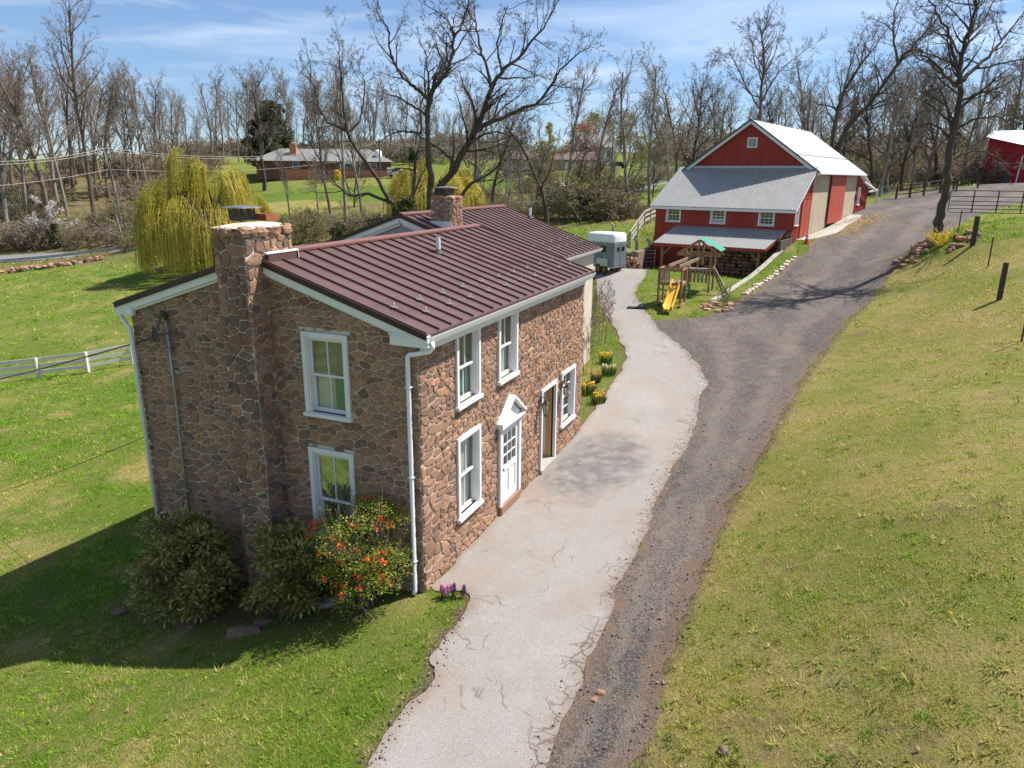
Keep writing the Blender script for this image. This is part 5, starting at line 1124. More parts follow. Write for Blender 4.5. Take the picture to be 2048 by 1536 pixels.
# black tube gate
ga = at(1894, 430, 42.5); gb = at(2110, 430, 41.0); gzz = max(ht(ga[0], ga[1]), ht(gb[0], gb[1]))+.08
gate = thing('tube_gate', 'black tubular steel farm gate across the upper gravel lane', 'gate', (ga[0], ga[1], gzz), math.atan2(gb[1]-ga[1], gb[0]-ga[0])); GL = float(np.hypot(*(gb-ga)[:2]))
BLK = plain('black gate paint', (.035, .033, .033), (.06, .055, .05), 6, .5)
for i, z in enumerate((0, .20, .40, .62, .88, 1.2)):
    mb = MB(); mb.tube([(0.06, 0, z), (GL, 0, z)], .026, 8); mb.build('gate_rail', BLK, gate)
mb = MB(); mb.tube([(0, 0, 0), (0, 0, 1.1), (.03, 0, 1.17), (.1, 0, 1.2)], .028, 8)
for k in range(1, 5): mb.box((GL*k/4.4-.03, -.02, 0), (GL*k/4.4+.03, .02, 1.2))
mb.build('gate_upright', BLK, gate)
# pen fence and wire gate at the head of the lane
qa = at(1760, 404, 84); qb = at(1790, 402, 83); h0 = ht(qa[0], qa[1])
wg = thing('wire_gate', 'pale green pipe frame gate beside the far end of the barn', 'gate', (qa[0], qa[1], h0), math.atan2(qb[1]-qa[1], qb[0]-qa[0])); wl = float(np.hypot(*(qb-qa)[:2]))
PG = plain('pale green pipe', (.40, .52, .44), (.32, .42, .36), 5, .6)
mb = MB()
for z in (.1, .75, 1.45): mb.tube([(0, 0, z), (wl, 0, z)], .03, 6)
for x in (0, wl*.5, wl): mb.tube([(x, 0, .1), (x, 0, 1.5)], .03, 6)
mb.build('gate_frame', PG, wg)
mb = MB()
for k in range(1, 12): mb.tube([(wl*k/12, 0, .1), (wl*k/12, 0, 1.45)], .006, 4)
mb.build('wire_mesh', PG, wg)
rail_fence('rail_fence', 'brown wooden rail fence at the head of the gravel lane', [at(u, v, D)[:2] for u, v, D in ((1791, 402, 83), (1818, 400, 83), (1846, 397, 83), (1878, 393, 84), (1905, 389, 86))], (.5, 1.0, 1.4), 1.5, WOOD_DARK, .11, .06)
p = at(1738, 385, 80); mb = MB(); mb.beam((0, 0, 1.3), (1.9, -.9, 1.5), .1, .16); mb.box((1.85, -1.0, -.2), (2.05, -.8, 1.6)); mb.build('hitching_rail', WOOD_GREY, None, loc=(p[0], p[1], ht(p[0], p[1])), label='single pale rail on a post at the far barn corner', cat='rail')
rail_fence('pasture_fence', 'row of dark posts with wire along the far green pasture', [hit(u, v)[:2] for u, v in ((1912, 383), (1955, 376), (1905, 372), (1860, 372))][:2], (.6, 1.1), 1.35, WOOD_DARK, .1, .012)

# red machine shed on the right: single pitch roof falling towards the lane
sA = at(1962, 369, 96); sC = at(2062, 362, 93); sB = at(1985, 366, 112); w_ = (sC-sA)[:2]; L_ = float(np.hypot(*w_)); w_ = w_/L_; z0 = ht(sA[0], sA[1])
shed = thing('machine_shed', 'crimson metal machine shed with pale roof at the top of the gravel lane', 'shed', (sA[0], sA[1], z0), math.atan2(w_[1], w_[0]))
zA = at(1962, 274, 96)[2]-z0; zC = at(2062, 295, 93)[2]-z0; WS = 22.0; slope = (zC-zA)/L_
mb = MB(); KN = []; siding(mb, 0, WS, -1, lambda a: zA+slope*a, lambda a, b, c: (a, -c, b), .35); mb.add([(0, 0, -1), (0, 14, -1), (0, 14, zA+1), (0, 0, zA)], [(0, 1, 2, 3)]); mb.add([(WS, 0, -1), (WS, 14, -1), (WS, 14, zA+slope*WS+2), (WS, 0, zA+slope*WS)], [(0, 1, 2, 3)]); mb.add([(0, 14, -1), (WS, 14, -1), (WS, 14, zA+slope*WS+2), (0, 14, zA+1)], [(0, 1, 2, 3)]); mb.build('wall', RED_DEEP, shed)
zb = at(1975, 271, 110)[2]-z0
rib_roof('roof', (-.3, -.4, zA+.02), (WS, -.4, zA+slope*WS+.02), (-.3, 14.4, zb+.5), (WS, 14.4, zb+.6), BARN_ROOF_LIT, shed, 50)
mb = MB(); xx = L_*.74; mb.tube([(xx+1.2, -.3, zA+slope*xx-.9), (xx+.4, -.3, zA+slope*xx-1.0), (xx, -.15, zA+slope*xx-1.4), (xx-.2, -.12, .2)], .09, 6); mb.build('downspout', WHITE_METAL, shed)
mb = MB(); mb.box((2.2, -.6, 0.0), (2.8, -.15, 1.5)); mb.build('meter_box', plain('dark green box', (.03, .07, .06), None, 3, .6), shed, bevel=.05)

# ================================================================== TREES AND SHRUBS
def m_bark(name, c, c2, sc=5):
    k = NT(name); v = k.mapping(k.obj(), (1, 1, .25)); n = k.noise(v, sc, 6, .7)
    k.color(k.mix(k.ramp(n, [(.35, 0.), (.7, 1.)]), c, c2)).rough(.92).spec(.15); k.bump(n, .8, .06); return k.m
BARK = m_bark('dark bark', (.060, .047, .038), (.125, .10, .082)); BARK_G = m_bark('grey bark', (.19, .165, .14), (.33, .29, .25)); BARK_B = m_bark('brown bark', (.14, .105, .08), (.24, .19, .145))
TWIG = plain('grey twigs', (.30, .25, .21), (.22, .18, .15), .6, .9); TWIG_D = plain('dark twigs', (.10, .08, .068), (.15, .12, .10), .6, .9); TWIG_R = plain('reddish twigs', (.27, .20, .15), (.20, .15, .115), .6, .9); TWIG_Y = plain('tan twigs', (.26, .21, .12), (.18, .15, .085), .6, .9)
def m_leaf(name, stops, rough=.6, trans=.35):
    k = NT(name); c = k.ramp(k.attr('rnd'), stops); k.color(c).rough(rough).spec(.25)
    tl = k.n('ShaderNodeBsdfTranslucent'); k.l(c, tl.inputs[0]); mx = k.n('ShaderNodeMixShader'); mx.inputs[0].default_value = trans
    k.l(k.b.outputs[0], mx.inputs[1]); k.l(tl.outputs[0], mx.inputs[2]); k.l(mx.outputs[0], k.t.nodes['Material Output'].inputs['Surface']); return k.m
def tubes(S, k=4):
    """S rows: x0 y0 z0 x1 y1 z1 r0 r1 -> tapered prisms"""
    S = np.asarray(S, float); P0, P1 = S[:, :3], S[:, 3:6]; d = P1-P0; L = np.linalg.norm(d, axis=1, keepdims=True)+1e-9; d = d/L
    ref = np.where(np.abs(d[:, 2:3]) > .9, np.array([[1., 0, 0]]), np.array([[0, 0, 1.]])); u = np.cross(d, ref); u /= np.linalg.norm(u, axis=1, keepdims=True)+1e-9; w = np.cross(d, u)
    a = 2*np.pi*np.arange(k)/k; ring = u[:, None, :]*np.cos(a)[None, :, None]+w[:, None, :]*np.sin(a)[None, :, None]
    A = P0[:, None, :]-d[:, None]*(S[:, 6, None, None]*.3)+ring*S[:, 6, None, None]; B = P1[:, None, :]+d[:, None]*(S[:, 7, None, None]*.3)+ring*S[:, 7, None, None]
    V = np.concatenate([A, B], 1).reshape(-1, 3); n = len(S); base = (np.arange(n)*2*k)[:, None]; i = np.arange(k)
    F = np.stack([base+i, base+(i+1) % k, base+k+(i+1) % k, base+k+i], 2).reshape(-1, 4); return V, F
def perp(d, g):
    v = Vector((g.gauss(0, 1), g.gauss(0, 1), g.gauss(0, 1))); v -= d*v.dot(d); return v.normalized() if v.length > 1e-6 else Vector((1, 0, 0))
def branch(S, p, d, L, r, lev, g, o):
    """o: maxlev, nk (children per level), ang, lf (length factor), up (tropism), wob"""
    n = max(2, (7, 5, 4, 3, 2, 2)[min(lev, 5)]); pts = [(Vector(p), r)]; d = Vector(d).normalized(); q = Vector(p); tip = .35 if lev == 0 else .25
    for i in range(n):
        d = (d+perp(d, g)*o['wob'][min(lev, len(o['wob'])-1)]+Vector((0, 0, o['up'][min(lev, len(o['up'])-1)]))).normalized()
        q2 = q+d*(L/n); r2 = max(o['rmin'], r*(1-(1-tip)*(i+1)/n)); r1 = pts[-1][1]
        S.append((lev, (q.x, q.y, q.z, q2.x, q2.y, q2.z, r1, r2))); pts.append((q2, r2)); q = q2
    if lev >= o['maxlev']: return
    kids(S, pts, L, lev, g, o)
def kids(S, pts, L, lev, g, o, start=None):
    nk = o['nk'][min(lev, len(o['nk'])-1)]; s0 = (o['start'] if lev == 0 else .18) if start is None else start
    for j in range(nk):
        f = s0+(1-s0)*((j+g.random())/nk)**.85; f = min(f, .999); x = f*(len(pts)-1); i = int(x); t = x-i
        a, ra = pts[i]; b, rb = pts[i+1]; pos = a.lerp(b, t); dd = (b-a).normalized(); ang = RAD(g.uniform(*o['ang'][min(lev, len(o['ang'])-1)]))
        nd = dd*cos(ang)+perp(dd, g)*sin(ang); lf = o['lf'][min(lev, len(o['lf'])-1)]
        ll = L*lf*g.uniform(.6, 1.15)*(1.15-.65*f if lev == 0 else 1.05-.5*f)
        branch(S, pos, nd, ll, max(o['rmin'], (ra+(rb-ra)*t)*g.uniform(.42, .66)), lev+1, g, o)
def opts(**k):
    o = dict(maxlev=4, nk=(13, 6, 5, 3), ang=((28, 52), (28, 60), (25, 60), (20, 60)), lf=(.42, .52, .5, .5), up=(.05, .12, .06, .03), wob=(.07, .16, .22, .28), start=.36, rmin=.012); o.update(k); return o
def finish_tree(S, name, mats, loc, label=None, cat=None, group=None, split=True, leaf=None, foliage='crown', scale=None):
    """trunk and limbs / crown of branches and twigs as two parts; leaf = (material, count, size, seed)"""
    big = [s for l, s in S if l <= (1 if split else 9)]; small = [s for l, s in S if l > 1] if split else []
    if split:
        root = thing(name, label, cat, loc, 0, group)
        V, F = tubes(big, 6); npmesh('trunk', V, F, mats[0], parent=root, smooth=True)
        V, F = tubes(small, 3); cr = npmesh(foliage, V, F, mats[1], parent=root)
        if leaf: add_leaves(small, leaf, 'buds' if leaf[2] < .16 else 'foliage', root)
        return root
    l0 = np.array([l for l, s in S]); A = np.array([s for l, s in S]); V, F = tubes(A, 4); mi = np.repeat((l0 > 1).astype(int), 4); rnd = np.zeros(len(F))
    if leaf:
        V2, F2, r2 = leaf_cards(A[l0 > 1], leaf); F = np.concatenate([F, F2+len(V)]); V = np.concatenate([V, V2]); mi = np.concatenate([mi, np.full(len(F2), 2)]); rnd = np.concatenate([rnd, r2])
    return npmesh(name, V, F, list(mats)+([leaf[0]] if leaf else []), mi=mi, rnd=rnd, loc=loc, label=label, cat=cat, group=group)
def leaf_cards(A, leaf, aspect=.55):
    mat, n, size, seed = leaf[:4]; r = np.random.default_rng(seed); A = np.asarray(A); i = r.integers(0, len(A), n); t = r.random((n, 1)); c = A[i, :3]*(1-t)+A[i, 3:6]*t+r.normal(0, size*.7, (n, 3))
    return cards(c, size, r, aspect)
def cards(c, size, r, aspect=.55, hang=None):
    n = len(c); u = r.normal(size=(n, 3)); u /= np.linalg.norm(u, axis=1, keepdims=True); w = np.cross(u, r.normal(size=(n, 3))); w /= np.linalg.norm(w, axis=1, keepdims=True)+1e-9
    if hang is not None: u = u*.35+np.array(hang); u /= np.linalg.norm(u, axis=1, keepdims=True); w = np.cross(u, r.normal(size=(n, 3))); w /= np.linalg.norm(w, axis=1, keepdims=True)+1e-9
    s = (size*r.uniform(.6, 1.3, (n, 1))); V = np.stack([c-u*s*.5, c+w*s*aspect*.5, c+u*s*.5, c-w*s*aspect*.5], 1).reshape(-1, 3); F = np.arange(4*n).reshape(n, 4); return V, F, r.random(n)
def add_leaves(A, leaf, name, root, loc=(0, 0, 0)):
    V, F, rn = leaf_cards(A, leaf); return npmesh(name, V, F, leaf[0], rnd=rn, parent=root, loc=loc)

# ---- prototypes for the woods
def wood_tree(seed, H, r, **k):
    S = []; g = random.Random(seed); o = opts(**k); branch(S, (0, 0, -.4), (g.uniform(-.05, .05), g.uniform(-.05, .05), 1), H, r, 0, g, o); return S
PROTO = []
BUD_G = m_leaf('green buds', [(0, (.20, .22, .05)), (1, (.30, .28, .09))]); BUD_R = m_leaf('russet buds', [(0, (.30, .13, .06)), (1, (.38, .19, .09))]); BUD_O = m_leaf('olive buds', [(0, (.22, .17, .07)), (1, (.30, .24, .11))])
for i in range(9):
    g = random.Random(100+i); H = 20
    S = wood_tree(200+i, H, .30, nk=(17, 7, 5, 4), lf=(.34+.03*(i % 3), .55, .55, .55), ang=((20, 50), (20, 52), (20, 58), (20, 62)), start=.20+.05*(i % 4), up=(.03, .15, .07, .03), rmin=.010, wob=(.06+.02*(i % 3), .16, .22, .28))
    PROTO.append((S, (BARK_G, BARK_B, BARK_G)[i % 3], (TWIG, TWIG_R, TWIG, TWIG_R)[i % 4], None if i % 3 else (BUD_O, 2600, .12, i)))
for i in range(4):       # open, spreading trees
    S = wood_tree(300+i, 15, .34, nk=(14, 8, 6, 4), lf=(.60, .52, .52, .5), ang=((32, 62), (28, 60), (25, 60), (20, 60)), start=.20, up=(.0, .14, .06, .03), wob=(.12, .2, .25, .3), rmin=.0125)
    PROTO.append((S, (BARK, BARK_B)[i % 2], (TWIG_D, TWIG)[i % 2], None))
_made = {}
def plant(pi, loc, H, rz, label, group=None, name='bare_tree', cat='tree'):
    S = PROTO[pi]; h0 = 20.0 if pi < 9 else 15.0; s = H/h0
    if pi not in _made:
        o = finish_tree(S[0], name, (S[1], S[2]), loc, label, cat, group, split=False, leaf=S[3]); _made[pi] = o
    else:
        o = _made[pi].copy(); COL.objects.link(o); o.name = name; o['label'] = label
        o['category'] = cat
        if group: o['group'] = group
        elif 'group' in o: del o['group']
        o.location = tuple(float(c) for c in loc)
    o.rotation_euler = (0, 0, rz); w = s*random.Random(pi+int(H*10)).uniform(.85, 1.15); o.scale = (w, w, s); return o
GR = random.Random(77); thicket_later = []
def atree(u, v, D, vtop, pi, label, group=None, lean=0.0, **k):
    p = at(u, v, D); z = ht(p[0], p[1]); H = max(3.0, (at(u, vtop, D)[2]-z)); o = plant(pi, (p[0], p[1], z), H, GR.uniform(0, 6.28), label, group, **k)
    if lean: o.rotation_euler = (lean*sin(YAW), -lean*cos(YAW)*-1.0, o.rotation_euler[2]) if False else (0, lean, YAW-pi/2) if False else o.rotation_euler
    return o
WOODL = 'bare trees of the crowded wood beyond the road'; WL = 'bare grey tree in the crowded wood beyond the guardrail, matching its neighbours'
# left wood (screen position, distance, crown top)
for u, D, vt in [(-40, 120, 110), (-15, 135, 95), (8, 122, 65), (30, 140, 100), (48, 126, 110), (66, 132, 78), (94, 127, 88), (118, 134, 84), (134, 130, 96), (152, 142, 110),
                 (198, 143, 125), (222, 148, 112), (240, 142, 118), (262, 150, 124), (282, 154, 130), (302, 152, 128), (322, 160, 136), (340, 158, 138), (358, 172, 146), (376, 168, 150), (392, 176, 168), (412, 180, 176),
                 (20, 165, 130), (120, 175, 130), (240, 185, 150), (350, 200, 165), (-10, 150, 95), (60, 158, 105), (84, 168, 120), (160, 165, 118), (180, 172, 125), (210, 168, 126), (272, 178, 135), (312, 182, 138), (334, 186, 142), (368, 195, 158), (400, 200, 170)]:
    atree(u, 420, D+GR.uniform(-3, 3), vt+GR.uniform(4, 34)+max(0, u)*.06, GR.randrange(0, 9), WL, WOODL)
atree(185, 410, 132, 18, 7, 'tallest bare tree of the wood, its thin forked top high above the others')
RIDGE = 'bare trees on the skyline behind the brick ranch house'; RL = 'bare tree in the pale row on the skyline behind the willow and ranch house'
for u in list(range(424, 660, 12))+list(range(664, 1010, 15)):
    vt = 150+GR.uniform(-8, 40)+(20 if u > 700 else 0)+(28 if u > 860 else 0); atree(u+GR.uniform(-5, 5), 310, 235+GR.uniform(-25, 30), vt, GR.randrange(0, 9), RL, RIDGE)
for u in range(430, 1010, 40):
    atree(u+GR.uniform(-8, 8), 310, 300+GR.uniform(-20, 40), 225+GR.uniform(-10, 25), GR.randrange(0, 9), RL, RIDGE)
# trees round the ranch lawn and creek, each told apart
MID = [(525, 330, 150, 175, 9, 'bare tree standing before the evergreen at the left end of the ranch house'), (690, 410, 100, 130, 3, 'slim bare tree on the near side of the ranch lawn, upright'), (660, 400, 112, 170, 4, 'thin bare sapling trunk in front of the ranch porch'), (722, 400, 112, 200, 5, 'small bare tree on the bank under the ranch house chimney-less end'),
       (945, 420, 92, 190, 10, 'many-limbed bare tree just right of the big walnut'), (985, 400, 105, 230, 11, 'bare tree behind the right limbs of the big walnut'), (1010, 410, 100, 250, 2, 'thin bare tree by the creek right of the walnut'),
       (1126, 445, 80, 150, 6, 'slender bare tree with a narrow feathery top above the thicket'), (1192, 395, 92, 165, 1, 'bare tree with a slanting trunk rising from the thicket'), (1258, 442, 78, 135, 8, 'bare tree forking low beside the green pasture, left of its taller twin'), (1300, 435, 76, 128, 0, 'tall bare tree with several upright stems left of the barn'),
       (1390, 330, 120, 165, 9, 'bare spreading tree behind the left slope of the barn roof'), (1440, 320, 125, 205, 10, 'low bare tree behind the barn gable'), (1355, 350, 115, 175, 12, 'bare tree between the pasture road and the barn roof'),
       (1340, 340, 130, 200, 3, 'thin bare tree by the pasture road bend'), (1560, 330, 105, 190, 11, 'bare tree behind the barn ridge'), (1600, 330, 112, 165, 12, 'broad bare tree peeping over the white barn roof'), (1660, 350, 100, 110, 4, 'bare tree with a tall rounded crown behind the white barn roof'), (1620, 340, 118, 130, 7, 'tall thin bare tree between the barn ridge and the leaning tree'),
       (1738, 392, 90, 170, 11, 'bare tree right at the far barn corner'), (1757, 398, 88, 130, 2, 'slim bare tree behind the pale green gate'), (1772, 395, 92, 160, 12, 'bare tree with crooked limbs behind the rail fence gate post'), (1802, 392, 94, 190, 9, 'dark bare tree behind the middle of the rail fence'), (1822, 394, 96, 120, 5, 'tall bare tree rising behind the rail fence'),
       (1846, 392, 98, 165, 10, 'bare tree with a thick trunk near the end of the rail fence'), (1866, 388, 100, 150, 11, 'bare tree left of the big tree by the gate'), (1925, 380, 96, 150, 12, 'bare tree between the gate and the crimson shed'), (1950, 375, 110, 120, 8, 'tall bare tree behind the near corner of the crimson shed'), (2000, 370, 125, 110, 1, 'tall bare tree behind the crimson shed roof'), (2040, 370, 130, 90, 6, 'tallest bare tree over the crimson shed'), (2080, 370, 118, 60, 2, 'bare tree beyond the end of the crimson shed')]
for u, v, D, vt, pi_, lb in MID: atree(u, v, D, vt, pi_, lb)
CRK = 'bare trees along the creek behind the farmhouse'
for u in list(range(570, 780, 70))+list(range(900, 1330, 36)):
    atree(u+GR.uniform(-9, 9), 420, GR.uniform(84, 128), GR.uniform(250, 325), GR.choice((1, 3, 5, 8, 9, 10, 11, 12)), 'bare tree of the loose belt along the creek behind the farmhouse', CRK)
for u in range(1020, 1330, 34): thicket_later.append((u, GR.uniform(100, 150)))
FARR = 'bare trees on the hill behind the barn'; FL = 'bare tree in the distant row on the hill behind the red barn'
for u in range(1330, 2110, 24):
    atree(u+GR.uniform(-8, 8), 320, 170+GR.uniform(-18, 45), 190+GR.uniform(-20, 45)-(u > 1650)*25, GR.choice((0, 1, 2, 4, 5, 7, 8, 9, 11)), FL, FARR)
for u in range(1010, 1340, 18):
    atree(u+GR.uniform(-6, 6), 330, 290+GR.uniform(-20, 40), 250-(u > 1180)*25+GR.uniform(-15, 22), GR.choice((0, 3, 6, 1, 2)), 'bare tree on the far hill beyond the lane', 'bare trees on the far hill beyond the lane')

# ---- the big walnut and its neighbours, limbs set out from a survey of the photo
def traced(name, label, base_uvD, limbs, D, mats, o, seed, sc, off, nk=9, twl=5.2, leaf=None, rs=1.0, pw=.014):
    g = random.Random(seed); bp = at(*base_uvD); bz = ht(bp[0], bp[1]); base = np.array([bp[0], bp[1], bz]); S = []
    dep = np.array([cos(YAW), sin(YAW), 0])
    for li, (r0, r1, dd, pts) in enumerate(limbs):
        P = []; n = len(pts)
        for i, (x, y) in enumerate(pts):
            u, v = off[0]+x/sc, off[1]+y/sc; P.append(np.array(at(u, v, D+dd*(i/(n-1))**1.2))-base)
        if li == 0: P = [np.array([P[0][0]*.3, P[0][1]*.3, -.5])]+P
        # Catmull-Rom smoothing with slight crookedness
        Q = []
        for i in range(len(P)-1):
            a = P[max(i-1, 0)]; b = P[i]; c = P[i+1]; d = P[min(i+2, len(P)-1)]
            for t in (0, .25, .5, .75): Q.append(.5*((2*b)+(c-a)*t+(2*a-5*b+4*c-d)*t*t+(3*b-a-3*c+d)*t**3)+np.array([g.gauss(0, .03), g.gauss(0, .05), g.gauss(0, .03)]))
        Q.append(P[-1]); m = len(Q); R = [r0+(r1-r0)*(i/(m-1))**.8 for i in range(m)]; Q = [Vector(q) for q in Q]
        for i in range(m-1): S.append((0 if r0 > .12 else 1, (*Q[i], *Q[i+1], R[i]*rs, R[i+1]*rs)))
        Lk = sum((Q[i+1]-Q[i]).length for i in range(m-1)); oo = dict(o); oo['nk'] = (max(3, int(nk*Lk/9)),)+o['nk'][1:]
        kids(S, list(zip(Q, [x*rs for x in R])), twl*min(1, Lk/8)/oo['lf'][0], 0, g, oo, start=.12 if li else .42)
        branch(S, Q[-1], Q[-1]-Q[-2], twl*.7, max(r1*rs, .014), 1, g, oo)
    return finish_tree(S, name, mats, base, label, 'tree', None, True, leaf)
OW = opts(nk=(9, 6, 5, 4), lf=(.3, .55, .5, .5), ang=((25, 62), (25, 60), (25, 60), (20, 60)), up=(.02, .06, .04, .02), wob=(.1, .24, .28, .3), rmin=.0085)
traced('walnut_tree', 'huge dark bare tree with wide forking limbs rising behind the farmhouse', (845, 560, 58), [
    (.46, .06, 0, [(835, 1420), (830, 1300), (830, 1050), (815, 800), (828, 650), (870, 540), (935, 480), (975, 330), (985, 240), (1050, 130), (1078, 0)]),
    (.20, .04, -2, [(828, 650), (760, 580), (700, 530), (640, 470), (590, 370), (570, 280), (565, 190), (520, 130), (490, 60)]),
    (.14, .03, 3, [(828, 620), (822, 500), (812, 400), (800, 330), (760, 250)]), (.13, .03, -3, [(805, 730), (740, 690), (640, 630), (560, 600), (440, 570)]),
    (.09, .03, -2, [(985, 240), (960, 170), (900, 90), (800, 30)]), (.10, .03, 2, [(870, 540), (850, 500), (900, 400), (870, 300)]),
    (.44, .05, 2, [(845, 1400), (880, 1230), (1000, 1060), (1080, 910), (1160, 750), (1225, 570), (1300, 440), (1400, 380), (1480, 260), (1560, 180), (1630, 40)]),
    (.18, .04, 3, [(1225, 570), (1200, 440), (1160, 340), (1140, 230), (1120, 140), (1060, 60), (1020, -30)]), (.12, .03, -2, [(1290, 445), (1260, 340), (1275, 220), (1300, 110), (1330, 60)]),
    (.26, .04, -3, [(1110, 850), (1200, 790), (1330, 740), (1430, 690), (1530, 655), (1620, 530), (1650, 470), (1750, 370), (1800, 330)]), (.07, .02, 0, [(1620, 550), (1720, 560), (1830, 575)]),
    (.12, .03, -1, [(1180, 700), (1260, 630), (1350, 580)]), (.12, .03, 2, [(1240, 760), (1300, 690), (1400, 610), (1490, 530)]), (.08, .02, 1, [(1400, 380), (1440, 250), (1440, 130)]),
    (.20, .04, -3, [(1000, 1290), (1100, 1180), (1240, 1090), (1310, 960), (1350, 820)]), (.15, .03, 3, [(1080, 920), (1180, 860), (1290, 850), (1400, 890), (1480, 940)]),
    (.26, .04, 3, [(700, 1330), (730, 1220), (740, 1040), (775, 870), (780, 650), (850, 500)]), (.12, .03, -2, [(780, 850), (660, 840), (580, 860), (480, 930)])],
    58, (BARK, TWIG_D), OW, 5, 3.2, (600, 0), nk=11, twl=4.0, rs=.80)
traced('leaning_walnut', 'dark bare tree leaning left with a long low sweeping limb beside the huge tree', (785, 500, 62), [
    (.30, .05, 0, [(600, 1340), (570, 1280), (480, 1120), (400, 1010), (330, 900), (290, 840), (180, 780), (120, 690), (110, 620), (70, 490)]), (.13, .03, 2, [(300, 850), (370, 790), (400, 690), (415, 560), (400, 480), (360, 390)]),
    (.14, .03, -2, [(290, 840), (285, 740), (270, 600), (265, 500), (250, 370), (250, 270)]), (.20, .04, -2, [(575, 1300), (440, 1240), (320, 1250), (240, 1180), (120, 1020), (60, 900)]), (.14, .03, -3, [(520, 1390), (400, 1420), (300, 1400), (180, 1390)])],
    62, (BARK, TWIG_D), OW, 9, 3.2, (600, 0), nk=11, twl=3.6, rs=.8)
S316 = 3.16
traced('shade_tree', 'bare tree with a straight dark trunk beside the black gate at the hill crest', (1880, 449, 42), [
    (.34, .06, 0, [(1505, 1430), (1530, 1290), (1562, 1080), (1600, 830), (1650, 580), (1645, 400), (1700, 200), (1740, 40), (1760, -120)]), (.13, .03, -2, [(1650, 560), (1560, 500), (1480, 400), (1400, 330), (1330, 300)]), (.16, .03, 2, [(1645, 520), (1750, 420), (1870, 300), (1960, 190), (2060, 60)]),
    (.14, .03, 1, [(1640, 500), (1600, 330), (1550, 180), (1470, 40), (1420, -60)]), (.10, .03, -2, [(1600, 830), (1720, 760), (1850, 740), (1960, 760)]), (.09, .03, 2, [(1590, 880), (1500, 800), (1400, 790), (1330, 800)]), (.10, .03, -1, [(1640, 640), (1760, 590), (1880, 560), (2020, 480)]), (.09, .03, 1, [(1570, 1020), (1680, 960), (1800, 960), (1900, 1010)]),
    (.08, .02, -1, [(1610, 760), (1520, 640), (1420, 600)]), (.1, .03, 3, [(1690, 240), (1800, 120), (1880, -40)])],
    42, (BARK, TWIG_D), opts(nk=(10, 7, 6, 4), lf=(.3, .55, .5, .5), ang=((25, 60), (25, 60), (25, 60), (20, 60)), up=(.02, .05, .02, .01), wob=(.1, .2, .25, .3), rmin=.0062), 15, S316, (1400, 0), nk=15, twl=3.6, rs=.85)
traced('leaning_tree', 'dark bare tree with a thick trunk leaning right above the white barn roof', (1690, 340, 84), [
    (.50, .06, 0, [(850, 1000), (880, 920), (950, 780), (1050, 680), (1130, 580), (1250, 400), (1350, 290), (1450, 180), (1545, 60)]), (.18, .04, 2, [(1250, 400), (1220, 230), (1225, 130), (1250, -20)]), (.09, .03, -2, [(1222, 200), (1160, 150), (1100, 120)]), (.3, .05, 3, [(830, 960), (850, 800), (885, 640), (1000, 430), (1080, 330), (1170, 200)]),
    (.15, .03, -3, [(1050, 680), (1160, 640), (1260, 590)]), (.14, .03, 3, [(1130, 580), (1110, 450), (1080, 380)])], 84, (BARK, TWIG_D), OW, 25, S316, (1400, 0), nk=11, twl=4.4, rs=.85)
traced('barn_tree', 'tall bare tree with a dense rounded crown just behind the barn ridge', (1520, 300, 92), [
    (.34, .06, 0, [(378, 1000), (380, 740), (395, 500), (405, 360), (395, 230), (420, 160)]), (.13, .03, -2, [(385, 700), (300, 560), (240, 440), (190, 350), (160, 340)]), (.14, .03, 2, [(395, 640), (480, 480), (560, 400), (690, 300)]), (.12, .03, 2, [(395, 520), (340, 380), (330, 270), (300, 200)]), (.12, .03, -2, [(400, 480), (470, 350), (500, 220)]), (.12, .03, 0, [(388, 620), (330, 600), (260, 520), (200, 450)])], 92, (BARK_B, TWIG_D), OW, 35, S316, (1400, 0), nk=15, twl=3.8, rs=.85)

# ---- evergreens, coloured crowns
CON = m_leaf('evergreen needles', [(0, (.03, .042, .016)), (.6, (.06, .078, .026)), (1, (.11, .12, .045))], .7, .15); CONY = m_leaf('yellowish evergreen', [(0, (.03, .045, .015)), (.6, (.065, .08, .02)), (1, (.11, .115, .035))], .7, .2)  # second material is a slightly yellower green
def blob_tree(name, label, u, v, D, vtop, wpx, mat, trunk_mat, n, size, seed, cone=.0, group=None, hang=None, lump=15, cat='tree', parts='crown'):
    p = at(u, v, D); z = ht(p[0], p[1]); H = at(u, vtop, D)[2]-z; R = wpx*D/FOC/2; r = np.random.default_rng(seed); root = thing(name, label, cat, (p[0], p[1], z), 0, group)
    lc = []
    for k in range(lump*4):
        f = r.uniform(.12, .97); rad = R*((1-f)*1.25*cone+(1-cone)*np.sqrt(max(0, 1-(2*f-.95)**2))); a = r.uniform(0, 6.28); q = rad*np.sqrt(r.random())*.85; lc.append((q*np.cos(a), q*np.sin(a), f*H, max(.12*R, R*.34*r.uniform(.6, 1.2)*(1-.6*cone*f))))
    lc = np.array(lc); i = r.integers(0, len(lc), n); dv = r.normal(size=(n, 3)); dv /= np.linalg.norm(dv, axis=1, keepdims=True); rr = r.random((n, 1))**.45; c = lc[i, :3]+dv*rr*lc[i, 3:4]*np.array([[1, 1, .75]]); c = c[c[:, 2] > .05*H]
    V, F, rn = cards(c, size, r, .5, hang); npmesh(parts, V, F, mat, rnd=rn, parent=root)
    S = [(0, 0, -.4, 0, 0, H*.55, max(.08, R*.07), max(.04, R*.03))]
    for k in range(0, len(lc), 2): f = r.uniform(.15, .6); S.append((0, 0, H*f*.8, lc[k, 0], lc[k, 1], lc[k, 2], max(.03, R*.02), .015))
    V, F = tubes(S, 5); npmesh('trunk', V, F, trunk_mat, parent=root); return root
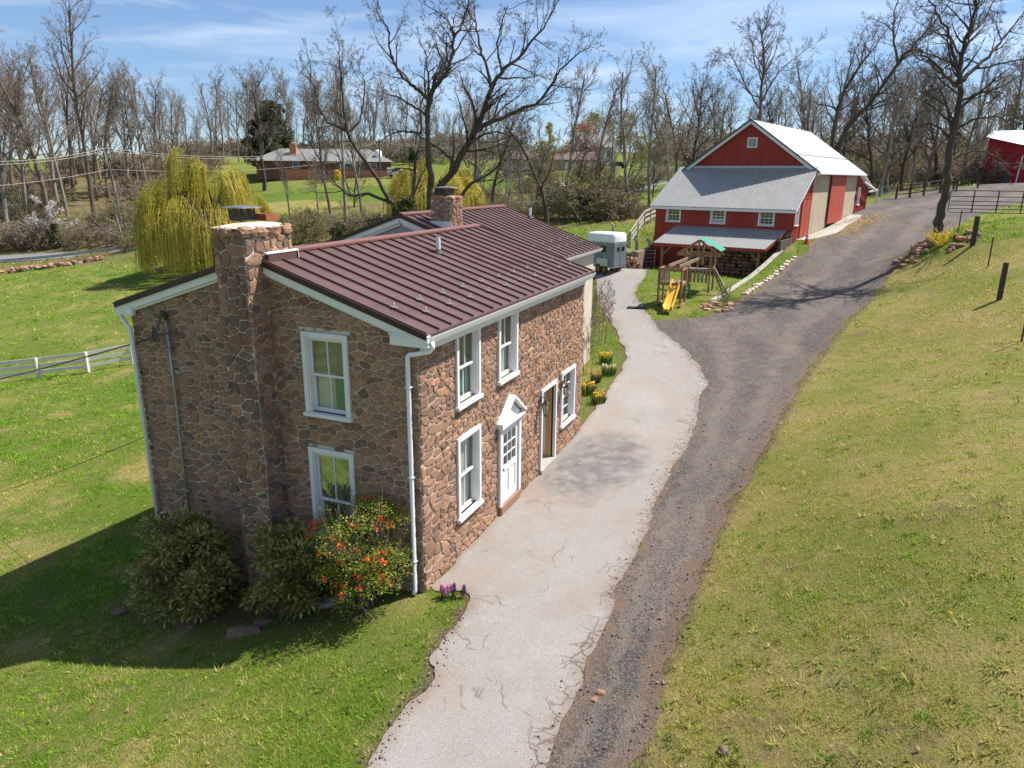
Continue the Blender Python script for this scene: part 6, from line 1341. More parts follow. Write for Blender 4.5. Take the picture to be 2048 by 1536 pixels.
blob_tree('evergreen_tree', 'big dark evergreen standing behind the left end of the brick ranch house', 548, 345, 178, 208, 112, CON, BARK, 22000, .62, 3, .35)
blob_tree('evergreen_tree', 'small dark evergreen standing right of the brick ranch house', 757, 345, 180, 300, 24, CON, BARK, 1500, .5, 4, .6)
blob_tree('cedar_tree', 'dark narrow cedar among the bare trees beyond the walnut limbs', 826, 345, 170, 292, 24, CON, BARK, 1600, .5, 5, .7)
for i, (u, vt, w, lb) in enumerate([(1700, 190, 45, 'dark conifer showing between the bare trees above the barn roof'), (1790, 200, 36, 'dark conifer far behind the rail fence'), (1905, 205, 40, 'dark conifer far behind the tree by the gate'), (2010, 185, 52, 'dark conifer far behind the crimson shed')]):
    blob_tree('conifer_tree', lb, u, 320, 215, vt, w, CON, BARK, 2200, .6, 20+i, .8)
LR = m_leaf('red maple flowers', [(0, (.30, .085, .04)), (.5, (.40, .14, .06)), (1, (.30, .15, .08))]); LY = m_leaf('yellow green young leaves', [(0, (.28, .27, .03)), (.5, (.40, .36, .05)), (1, (.24, .26, .05))]); LO = m_leaf('olive young leaves', [(0, (.16, .15, .05)), (.5, (.24, .21, .07)), (1, (.19, .19, .06))]); LT = m_leaf('tan dry leaves', [(0, (.20, .13, .08)), (.5, (.29, .19, .12)), (1, (.24, .17, .09))])
for nm, lb, u, v, D, vt, w, mat, n, s in [('maple_tree', 'russet red budding maple in front of the white house on the far hill', 1165, 330, 185, 246, 84, LR, 3400, .42), ('budding_tree', 'bright yellow green budding tree on the far skyline', 1098, 330, 250, 244, 30, LY, 1500, .5), ('budding_tree', 'olive budding tree filling the far skyline above the red maple', 1190, 320, 270, 226, 90, LO, 3400, .6), ('budding_tree', 'broad olive tree on the far skyline right of the maple', 1240, 320, 290, 218, 80, LO, 3000, .65),
     ('budding_tree', 'yellow olive tree on the hill left of the barn ridge', 1330, 335, 190, 246, 56, LO, 2200, .45), ('budding_tree', 'yellow green tree by the far driveway left of the barn', 1282, 340, 180, 262, 44, LY, 1400, .4), ('budding_tree', 'olive tree behind the walnut limbs on the far lawn', 1082, 345, 160, 282, 60, LO, 1900, .4), ('maple_tree', 'dull red brown budding tree at the far side of the walnut', 1022, 345, 175, 275, 70, LT, 2200, .42), ('budding_tree', 'tan brown budding tree behind the far brick garage', 1125, 345, 172, 296, 80, LT, 2400, .36)]:
    blob_tree(nm, lb, u, v, D, vt, w, mat, BARK, n, s, hash(lb) % 1000 if False else int(u+vt), 0.0)
# ---- weeping willows
LW = m_leaf('willow catkin yellow', [(0, (.38, .35, .06)), (.45, (.66, .57, .11)), (.8, (.84, .72, .20)), (1, (.56, .53, .13))], .6, .45)
def willow(label, u, v, D, vtop, wpx, seed, nst=1500, wid=.035, shape=1.0):
    p = at(u, v, D); z = ht(p[0], p[1]); H = at(u, vtop, D)[2]-z; R = wpx*D/FOC/2; r = np.random.default_rng(seed); g = random.Random(seed); root = thing('willow_tree', label, 'tree', (p[0], p[1], z))
    S = []; limbs = []
    for k in range(16):
        a = k*2.4+g.uniform(-.4, .4); rad = R*g.uniform(.25, .8); top = H*g.uniform(.62, .94)*(1-.22*(rad/R)**2); P = [Vector((0, 0, -.4)) if k == 0 else Vector((0, 0, H*.12))]
        for f in (.25, .5, .75, 1.0): P.append(Vector((cos(a)*rad*f**1.3+g.gauss(0, .25), sin(a)*rad*f**1.3+g.gauss(0, .25), H*.12+(top-H*.12)*f**.8)))
        for i in range(4): S.append((*P[i], *P[i+1], .34*(1-.2*i)*R/7, .34*(1-.2*(i+1))*R/7))
        limbs.append(P)
    V, F = tubes(S, 6); npmesh('trunk', V, F, BARK, parent=root, smooth=True)
    A = []; rn = []; n = nst
    cl = [(g.uniform(0, 6.28), g.random()**.5) for _ in range(46)]; ch = [g.gauss(0, .075) for _ in range(46)]
    for k in range(n):
        ci_ = g.randrange(len(cl)); ca, cq = cl[ci_]; a = ca+g.gauss(0, .11); q = min(1.06, max(.04, cq+g.gauss(0, .06))); rad = R*q; lump = .5+.5*sin(ca*7+cq*11)
        top = H*(.96-.40*q**2.2-.08*lump+ch[ci_])+g.gauss(0, .3); ln = min(top-.35, (1.6+3.6*g.random()+(3.5 if q > .6 else 1.0)*g.random()+3*q*q)*H/14); x, y = cos(a)*rad, sin(a)*rad; sx, sy = g.gauss(0, .10), g.gauss(0, .10); pr = None; tint = min(1, max(0, .25+.4*lump+g.gauss(0, .16)))
        for j in range(6):
            f = j/5; out = .85*sin(min(1, f*2.2)*pi/2)*.55; q2 = (x+cos(a)*out+sx*f*ln*.5, y+sin(a)*out+sy*f*ln*.5, top+.35*sin(min(1, f*3)*pi)-ln*f**1.15)
            if pr: A.append((*pr, *q2, wid, wid)); rn.append(tint)
            pr = q2
    A = np.array(A); V, F = tubes(A, 3); npmesh('crown', V, F, LW, rnd=np.repeat(rn, 3), parent=root)
    V, F, r2 = leaf_cards(A, (LW, nst*11, .16, seed), .35); npmesh('foliage', V, F, LW, rnd=np.repeat(rn, 1)[np.random.default_rng(1).integers(0, len(rn), len(F))], parent=root); return root
willow('big golden weeping willow beside the road left of the stone chimney', 430, 545, 80, 324, 236, 7, 3400, .02)
willow('second golden willow behind the huge dark tree', 870, 420, 86, 330, 185, 8, 1900, .02)
blob_tree('arborvitae', 'bushy green evergreen shrub rising over the rear wing gable', 815, 470, 42, 388, 130, CONY, BARK, 7000, .20, 41, .55)
blob_tree('arborvitae', 'low green shrub by the creek below the willow', 680, 480, 78, 445, 55, CONY, BARK, 1500, .25, 42, .3)
blob_tree('evergreen_shrub', 'dark green shrub at the edge of the wood by the guardrail', 112, 485, 112, 445, 36, CONY, BARK, 1300, .3, 43, .3)
# ---- thickets and undergrowth
def thicket_proto(seed, mat, n=34, leaf=None):
    g = random.Random(seed); S = []
    o = opts(maxlev=3, nk=(6, 5, 3), lf=(.55, .5, .5), start=.15, wob=(.16, .25, .3), up=(.05, .03, .02), ang=((25, 70), (25, 70), (25, 60)), rmin=.016)
    for k in range(n):
        a = g.uniform(0, 6.28); q = g.random()**.5*1.5; branch(S, (q*cos(a), q*sin(a), -.15), (cos(a)*q*.35, sin(a)*q*.35, 1), g.uniform(1.3, 3.1), .03, 0, g, o)
    return S, mat, leaf
THP = [thicket_proto(1, TWIG_Y, 34, (BUD_O, 900, .15, 1)), thicket_proto(2, TWIG_R, 30, None), thicket_proto(3, TWIG, 30, (BUD_O, 1500, .13, 3)), thicket_proto(4, TWIG_Y, 34, (BUD_G, 2600, .15, 4))]; _tm = {}
def thicket(ti, u, v, D, hpx, label, group=None, wx=1.0):
    p = at(u, v, D); z = ht(p[0], p[1]); H = hpx*D/FOC; S, mat, leaf = THP[ti]
    if ti not in _tm:
        A = np.array([s for l, s in S]); V, F = tubes(A, 3); mi = np.zeros(len(F), int); rnd = np.zeros(len(F))
        if leaf: V2, F2, r2 = leaf_cards(A, leaf); F = np.concatenate([F, F2+len(V)]); V = np.concatenate([V, V2]); mi = np.concatenate([mi, np.ones(len(F2), int)]); rnd = np.concatenate([rnd, r2])
        o = npmesh('thicket_shrub', V, F, [mat]+([leaf[0]] if leaf else []), mi=mi, rnd=rnd, label=label, cat='shrub', group=group); _tm[ti] = o
    else:
        o = _tm[ti].copy(); COL.objects.link(o); o.name = 'thicket_shrub'; o['label'] = label
        if group: o['group'] = group
        elif 'group' in o: del o['group']
    s = H/3.2; o.location = (p[0], p[1], z); o.scale = (s*wx, s*wx, s); o.rotation_euler = (0, 0, GR.uniform(0, 6.28))
UG = 'bare shrubs of the undergrowth along the wood and creek'; UL = 'bare brown shrub in the tangled undergrowth, like the others round it'
for u, v, D, h in [(10, 480, 112, 60), (45, 470, 114, 75), (80, 478, 113, 60), (150, 475, 112, 62), (190, 470, 113, 70), (225, 475, 111, 60), (255, 480, 108, 66), (290, 478, 108, 72), (325, 480, 107, 60), (-20, 470, 114, 70), (30, 420, 128, 60), (70, 430, 126, 55), (170, 430, 126, 60), (230, 430, 126, 50), (300, 430, 126, 58), (340, 440, 122, 60), (270, 500, 101, 45), (310, 500, 100, 40),
                   (585, 470, 96, 56), (620, 455, 98, 50), (700, 480, 86, 60), (735, 485, 84, 62), (770, 470, 86, 62), (655, 470, 92, 45), (960, 440, 86, 50), (1000, 440, 84, 45), (1040, 440, 80, 58), (1075, 440, 78, 66), (1020, 420, 95, 50), (1060, 400, 105, 50), (1100, 390, 112, 50), (980, 395, 110, 45), (1230, 440, 74, 40), (1262, 448, 74, 30), (1290, 448, 74, 34), (900, 400, 110, 60), (930, 380, 120, 50), (1215, 415, 85, 50)]:
    thicket(GR.choice((0, 3, 2, 1)), u, v, D, h*GR.uniform(.55, 1.0), UL, UG, GR.uniform(1.0, 1.35))
for u, v, D, h, ti, lb in [(1165, 443, 75, 82, 3, 'tall olive thicket of tangled stems behind the horse trailer'), (1195, 440, 76, 92, 0, 'brown olive thicket at the foot of the slanting tree'), (1130, 443, 77, 78, 2, 'grey brown thicket beside the slender feathery tree'), (1215, 442, 74, 70, 1, 'reddish thicket at the pasture edge behind the horse trailer'),
                           (612, 450, 88, 62, 3, 'rounded olive shrub right of the golden willow'), (640, 352, 158, 30, 1, 'dark bare shrub before the brick ranch house wall')]:
    thicket(ti, u, v, D, h, lb, None, 1.15)
for u in range(-60, 420, 26): thicket(GR.choice((1, 2, 1, 0)), u+GR.uniform(-8, 8), 400, 150+GR.uniform(-16, 40), 44*GR.uniform(.7, 1.4), UL, UG, 1.5)
for u in range(330, 1030, 17): thicket(GR.choice((1, 2, 0)), u+GR.uniform(-8, 8), 310, 255+GR.uniform(-40, 50), 26*GR.uniform(.7, 1.7), 'bare brown brush along the skyline behind the ranch house', 'brush along the skyline behind the ranch house', 2.0)
for u in range(1330, 2100, 30): thicket(GR.choice((1, 2, 0)), u+GR.uniform(-8, 8), 320, 205+GR.uniform(-30, 50), 40*GR.uniform(.7, 1.8), 'bare brown brush on the hill behind the red barn', 'brush on the hill behind the red barn', 2.0)
for u, D in thicket_later: thicket(GR.choice((0, 1, 2, 3)), u, 400, D, 34*GR.uniform(.7, 1.3), UL, UG, 1.4)
for u in range(1680, 2060, 24): thicket(GR.choice((0, 1, 2)), u+GR.uniform(-8, 8), 372, 104+GR.uniform(-8, 16), 44*GR.uniform(.8, 1.4), UL, UG, 1.2)
# white blossom tree and crooked old tree by the guardrail
def pieces(name, label, u, v, D, H, seed, mats, o, leaf=None, lean=(0, 0, 1), fol='blossom'):
    p = at(u, v, D); z = ht(p[0], p[1]); S = []; g = random.Random(seed); branch(S, (0, 0, -.3), lean, H, H*.018, 0, g, o); root = thing(name, label, 'tree', (p[0], p[1], z))
    V, F = tubes([s for l, s in S if l <= 1], 5); npmesh('trunk', V, F, mats[0], parent=root); A = np.array([s for l, s in S if l > 1]); V, F = tubes(A, 3); npmesh('crown', V, F, mats[1], parent=root)
    if leaf: add_leaves(A, leaf, fol, root)
BLO = m_leaf('white blossom', [(0, (.62, .58, .55)), (1, (.80, .77, .76))], .7, .3)
pieces('blossom_tree', 'small tree with white blossom at the edge of the wood above the guardrail', 105, 470, 113, 6.8, 61, (BARK_B, TWIG), opts(maxlev=3, nk=(9, 6, 4), lf=(.62, .5, .5), start=.3, ang=((45, 80), (30, 60), (30, 60)), up=(0, .02, 0), rmin=.02), (BLO, 1500, .22, 5))
pieces('old_apple_tree', 'grey crooked old tree leaning over the end of the guardrail', 254, 503, 101, 9.5, 66, (BARK_G, TWIG_R), opts(maxlev=4, nk=(10, 6, 4, 3), lf=(.6, .5, .5, .5), start=.2, ang=((35, 75), (30, 65), (30, 60), (30, 60)), up=(.02, .03, 0, 0), wob=(.25, .3, .3, .3), rmin=.018), None, (-.25, .3, .9))
pieces('old_apple_tree', 'dark crooked bare tree with low spreading limbs right of the rear wing roof', 1093, 445, 62, 11.5, 68, (BARK, TWIG_D), opts(maxlev=4, nk=(9, 6, 5, 3), lf=(.55, .5, .5, .5), start=.28, ang=((40, 85), (30, 65), (30, 60), (30, 60)), up=(.03, .02, .02, 0), wob=(.2, .3, .3, .3), rmin=.014), None, (-.05, .12, 1))

# ================================================================== SHRUBS AND FLOWERS BY THE HOUSE
RHO = m_leaf('leathery dark leaves', [(0, (.11, .11, .025)), (.4, (.23, .22, .05)), (.75, (.35, .31, .08)), (1, (.48, .40, .14))], .34, .15)
def leafy(name, label, c, rad, h, n, size, mat, seed, aspect=.4, cat='shrub', extra=None, stems=14, root_out=None):
    z = ht(c[0], c[1]); root = thing(name, label, cat, (c[0], c[1], z)); r = np.random.default_rng(seed); g = random.Random(seed)
    lob = []
    for k in range(34):
        a = r.uniform(0, 6.28); f = r.uniform(.10, .92); q = rad*(.80*np.sqrt(max(.02, 1-(1.7*f-.85)**2)))*r.uniform(.35, 1); lob.append((q*np.cos(a), q*np.sin(a), f*h, rad*r.uniform(.26, .42)))
    lob = np.array(lob); i = r.integers(0, len(lob), n); dv = r.normal(size=(n, 3)); dv /= np.linalg.norm(dv, axis=1, keepdims=True); dv[:, 2] = np.abs(dv[:, 2])*.9-.25*r.random(n); c3 = lob[i, :3]+dv*(r.random((n, 1))**.35)*lob[i, 3:4]; ok = c3[:, 2] > .04; c3 = c3[ok]; dv = dv[ok]; n = len(c3)
    # leaves radiate from their shoot and droop a little
    u = dv+r.normal(0, .45, (n, 3)); u[:, 2] -= .25; u /= np.linalg.norm(u, axis=1, keepdims=True); w = np.cross(u, np.array([[0, 0, 1.]])+r.normal(0, .35, (n, 3))); w /= np.linalg.norm(w, axis=1, keepdims=True)+1e-9; s = size*r.uniform(.6, 1.25, (n, 1)); nn = np.cross(u, w)
    a0 = c3; m1 = c3+u*s*.5+w*s*aspect*.5; m2 = c3+u*s*.5-w*s*aspect*.5; tip = c3+u*s-nn*s*.10
    V = np.stack([a0, m1, tip, m2], 1).reshape(-1, 3); F = np.arange(4*n).reshape(n, 4); npmesh('foliage', V, F, mat, rnd=r.random(n), parent=root)
    S = []
    for k in range(stems):
        L_ = lob[g.randrange(len(lob))]; S += [(g.uniform(-.15, .15), g.uniform(-.15, .15), -.1, L_[0]*.5, L_[1]*.5, L_[2]*.55, .022, .014), (L_[0]*.5, L_[1]*.5, L_[2]*.55, L_[0], L_[1], L_[2], .014, .006)]
    V, F = tubes(S, 5); npmesh('stems', V, F, BARK_B, parent=root); return root, lob
leafy('rhododendron', 'large rounded dark leathery shrub at the left of the chimney foot', (-1.30, 5.05), 1.28, 1.95, 11000, .13, RHO, 11)
leafy('rhododendron', 'smaller dark leathery shrub right of the chimney foot', (-1.10, 2.52), .90, 1.75, 7000, .125, RHO, 12)
QL = m_leaf('fresh quince leaves', [(0, (.09, .13, .014)), (.5, (.20, .26, .03)), (1, (.36, .34, .06))], .5, .3); RED_FL = m_leaf('red blossom', [(0, (.62, .04, .02)), (.6, (.80, .10, .04)), (1, (.80, .24, .10))], .6, .25)
qr, ql = leafy('quince_shrub', 'flowering quince with red blossom and long upright shoots at the house corner', (-.74, .92), 1.0, 2.3, 11500, .05, QL, 13, .6)
g = random.Random(5); S = []
for k in range(80):
    a = g.uniform(0, 6.28); q = g.random()**.5*.9; x, y, z = q*cos(a), q*sin(a), g.uniform(1.1, 1.9); L_ = g.uniform(.4, 1.0); d = Vector((cos(a)*.35*q+g.gauss(0, .12), sin(a)*.35*q+g.gauss(0, .12), 1)).normalized(); p = Vector((x, y, z))
    for j in range(4): q2 = p+d*L_/4; S.append((*p, *q2, .006, .0045)); p = q2; d = (d+Vector((g.gauss(0, .08), g.gauss(0, .08), 0))).normalized()
V, F = tubes(S, 4); npmesh('shoots', V, F, TWIG_R, parent=qr); add_leaves(S, (QL, 1500, .04, 3), 'shoot_leaves', qr)
r = np.random.default_rng(3); i = r.integers(0, len(ql), 60); dv = r.normal(size=(60, 3)); dv /= np.linalg.norm(dv, axis=1, keepdims=True); dv[:, 0] = -np.abs(dv[:, 0]); cc = ql[i, :3]+dv*ql[i, 3:4]*1.0; cc = np.repeat(cc, 12, 0)+r.normal(0, .035, (60*12, 3)); V, F, rn = cards(cc, .055, r, .9); npmesh('blossom', V, F, RED_FL, rnd=rn, parent=qr)
# bulbs along the drive
STRAP = m_leaf('strap leaves', [(0, (.03, .075, .015)), (.6, (.06, .13, .025)), (1, (.10, .17, .05))], .5, .25)
def clump(name, label, u, v, cols, n=12, h=.32, R=.2, fl=.06, seed=1, cat='flowers', leaves=150):
    p = hit(u, v); g = random.Random(seed); z = ht(p[0], p[1]); root = thing(name, label, cat, (p[0], p[1], z)); V = []; rn = []
    for k in range(leaves):
        a = g.uniform(0, 6.28); q = R*g.random()**.5; x, y = q*cos(a), q*sin(a); hh = h*g.uniform(.55, 1.05); o = g.uniform(.03, .14); b = g.uniform(0, 6.28); w = .011; wx, wy = -sin(b)*w, cos(b)*w; ex, ey = cos(a)*o, sin(a)*o
        V += [(x-wx, y-wy, -.02), (x+wx, y+wy, -.02), (x+ex*.5+wx, y+ey*.5+wy, hh*.65), (x+ex*.5-wx, y+ey*.5-wy, hh*.65), (x+ex*.5-wx, y+ey*.5-wy, hh*.65), (x+ex*.5+wx, y+ey*.5+wy, hh*.65), (x+ex+wx*.2, y+ey+wy*.2, hh), (x+ex-wx*.2, y+ey-wy*.2, hh)]; rn += [g.random()]*2
    V = np.array(V); npmesh('leaves', V, np.arange(len(V)).reshape(-1, 4), STRAP, rnd=rn, parent=root)
    for ci, col in enumerate(cols):
        m = MB()
        fl = min(fl, .036)
        for k in range(n//len(cols)):
            a = g.uniform(0, 6.28); q = R*1.05*g.random()**.5; c = (q*cos(a), q*sin(a), h*g.uniform(.92, 1.25)); m.lathe(c, [(fl*.3, -.03), (fl*.75, 0), (fl*.8, .03), (fl*.35, .045)], 6); 
            for j in range(5): b = j*1.256+a; m.add([c, (c[0]+cos(b)*fl, c[1]+sin(b)*fl, c[2]+.01), (c[0]+cos(b+.5)*fl*.9, c[1]+sin(b+.5)*fl*.9, c[2]+.018)], [(0, 1, 2)])
            m.tube([(c[0], c[1], 0), c], .006, 4)
        m.build('petals', col, root)
PY = plain('yellow petals', (.85, .60, .03), (.75, .48, .02), 9, .6); PW = plain('cream petals', (.80, .76, .60), (.7, .66, .5), 9, .6); PO = plain('orange petals', (.80, .28, .04), (.75, .40, .05), 9, .6); PR = plain('coral petals', (.70, .14, .10), (.6, .1, .08), 9, .6); PP = plain('pink florets', (.62, .25, .40), (.5, .17, .33), 30, .6); PB = plain('violet florets', (.10, .09, .20), (.07, .06, .14), 30, .6)
clump('daffodil_clump', 'yellow daffodil clump farthest along the flower bed by the drive', 1211, 726, [PY], 22, .36, .26, .055, 1)
clump('narcissus_clump', 'white narcissus clump in the middle of the flower bed', 1217, 750, [PW], 12, .36, .26, .05, 2)
clump('tulip_clump', 'coral red tulip clump with the small violet flowers', 1191, 764, [PR], 7, .32, .18, .05, 3)
clump('daffodil_clump', 'yellow and orange daffodil clump near the stone wall end', 1178, 788, [PY, PO], 20, .36, .26, .055, 4)
clump('tulip_clump', 'orange and yellow tulip clump at the near tip of the flower bed', 1196, 806, [PO, PY], 18, .34, .24, .06, 5)
def spike(label, u, v, col, n, seed):
    p = hit(u, v); g = random.Random(seed); root = thing('hyacinth_clump', label, 'flowers', (p[0], p[1], ht(p[0], p[1]))); V = []; m = MB(); m2 = MB()
    for k in range(26):
        a = g.uniform(0, 6.28); b = g.uniform(0, 6.28); w = .014; m2.add([(.1*cos(a)-w*sin(b), .1*sin(a)+w*cos(b), 0), (.1*cos(a)+w*sin(b), .1*sin(a)-w*cos(b), 0), (.17*cos(a), .17*sin(a), g.uniform(.12, .22))], [(0, 1, 2)])
    for k in range(n):
        x, y = g.uniform(-.12, .12), g.uniform(-.12, .12)
        for j in range(46):
            z = .09+.0042*j; a = j*2.4; q = .035*(1-abs(j-18)/46); m.rock((x+q*cos(a), y+q*sin(a), z), (.014, .014, .012), j, 0, 0, 3, 4)
    m2.build('leaves', STRAP, root); m.build('florets', col, root)
spike('pink hyacinths beside the house corner at the drive edge', 894, 1196, PP, 6, 1); spike('dark violet hyacinth next to the pink ones', 918, 1194, PB, 2, 2)
# bare climbing rose stems and brown hedge beside the stucco end wall
def stemmy(name, label, u, v, h, n, seed, mat, spread=.5, leaf=None, up=.05):
    p = hit(u, v); S = []; g = random.Random(seed); o = opts(maxlev=3, nk=(7, 5, 3), lf=(.4, .5, .5), start=.25, wob=(.1, .2, .25), up=(up, .08, .03), ang=((18, 45), (20, 55), (20, 60)), rmin=.005)
    for k in range(n): a = g.uniform(0, 6.28); branch(S, (spread*.4*cos(a), spread*.4*sin(a), -.1), (cos(a)*.12, sin(a)*.12, 1), h*g.uniform(.65, 1), .014, 0, g, o)
    root = thing(name, label, 'shrub', (p[0], p[1], ht(p[0], p[1]))); A = np.array([s for l, s in S]); V, F = tubes(A, 4); npmesh('stems', V, F, mat, parent=root)
    if leaf: add_leaves(A, leaf, 'buds', root)
stemmy('rose_bush', 'tall bare rose stems against the cream end wall', 1174, 748, 2.9, 6, 3, TWIG_R, .3, (BUD_R, 160, .05, 3), .08)
stemmy('bare_hedge', 'thin brown leafless hedge along the cream end wall', 1190, 690, 2.3, 13, 4, TWIG_R, 1.2, (BUD_R, 500, .04, 4)); stemmy('bare_hedge', 'far end of the thin brown hedge beyond the rose stems', 1194, 640, 2.2, 12, 5, TWIG_R, 1.3, (BUD_R, 400, .04, 5))
stemmy('weed_stalks', 'dry brown stalks at the near end of the retaining wall', 1445, 612, 1.2, 8, 6, TWIG_Y, .5)
# forsythia on the dry stone heap
FY = m_leaf('forsythia yellow', [(0, (.70, .50, .01)), (1, (.85, .66, .03))], .6, .35)
def forsythia(label, u, v, D, H, n, seed, card=.05, cn=1500):
    p = at(u, v, D); z = ht(p[0], p[1]); g = random.Random(seed); S = []
    for k in range(n):
        a = g.uniform(0, 6.28); L_ = H*g.uniform(.6, 1.25); d = Vector((cos(a)*.75, sin(a)*.75, 1)).normalized(); q = Vector((0, 0, 0))
        for j in range(7):
            q2 = q+d*L_/7; S.append((*q, *q2, .014*(1-j/8), .014*(1-(j+1)/8))); q = q2; d = (d+Vector((cos(a)*.07+g.gauss(0, .12), sin(a)*.07+g.gauss(0, .12), -.07))).normalized()
    root = thing('forsythia', label, 'shrub', (p[0], p[1], z)); V, F = tubes(S, 4); npmesh('stems', V, F, TWIG_Y, parent=root); add_leaves([s for i, s in enumerate(S) if i % 7 > 0], (FY, cn, card, seed), 'flowers', root)
forsythia('yellow flowering forsythia on the stone heap below the gate', 1878, 504, 40.2, 1.9, 15, 4, .065, 1500)
blob_tree('forsythia_bush', 'round yellow forsythia before the brick ranch house', 675, 353, 160, 340, 18, FY, TWIG_Y, 900, .28, 8)
ROCK = m_stone('red field stones', .95)
def heap(label, items, seed):
    g = random.Random(seed); m = MB(); c = at(*items[0][:3])
    for (u, v, D, n, R, s) in items:
        p = at(u, v, D)
        for k in range(n):
            a = g.uniform(0, 6.28); q = R*g.random()**.5; x, y = p[0]+q*cos(a), p[1]+q*sin(a); m.rock((x, y, ht(x, y)+g.uniform(.02, .35)*s*1.2*(1-q/R*.6)), (s*g.uniform(.5, 1.2), s*g.uniform(.5, 1.1), s*g.uniform(.3, .6)), g.randint(0, 9999), 0, g.random(), 5, 7, g.uniform(0, 3))
    m.build('dry_stone_heap', ROCK, None, label=label, cat='stone heap')
heap('tumbled heap of red field stones running down under the forsythia', [(1822, 512, 41.2, 16, .8, .24), (1846, 494, 41.5, 20, .9, .24), (1868, 478, 41.8, 22, .9, .23), (1893, 460, 42, 16, .8, .22)], 3)
heap('small heap of red stones behind the thick fence post', [(1930, 480, 39.2, 14, .7, .2), (1936, 466, 40, 8, .6, .2)], 4)
heap('rough stones at the near corner of the retaining wall', [(1432, 618, 37.6, 14, .9, .2), (1445, 606, 38.5, 8, .7, .2)], 5)
for i, (u, v, s, lb) in enumerate([(490, 1268, (.34, .15, .11), 'long grey stone lying in the shade before the smaller dark shrub'), (528, 1246, (.20, .13, .09), 'grey stone touching the long stone under the smaller dark shrub'), (385, 1249, (.17, .11, .07), 'pinkish stone below the large dark shrub'), (275, 1183, (.19, .13, .10), 'grey stone at the left foot of the large dark shrub'), (240, 1225, (.16, .12, .07), 'flat stone in the shaded lawn left of the large dark shrub'), (1447, 1505, (.09, .06, .05), 'lone grey stone in the grass beside the gravel drive'), (1202, 1388, (.09, .06, .04), 'red stone chip lying loose on the gravel drive'), (1190, 1402, (.06, .05, .03), 'smaller red stone chip beside the other on the gravel')]):
    p = hit(u, v); m = MB(); m.rock((0, 0, .02), s, 30+i, 0, (.77, .78, .76, .78, .77, .78, .1, .2)[i], 7, 10); o = m.build('field_stone', ROCK, None, loc=(p[0], p[1], ht(p[0], p[1])), label=lb, cat='stone'); o.rotation_euler = (0, 0, 1.9+i)
zw = ht(-.4, 1.95); mb = MB()
for k in range(11):
    a0 = pi*k/11; a1 = pi*(k+1)/11
    for a, b in ((a0, a1),): mb.prism([(.45*cos(a), .45*sin(a)), (.62*cos(a), .62*sin(a)), (.62*cos(b), .62*sin(b)), (.45*cos(b), .45*sin(b))], -.3, .12, lambda x, y, z: (-y*1.3-.12, 2.05+x, zw+z))
mb.build('window_well', CONC, house)
mb = MB(); mb.box((-.10, 1.65, zw-.25), (.05, 2.45, zw+.45)); mb.build('cellar_window', plain('dark cellar glass', (.02, .022, .03), None, 3, .2), house)

# ================================================================== FAR SIDE OF THE VALLEY
def vbuild(name, label, cat, u, v, D, rz=0.0):
    p = at(u, v, D); return thing(name, label, cat, (p[0], p[1], ht(p[0], p[1])), YAW-pi/2+rz), p          # local x to the right, y away
BRICK = plain('orange brick', (.60, .22, .12), (.50, .18, .10), 1.5, .9, .3, 10); BRICK_D = plain('brown brick', (.20, .09, .065), (.16, .07, .05), 1.5, .9, .3, 10); SHING = plain('grey shingles', (.23, .23, .23), (.17, .17, .17), 1.2, .9, .4, 8); DGL = plain('dark far window', (.04, .06, .08), None, 3, .2, 0, 10, 0, .8)
rh, p = vbuild('ranch_house', 'low brick ranch house with long grey hip roof on the far lawn', 'house', 655, 355, 165, .12)
mb = MB(); mb.box((-15, 0, -.5), (13.6, 9, 3.6)); mb.build('wall', BRICK_D, rh)
mb = MB(); mb.box((-9, -.5, -1), (-1.2, .05, 1.75)); mb.box((2.2, -.5, -1), (13.8, .05, 1.7)); mb.build('lower_wall', BRICK, rh)
mb = MB(); mb.add([(-16, -1, 3.5), (14.6, -1, 3.5), (14.6, 10, 3.5), (-16, 10, 3.5), (-10.5, 4.5, 6.2), (9, 4.5, 6.2)], [(0, 1, 5, 4), (1, 2, 5), (2, 3, 4, 5), (3, 0, 4), (3, 2, 1, 0)]); rr_ = mb.build('roof', SHING, rh)
mb = MB(); mb.box((-8.0, 1.6, 4.0), (-6.6, 2.8, 7.2)); cm = mb.build('chimney', BRICK, rr_); mb = MB(); mb.box((-7.6, 1.9, 7.2), (-7.0, 2.5, 7.5)); mb.build('chimney_cap', WHITE, cm)
for x, w, z in ((-7.2, 1.2, 2.0), (-2.8, 1.2, 2.0), (9.5, 1.2, 2.0), (4.2, 1.6, 2.1)):
    mb = MB(); mb.box((x-.1, -.09, z-.1), (x+w+.1, -.03, z+1.3)); w_ = mb.build('window', WHITE, rh); mb = MB(); mb.box((x, -.12, z), (x+w, -.09, z+1.2)); mb.build('pane', DGL, w_)
mb = MB(); mb.prism([(3.0, 3.0), (6.8, 3.0), (4.9, 3.9)], 0, 1.4, lambda a, b, c: (a, -2.0+c, b)); mb.box((3.1, -1.9, 1.7), (3.25, -1.75, 3.0)); mb.box((6.5, -1.9, 1.7), (6.65, -1.75, 3.0)); mb.build('porch', WHITE, rh)
wt, p = vbuild('water_tank', 'white water tank on a short stand right of the brick ranch house', 'tank', 757, 318, 168)
mb = MB(); mb.lathe((0, 0, 3.4), [(.75, 0), (.8, .2), (.8, 1.7), (.5, 2.0), (.05, 2.1)], 14)
mb.build('tank', WHITE, wt, smooth=True); mb = MB()
for a in range(4): mb.tube([(.6*cos(a*1.57), .6*sin(a*1.57), -4), (.6*cos(a*1.57), .6*sin(a*1.57), 3.5)], .06, 5)
mb.build('stand', IRON, wt)
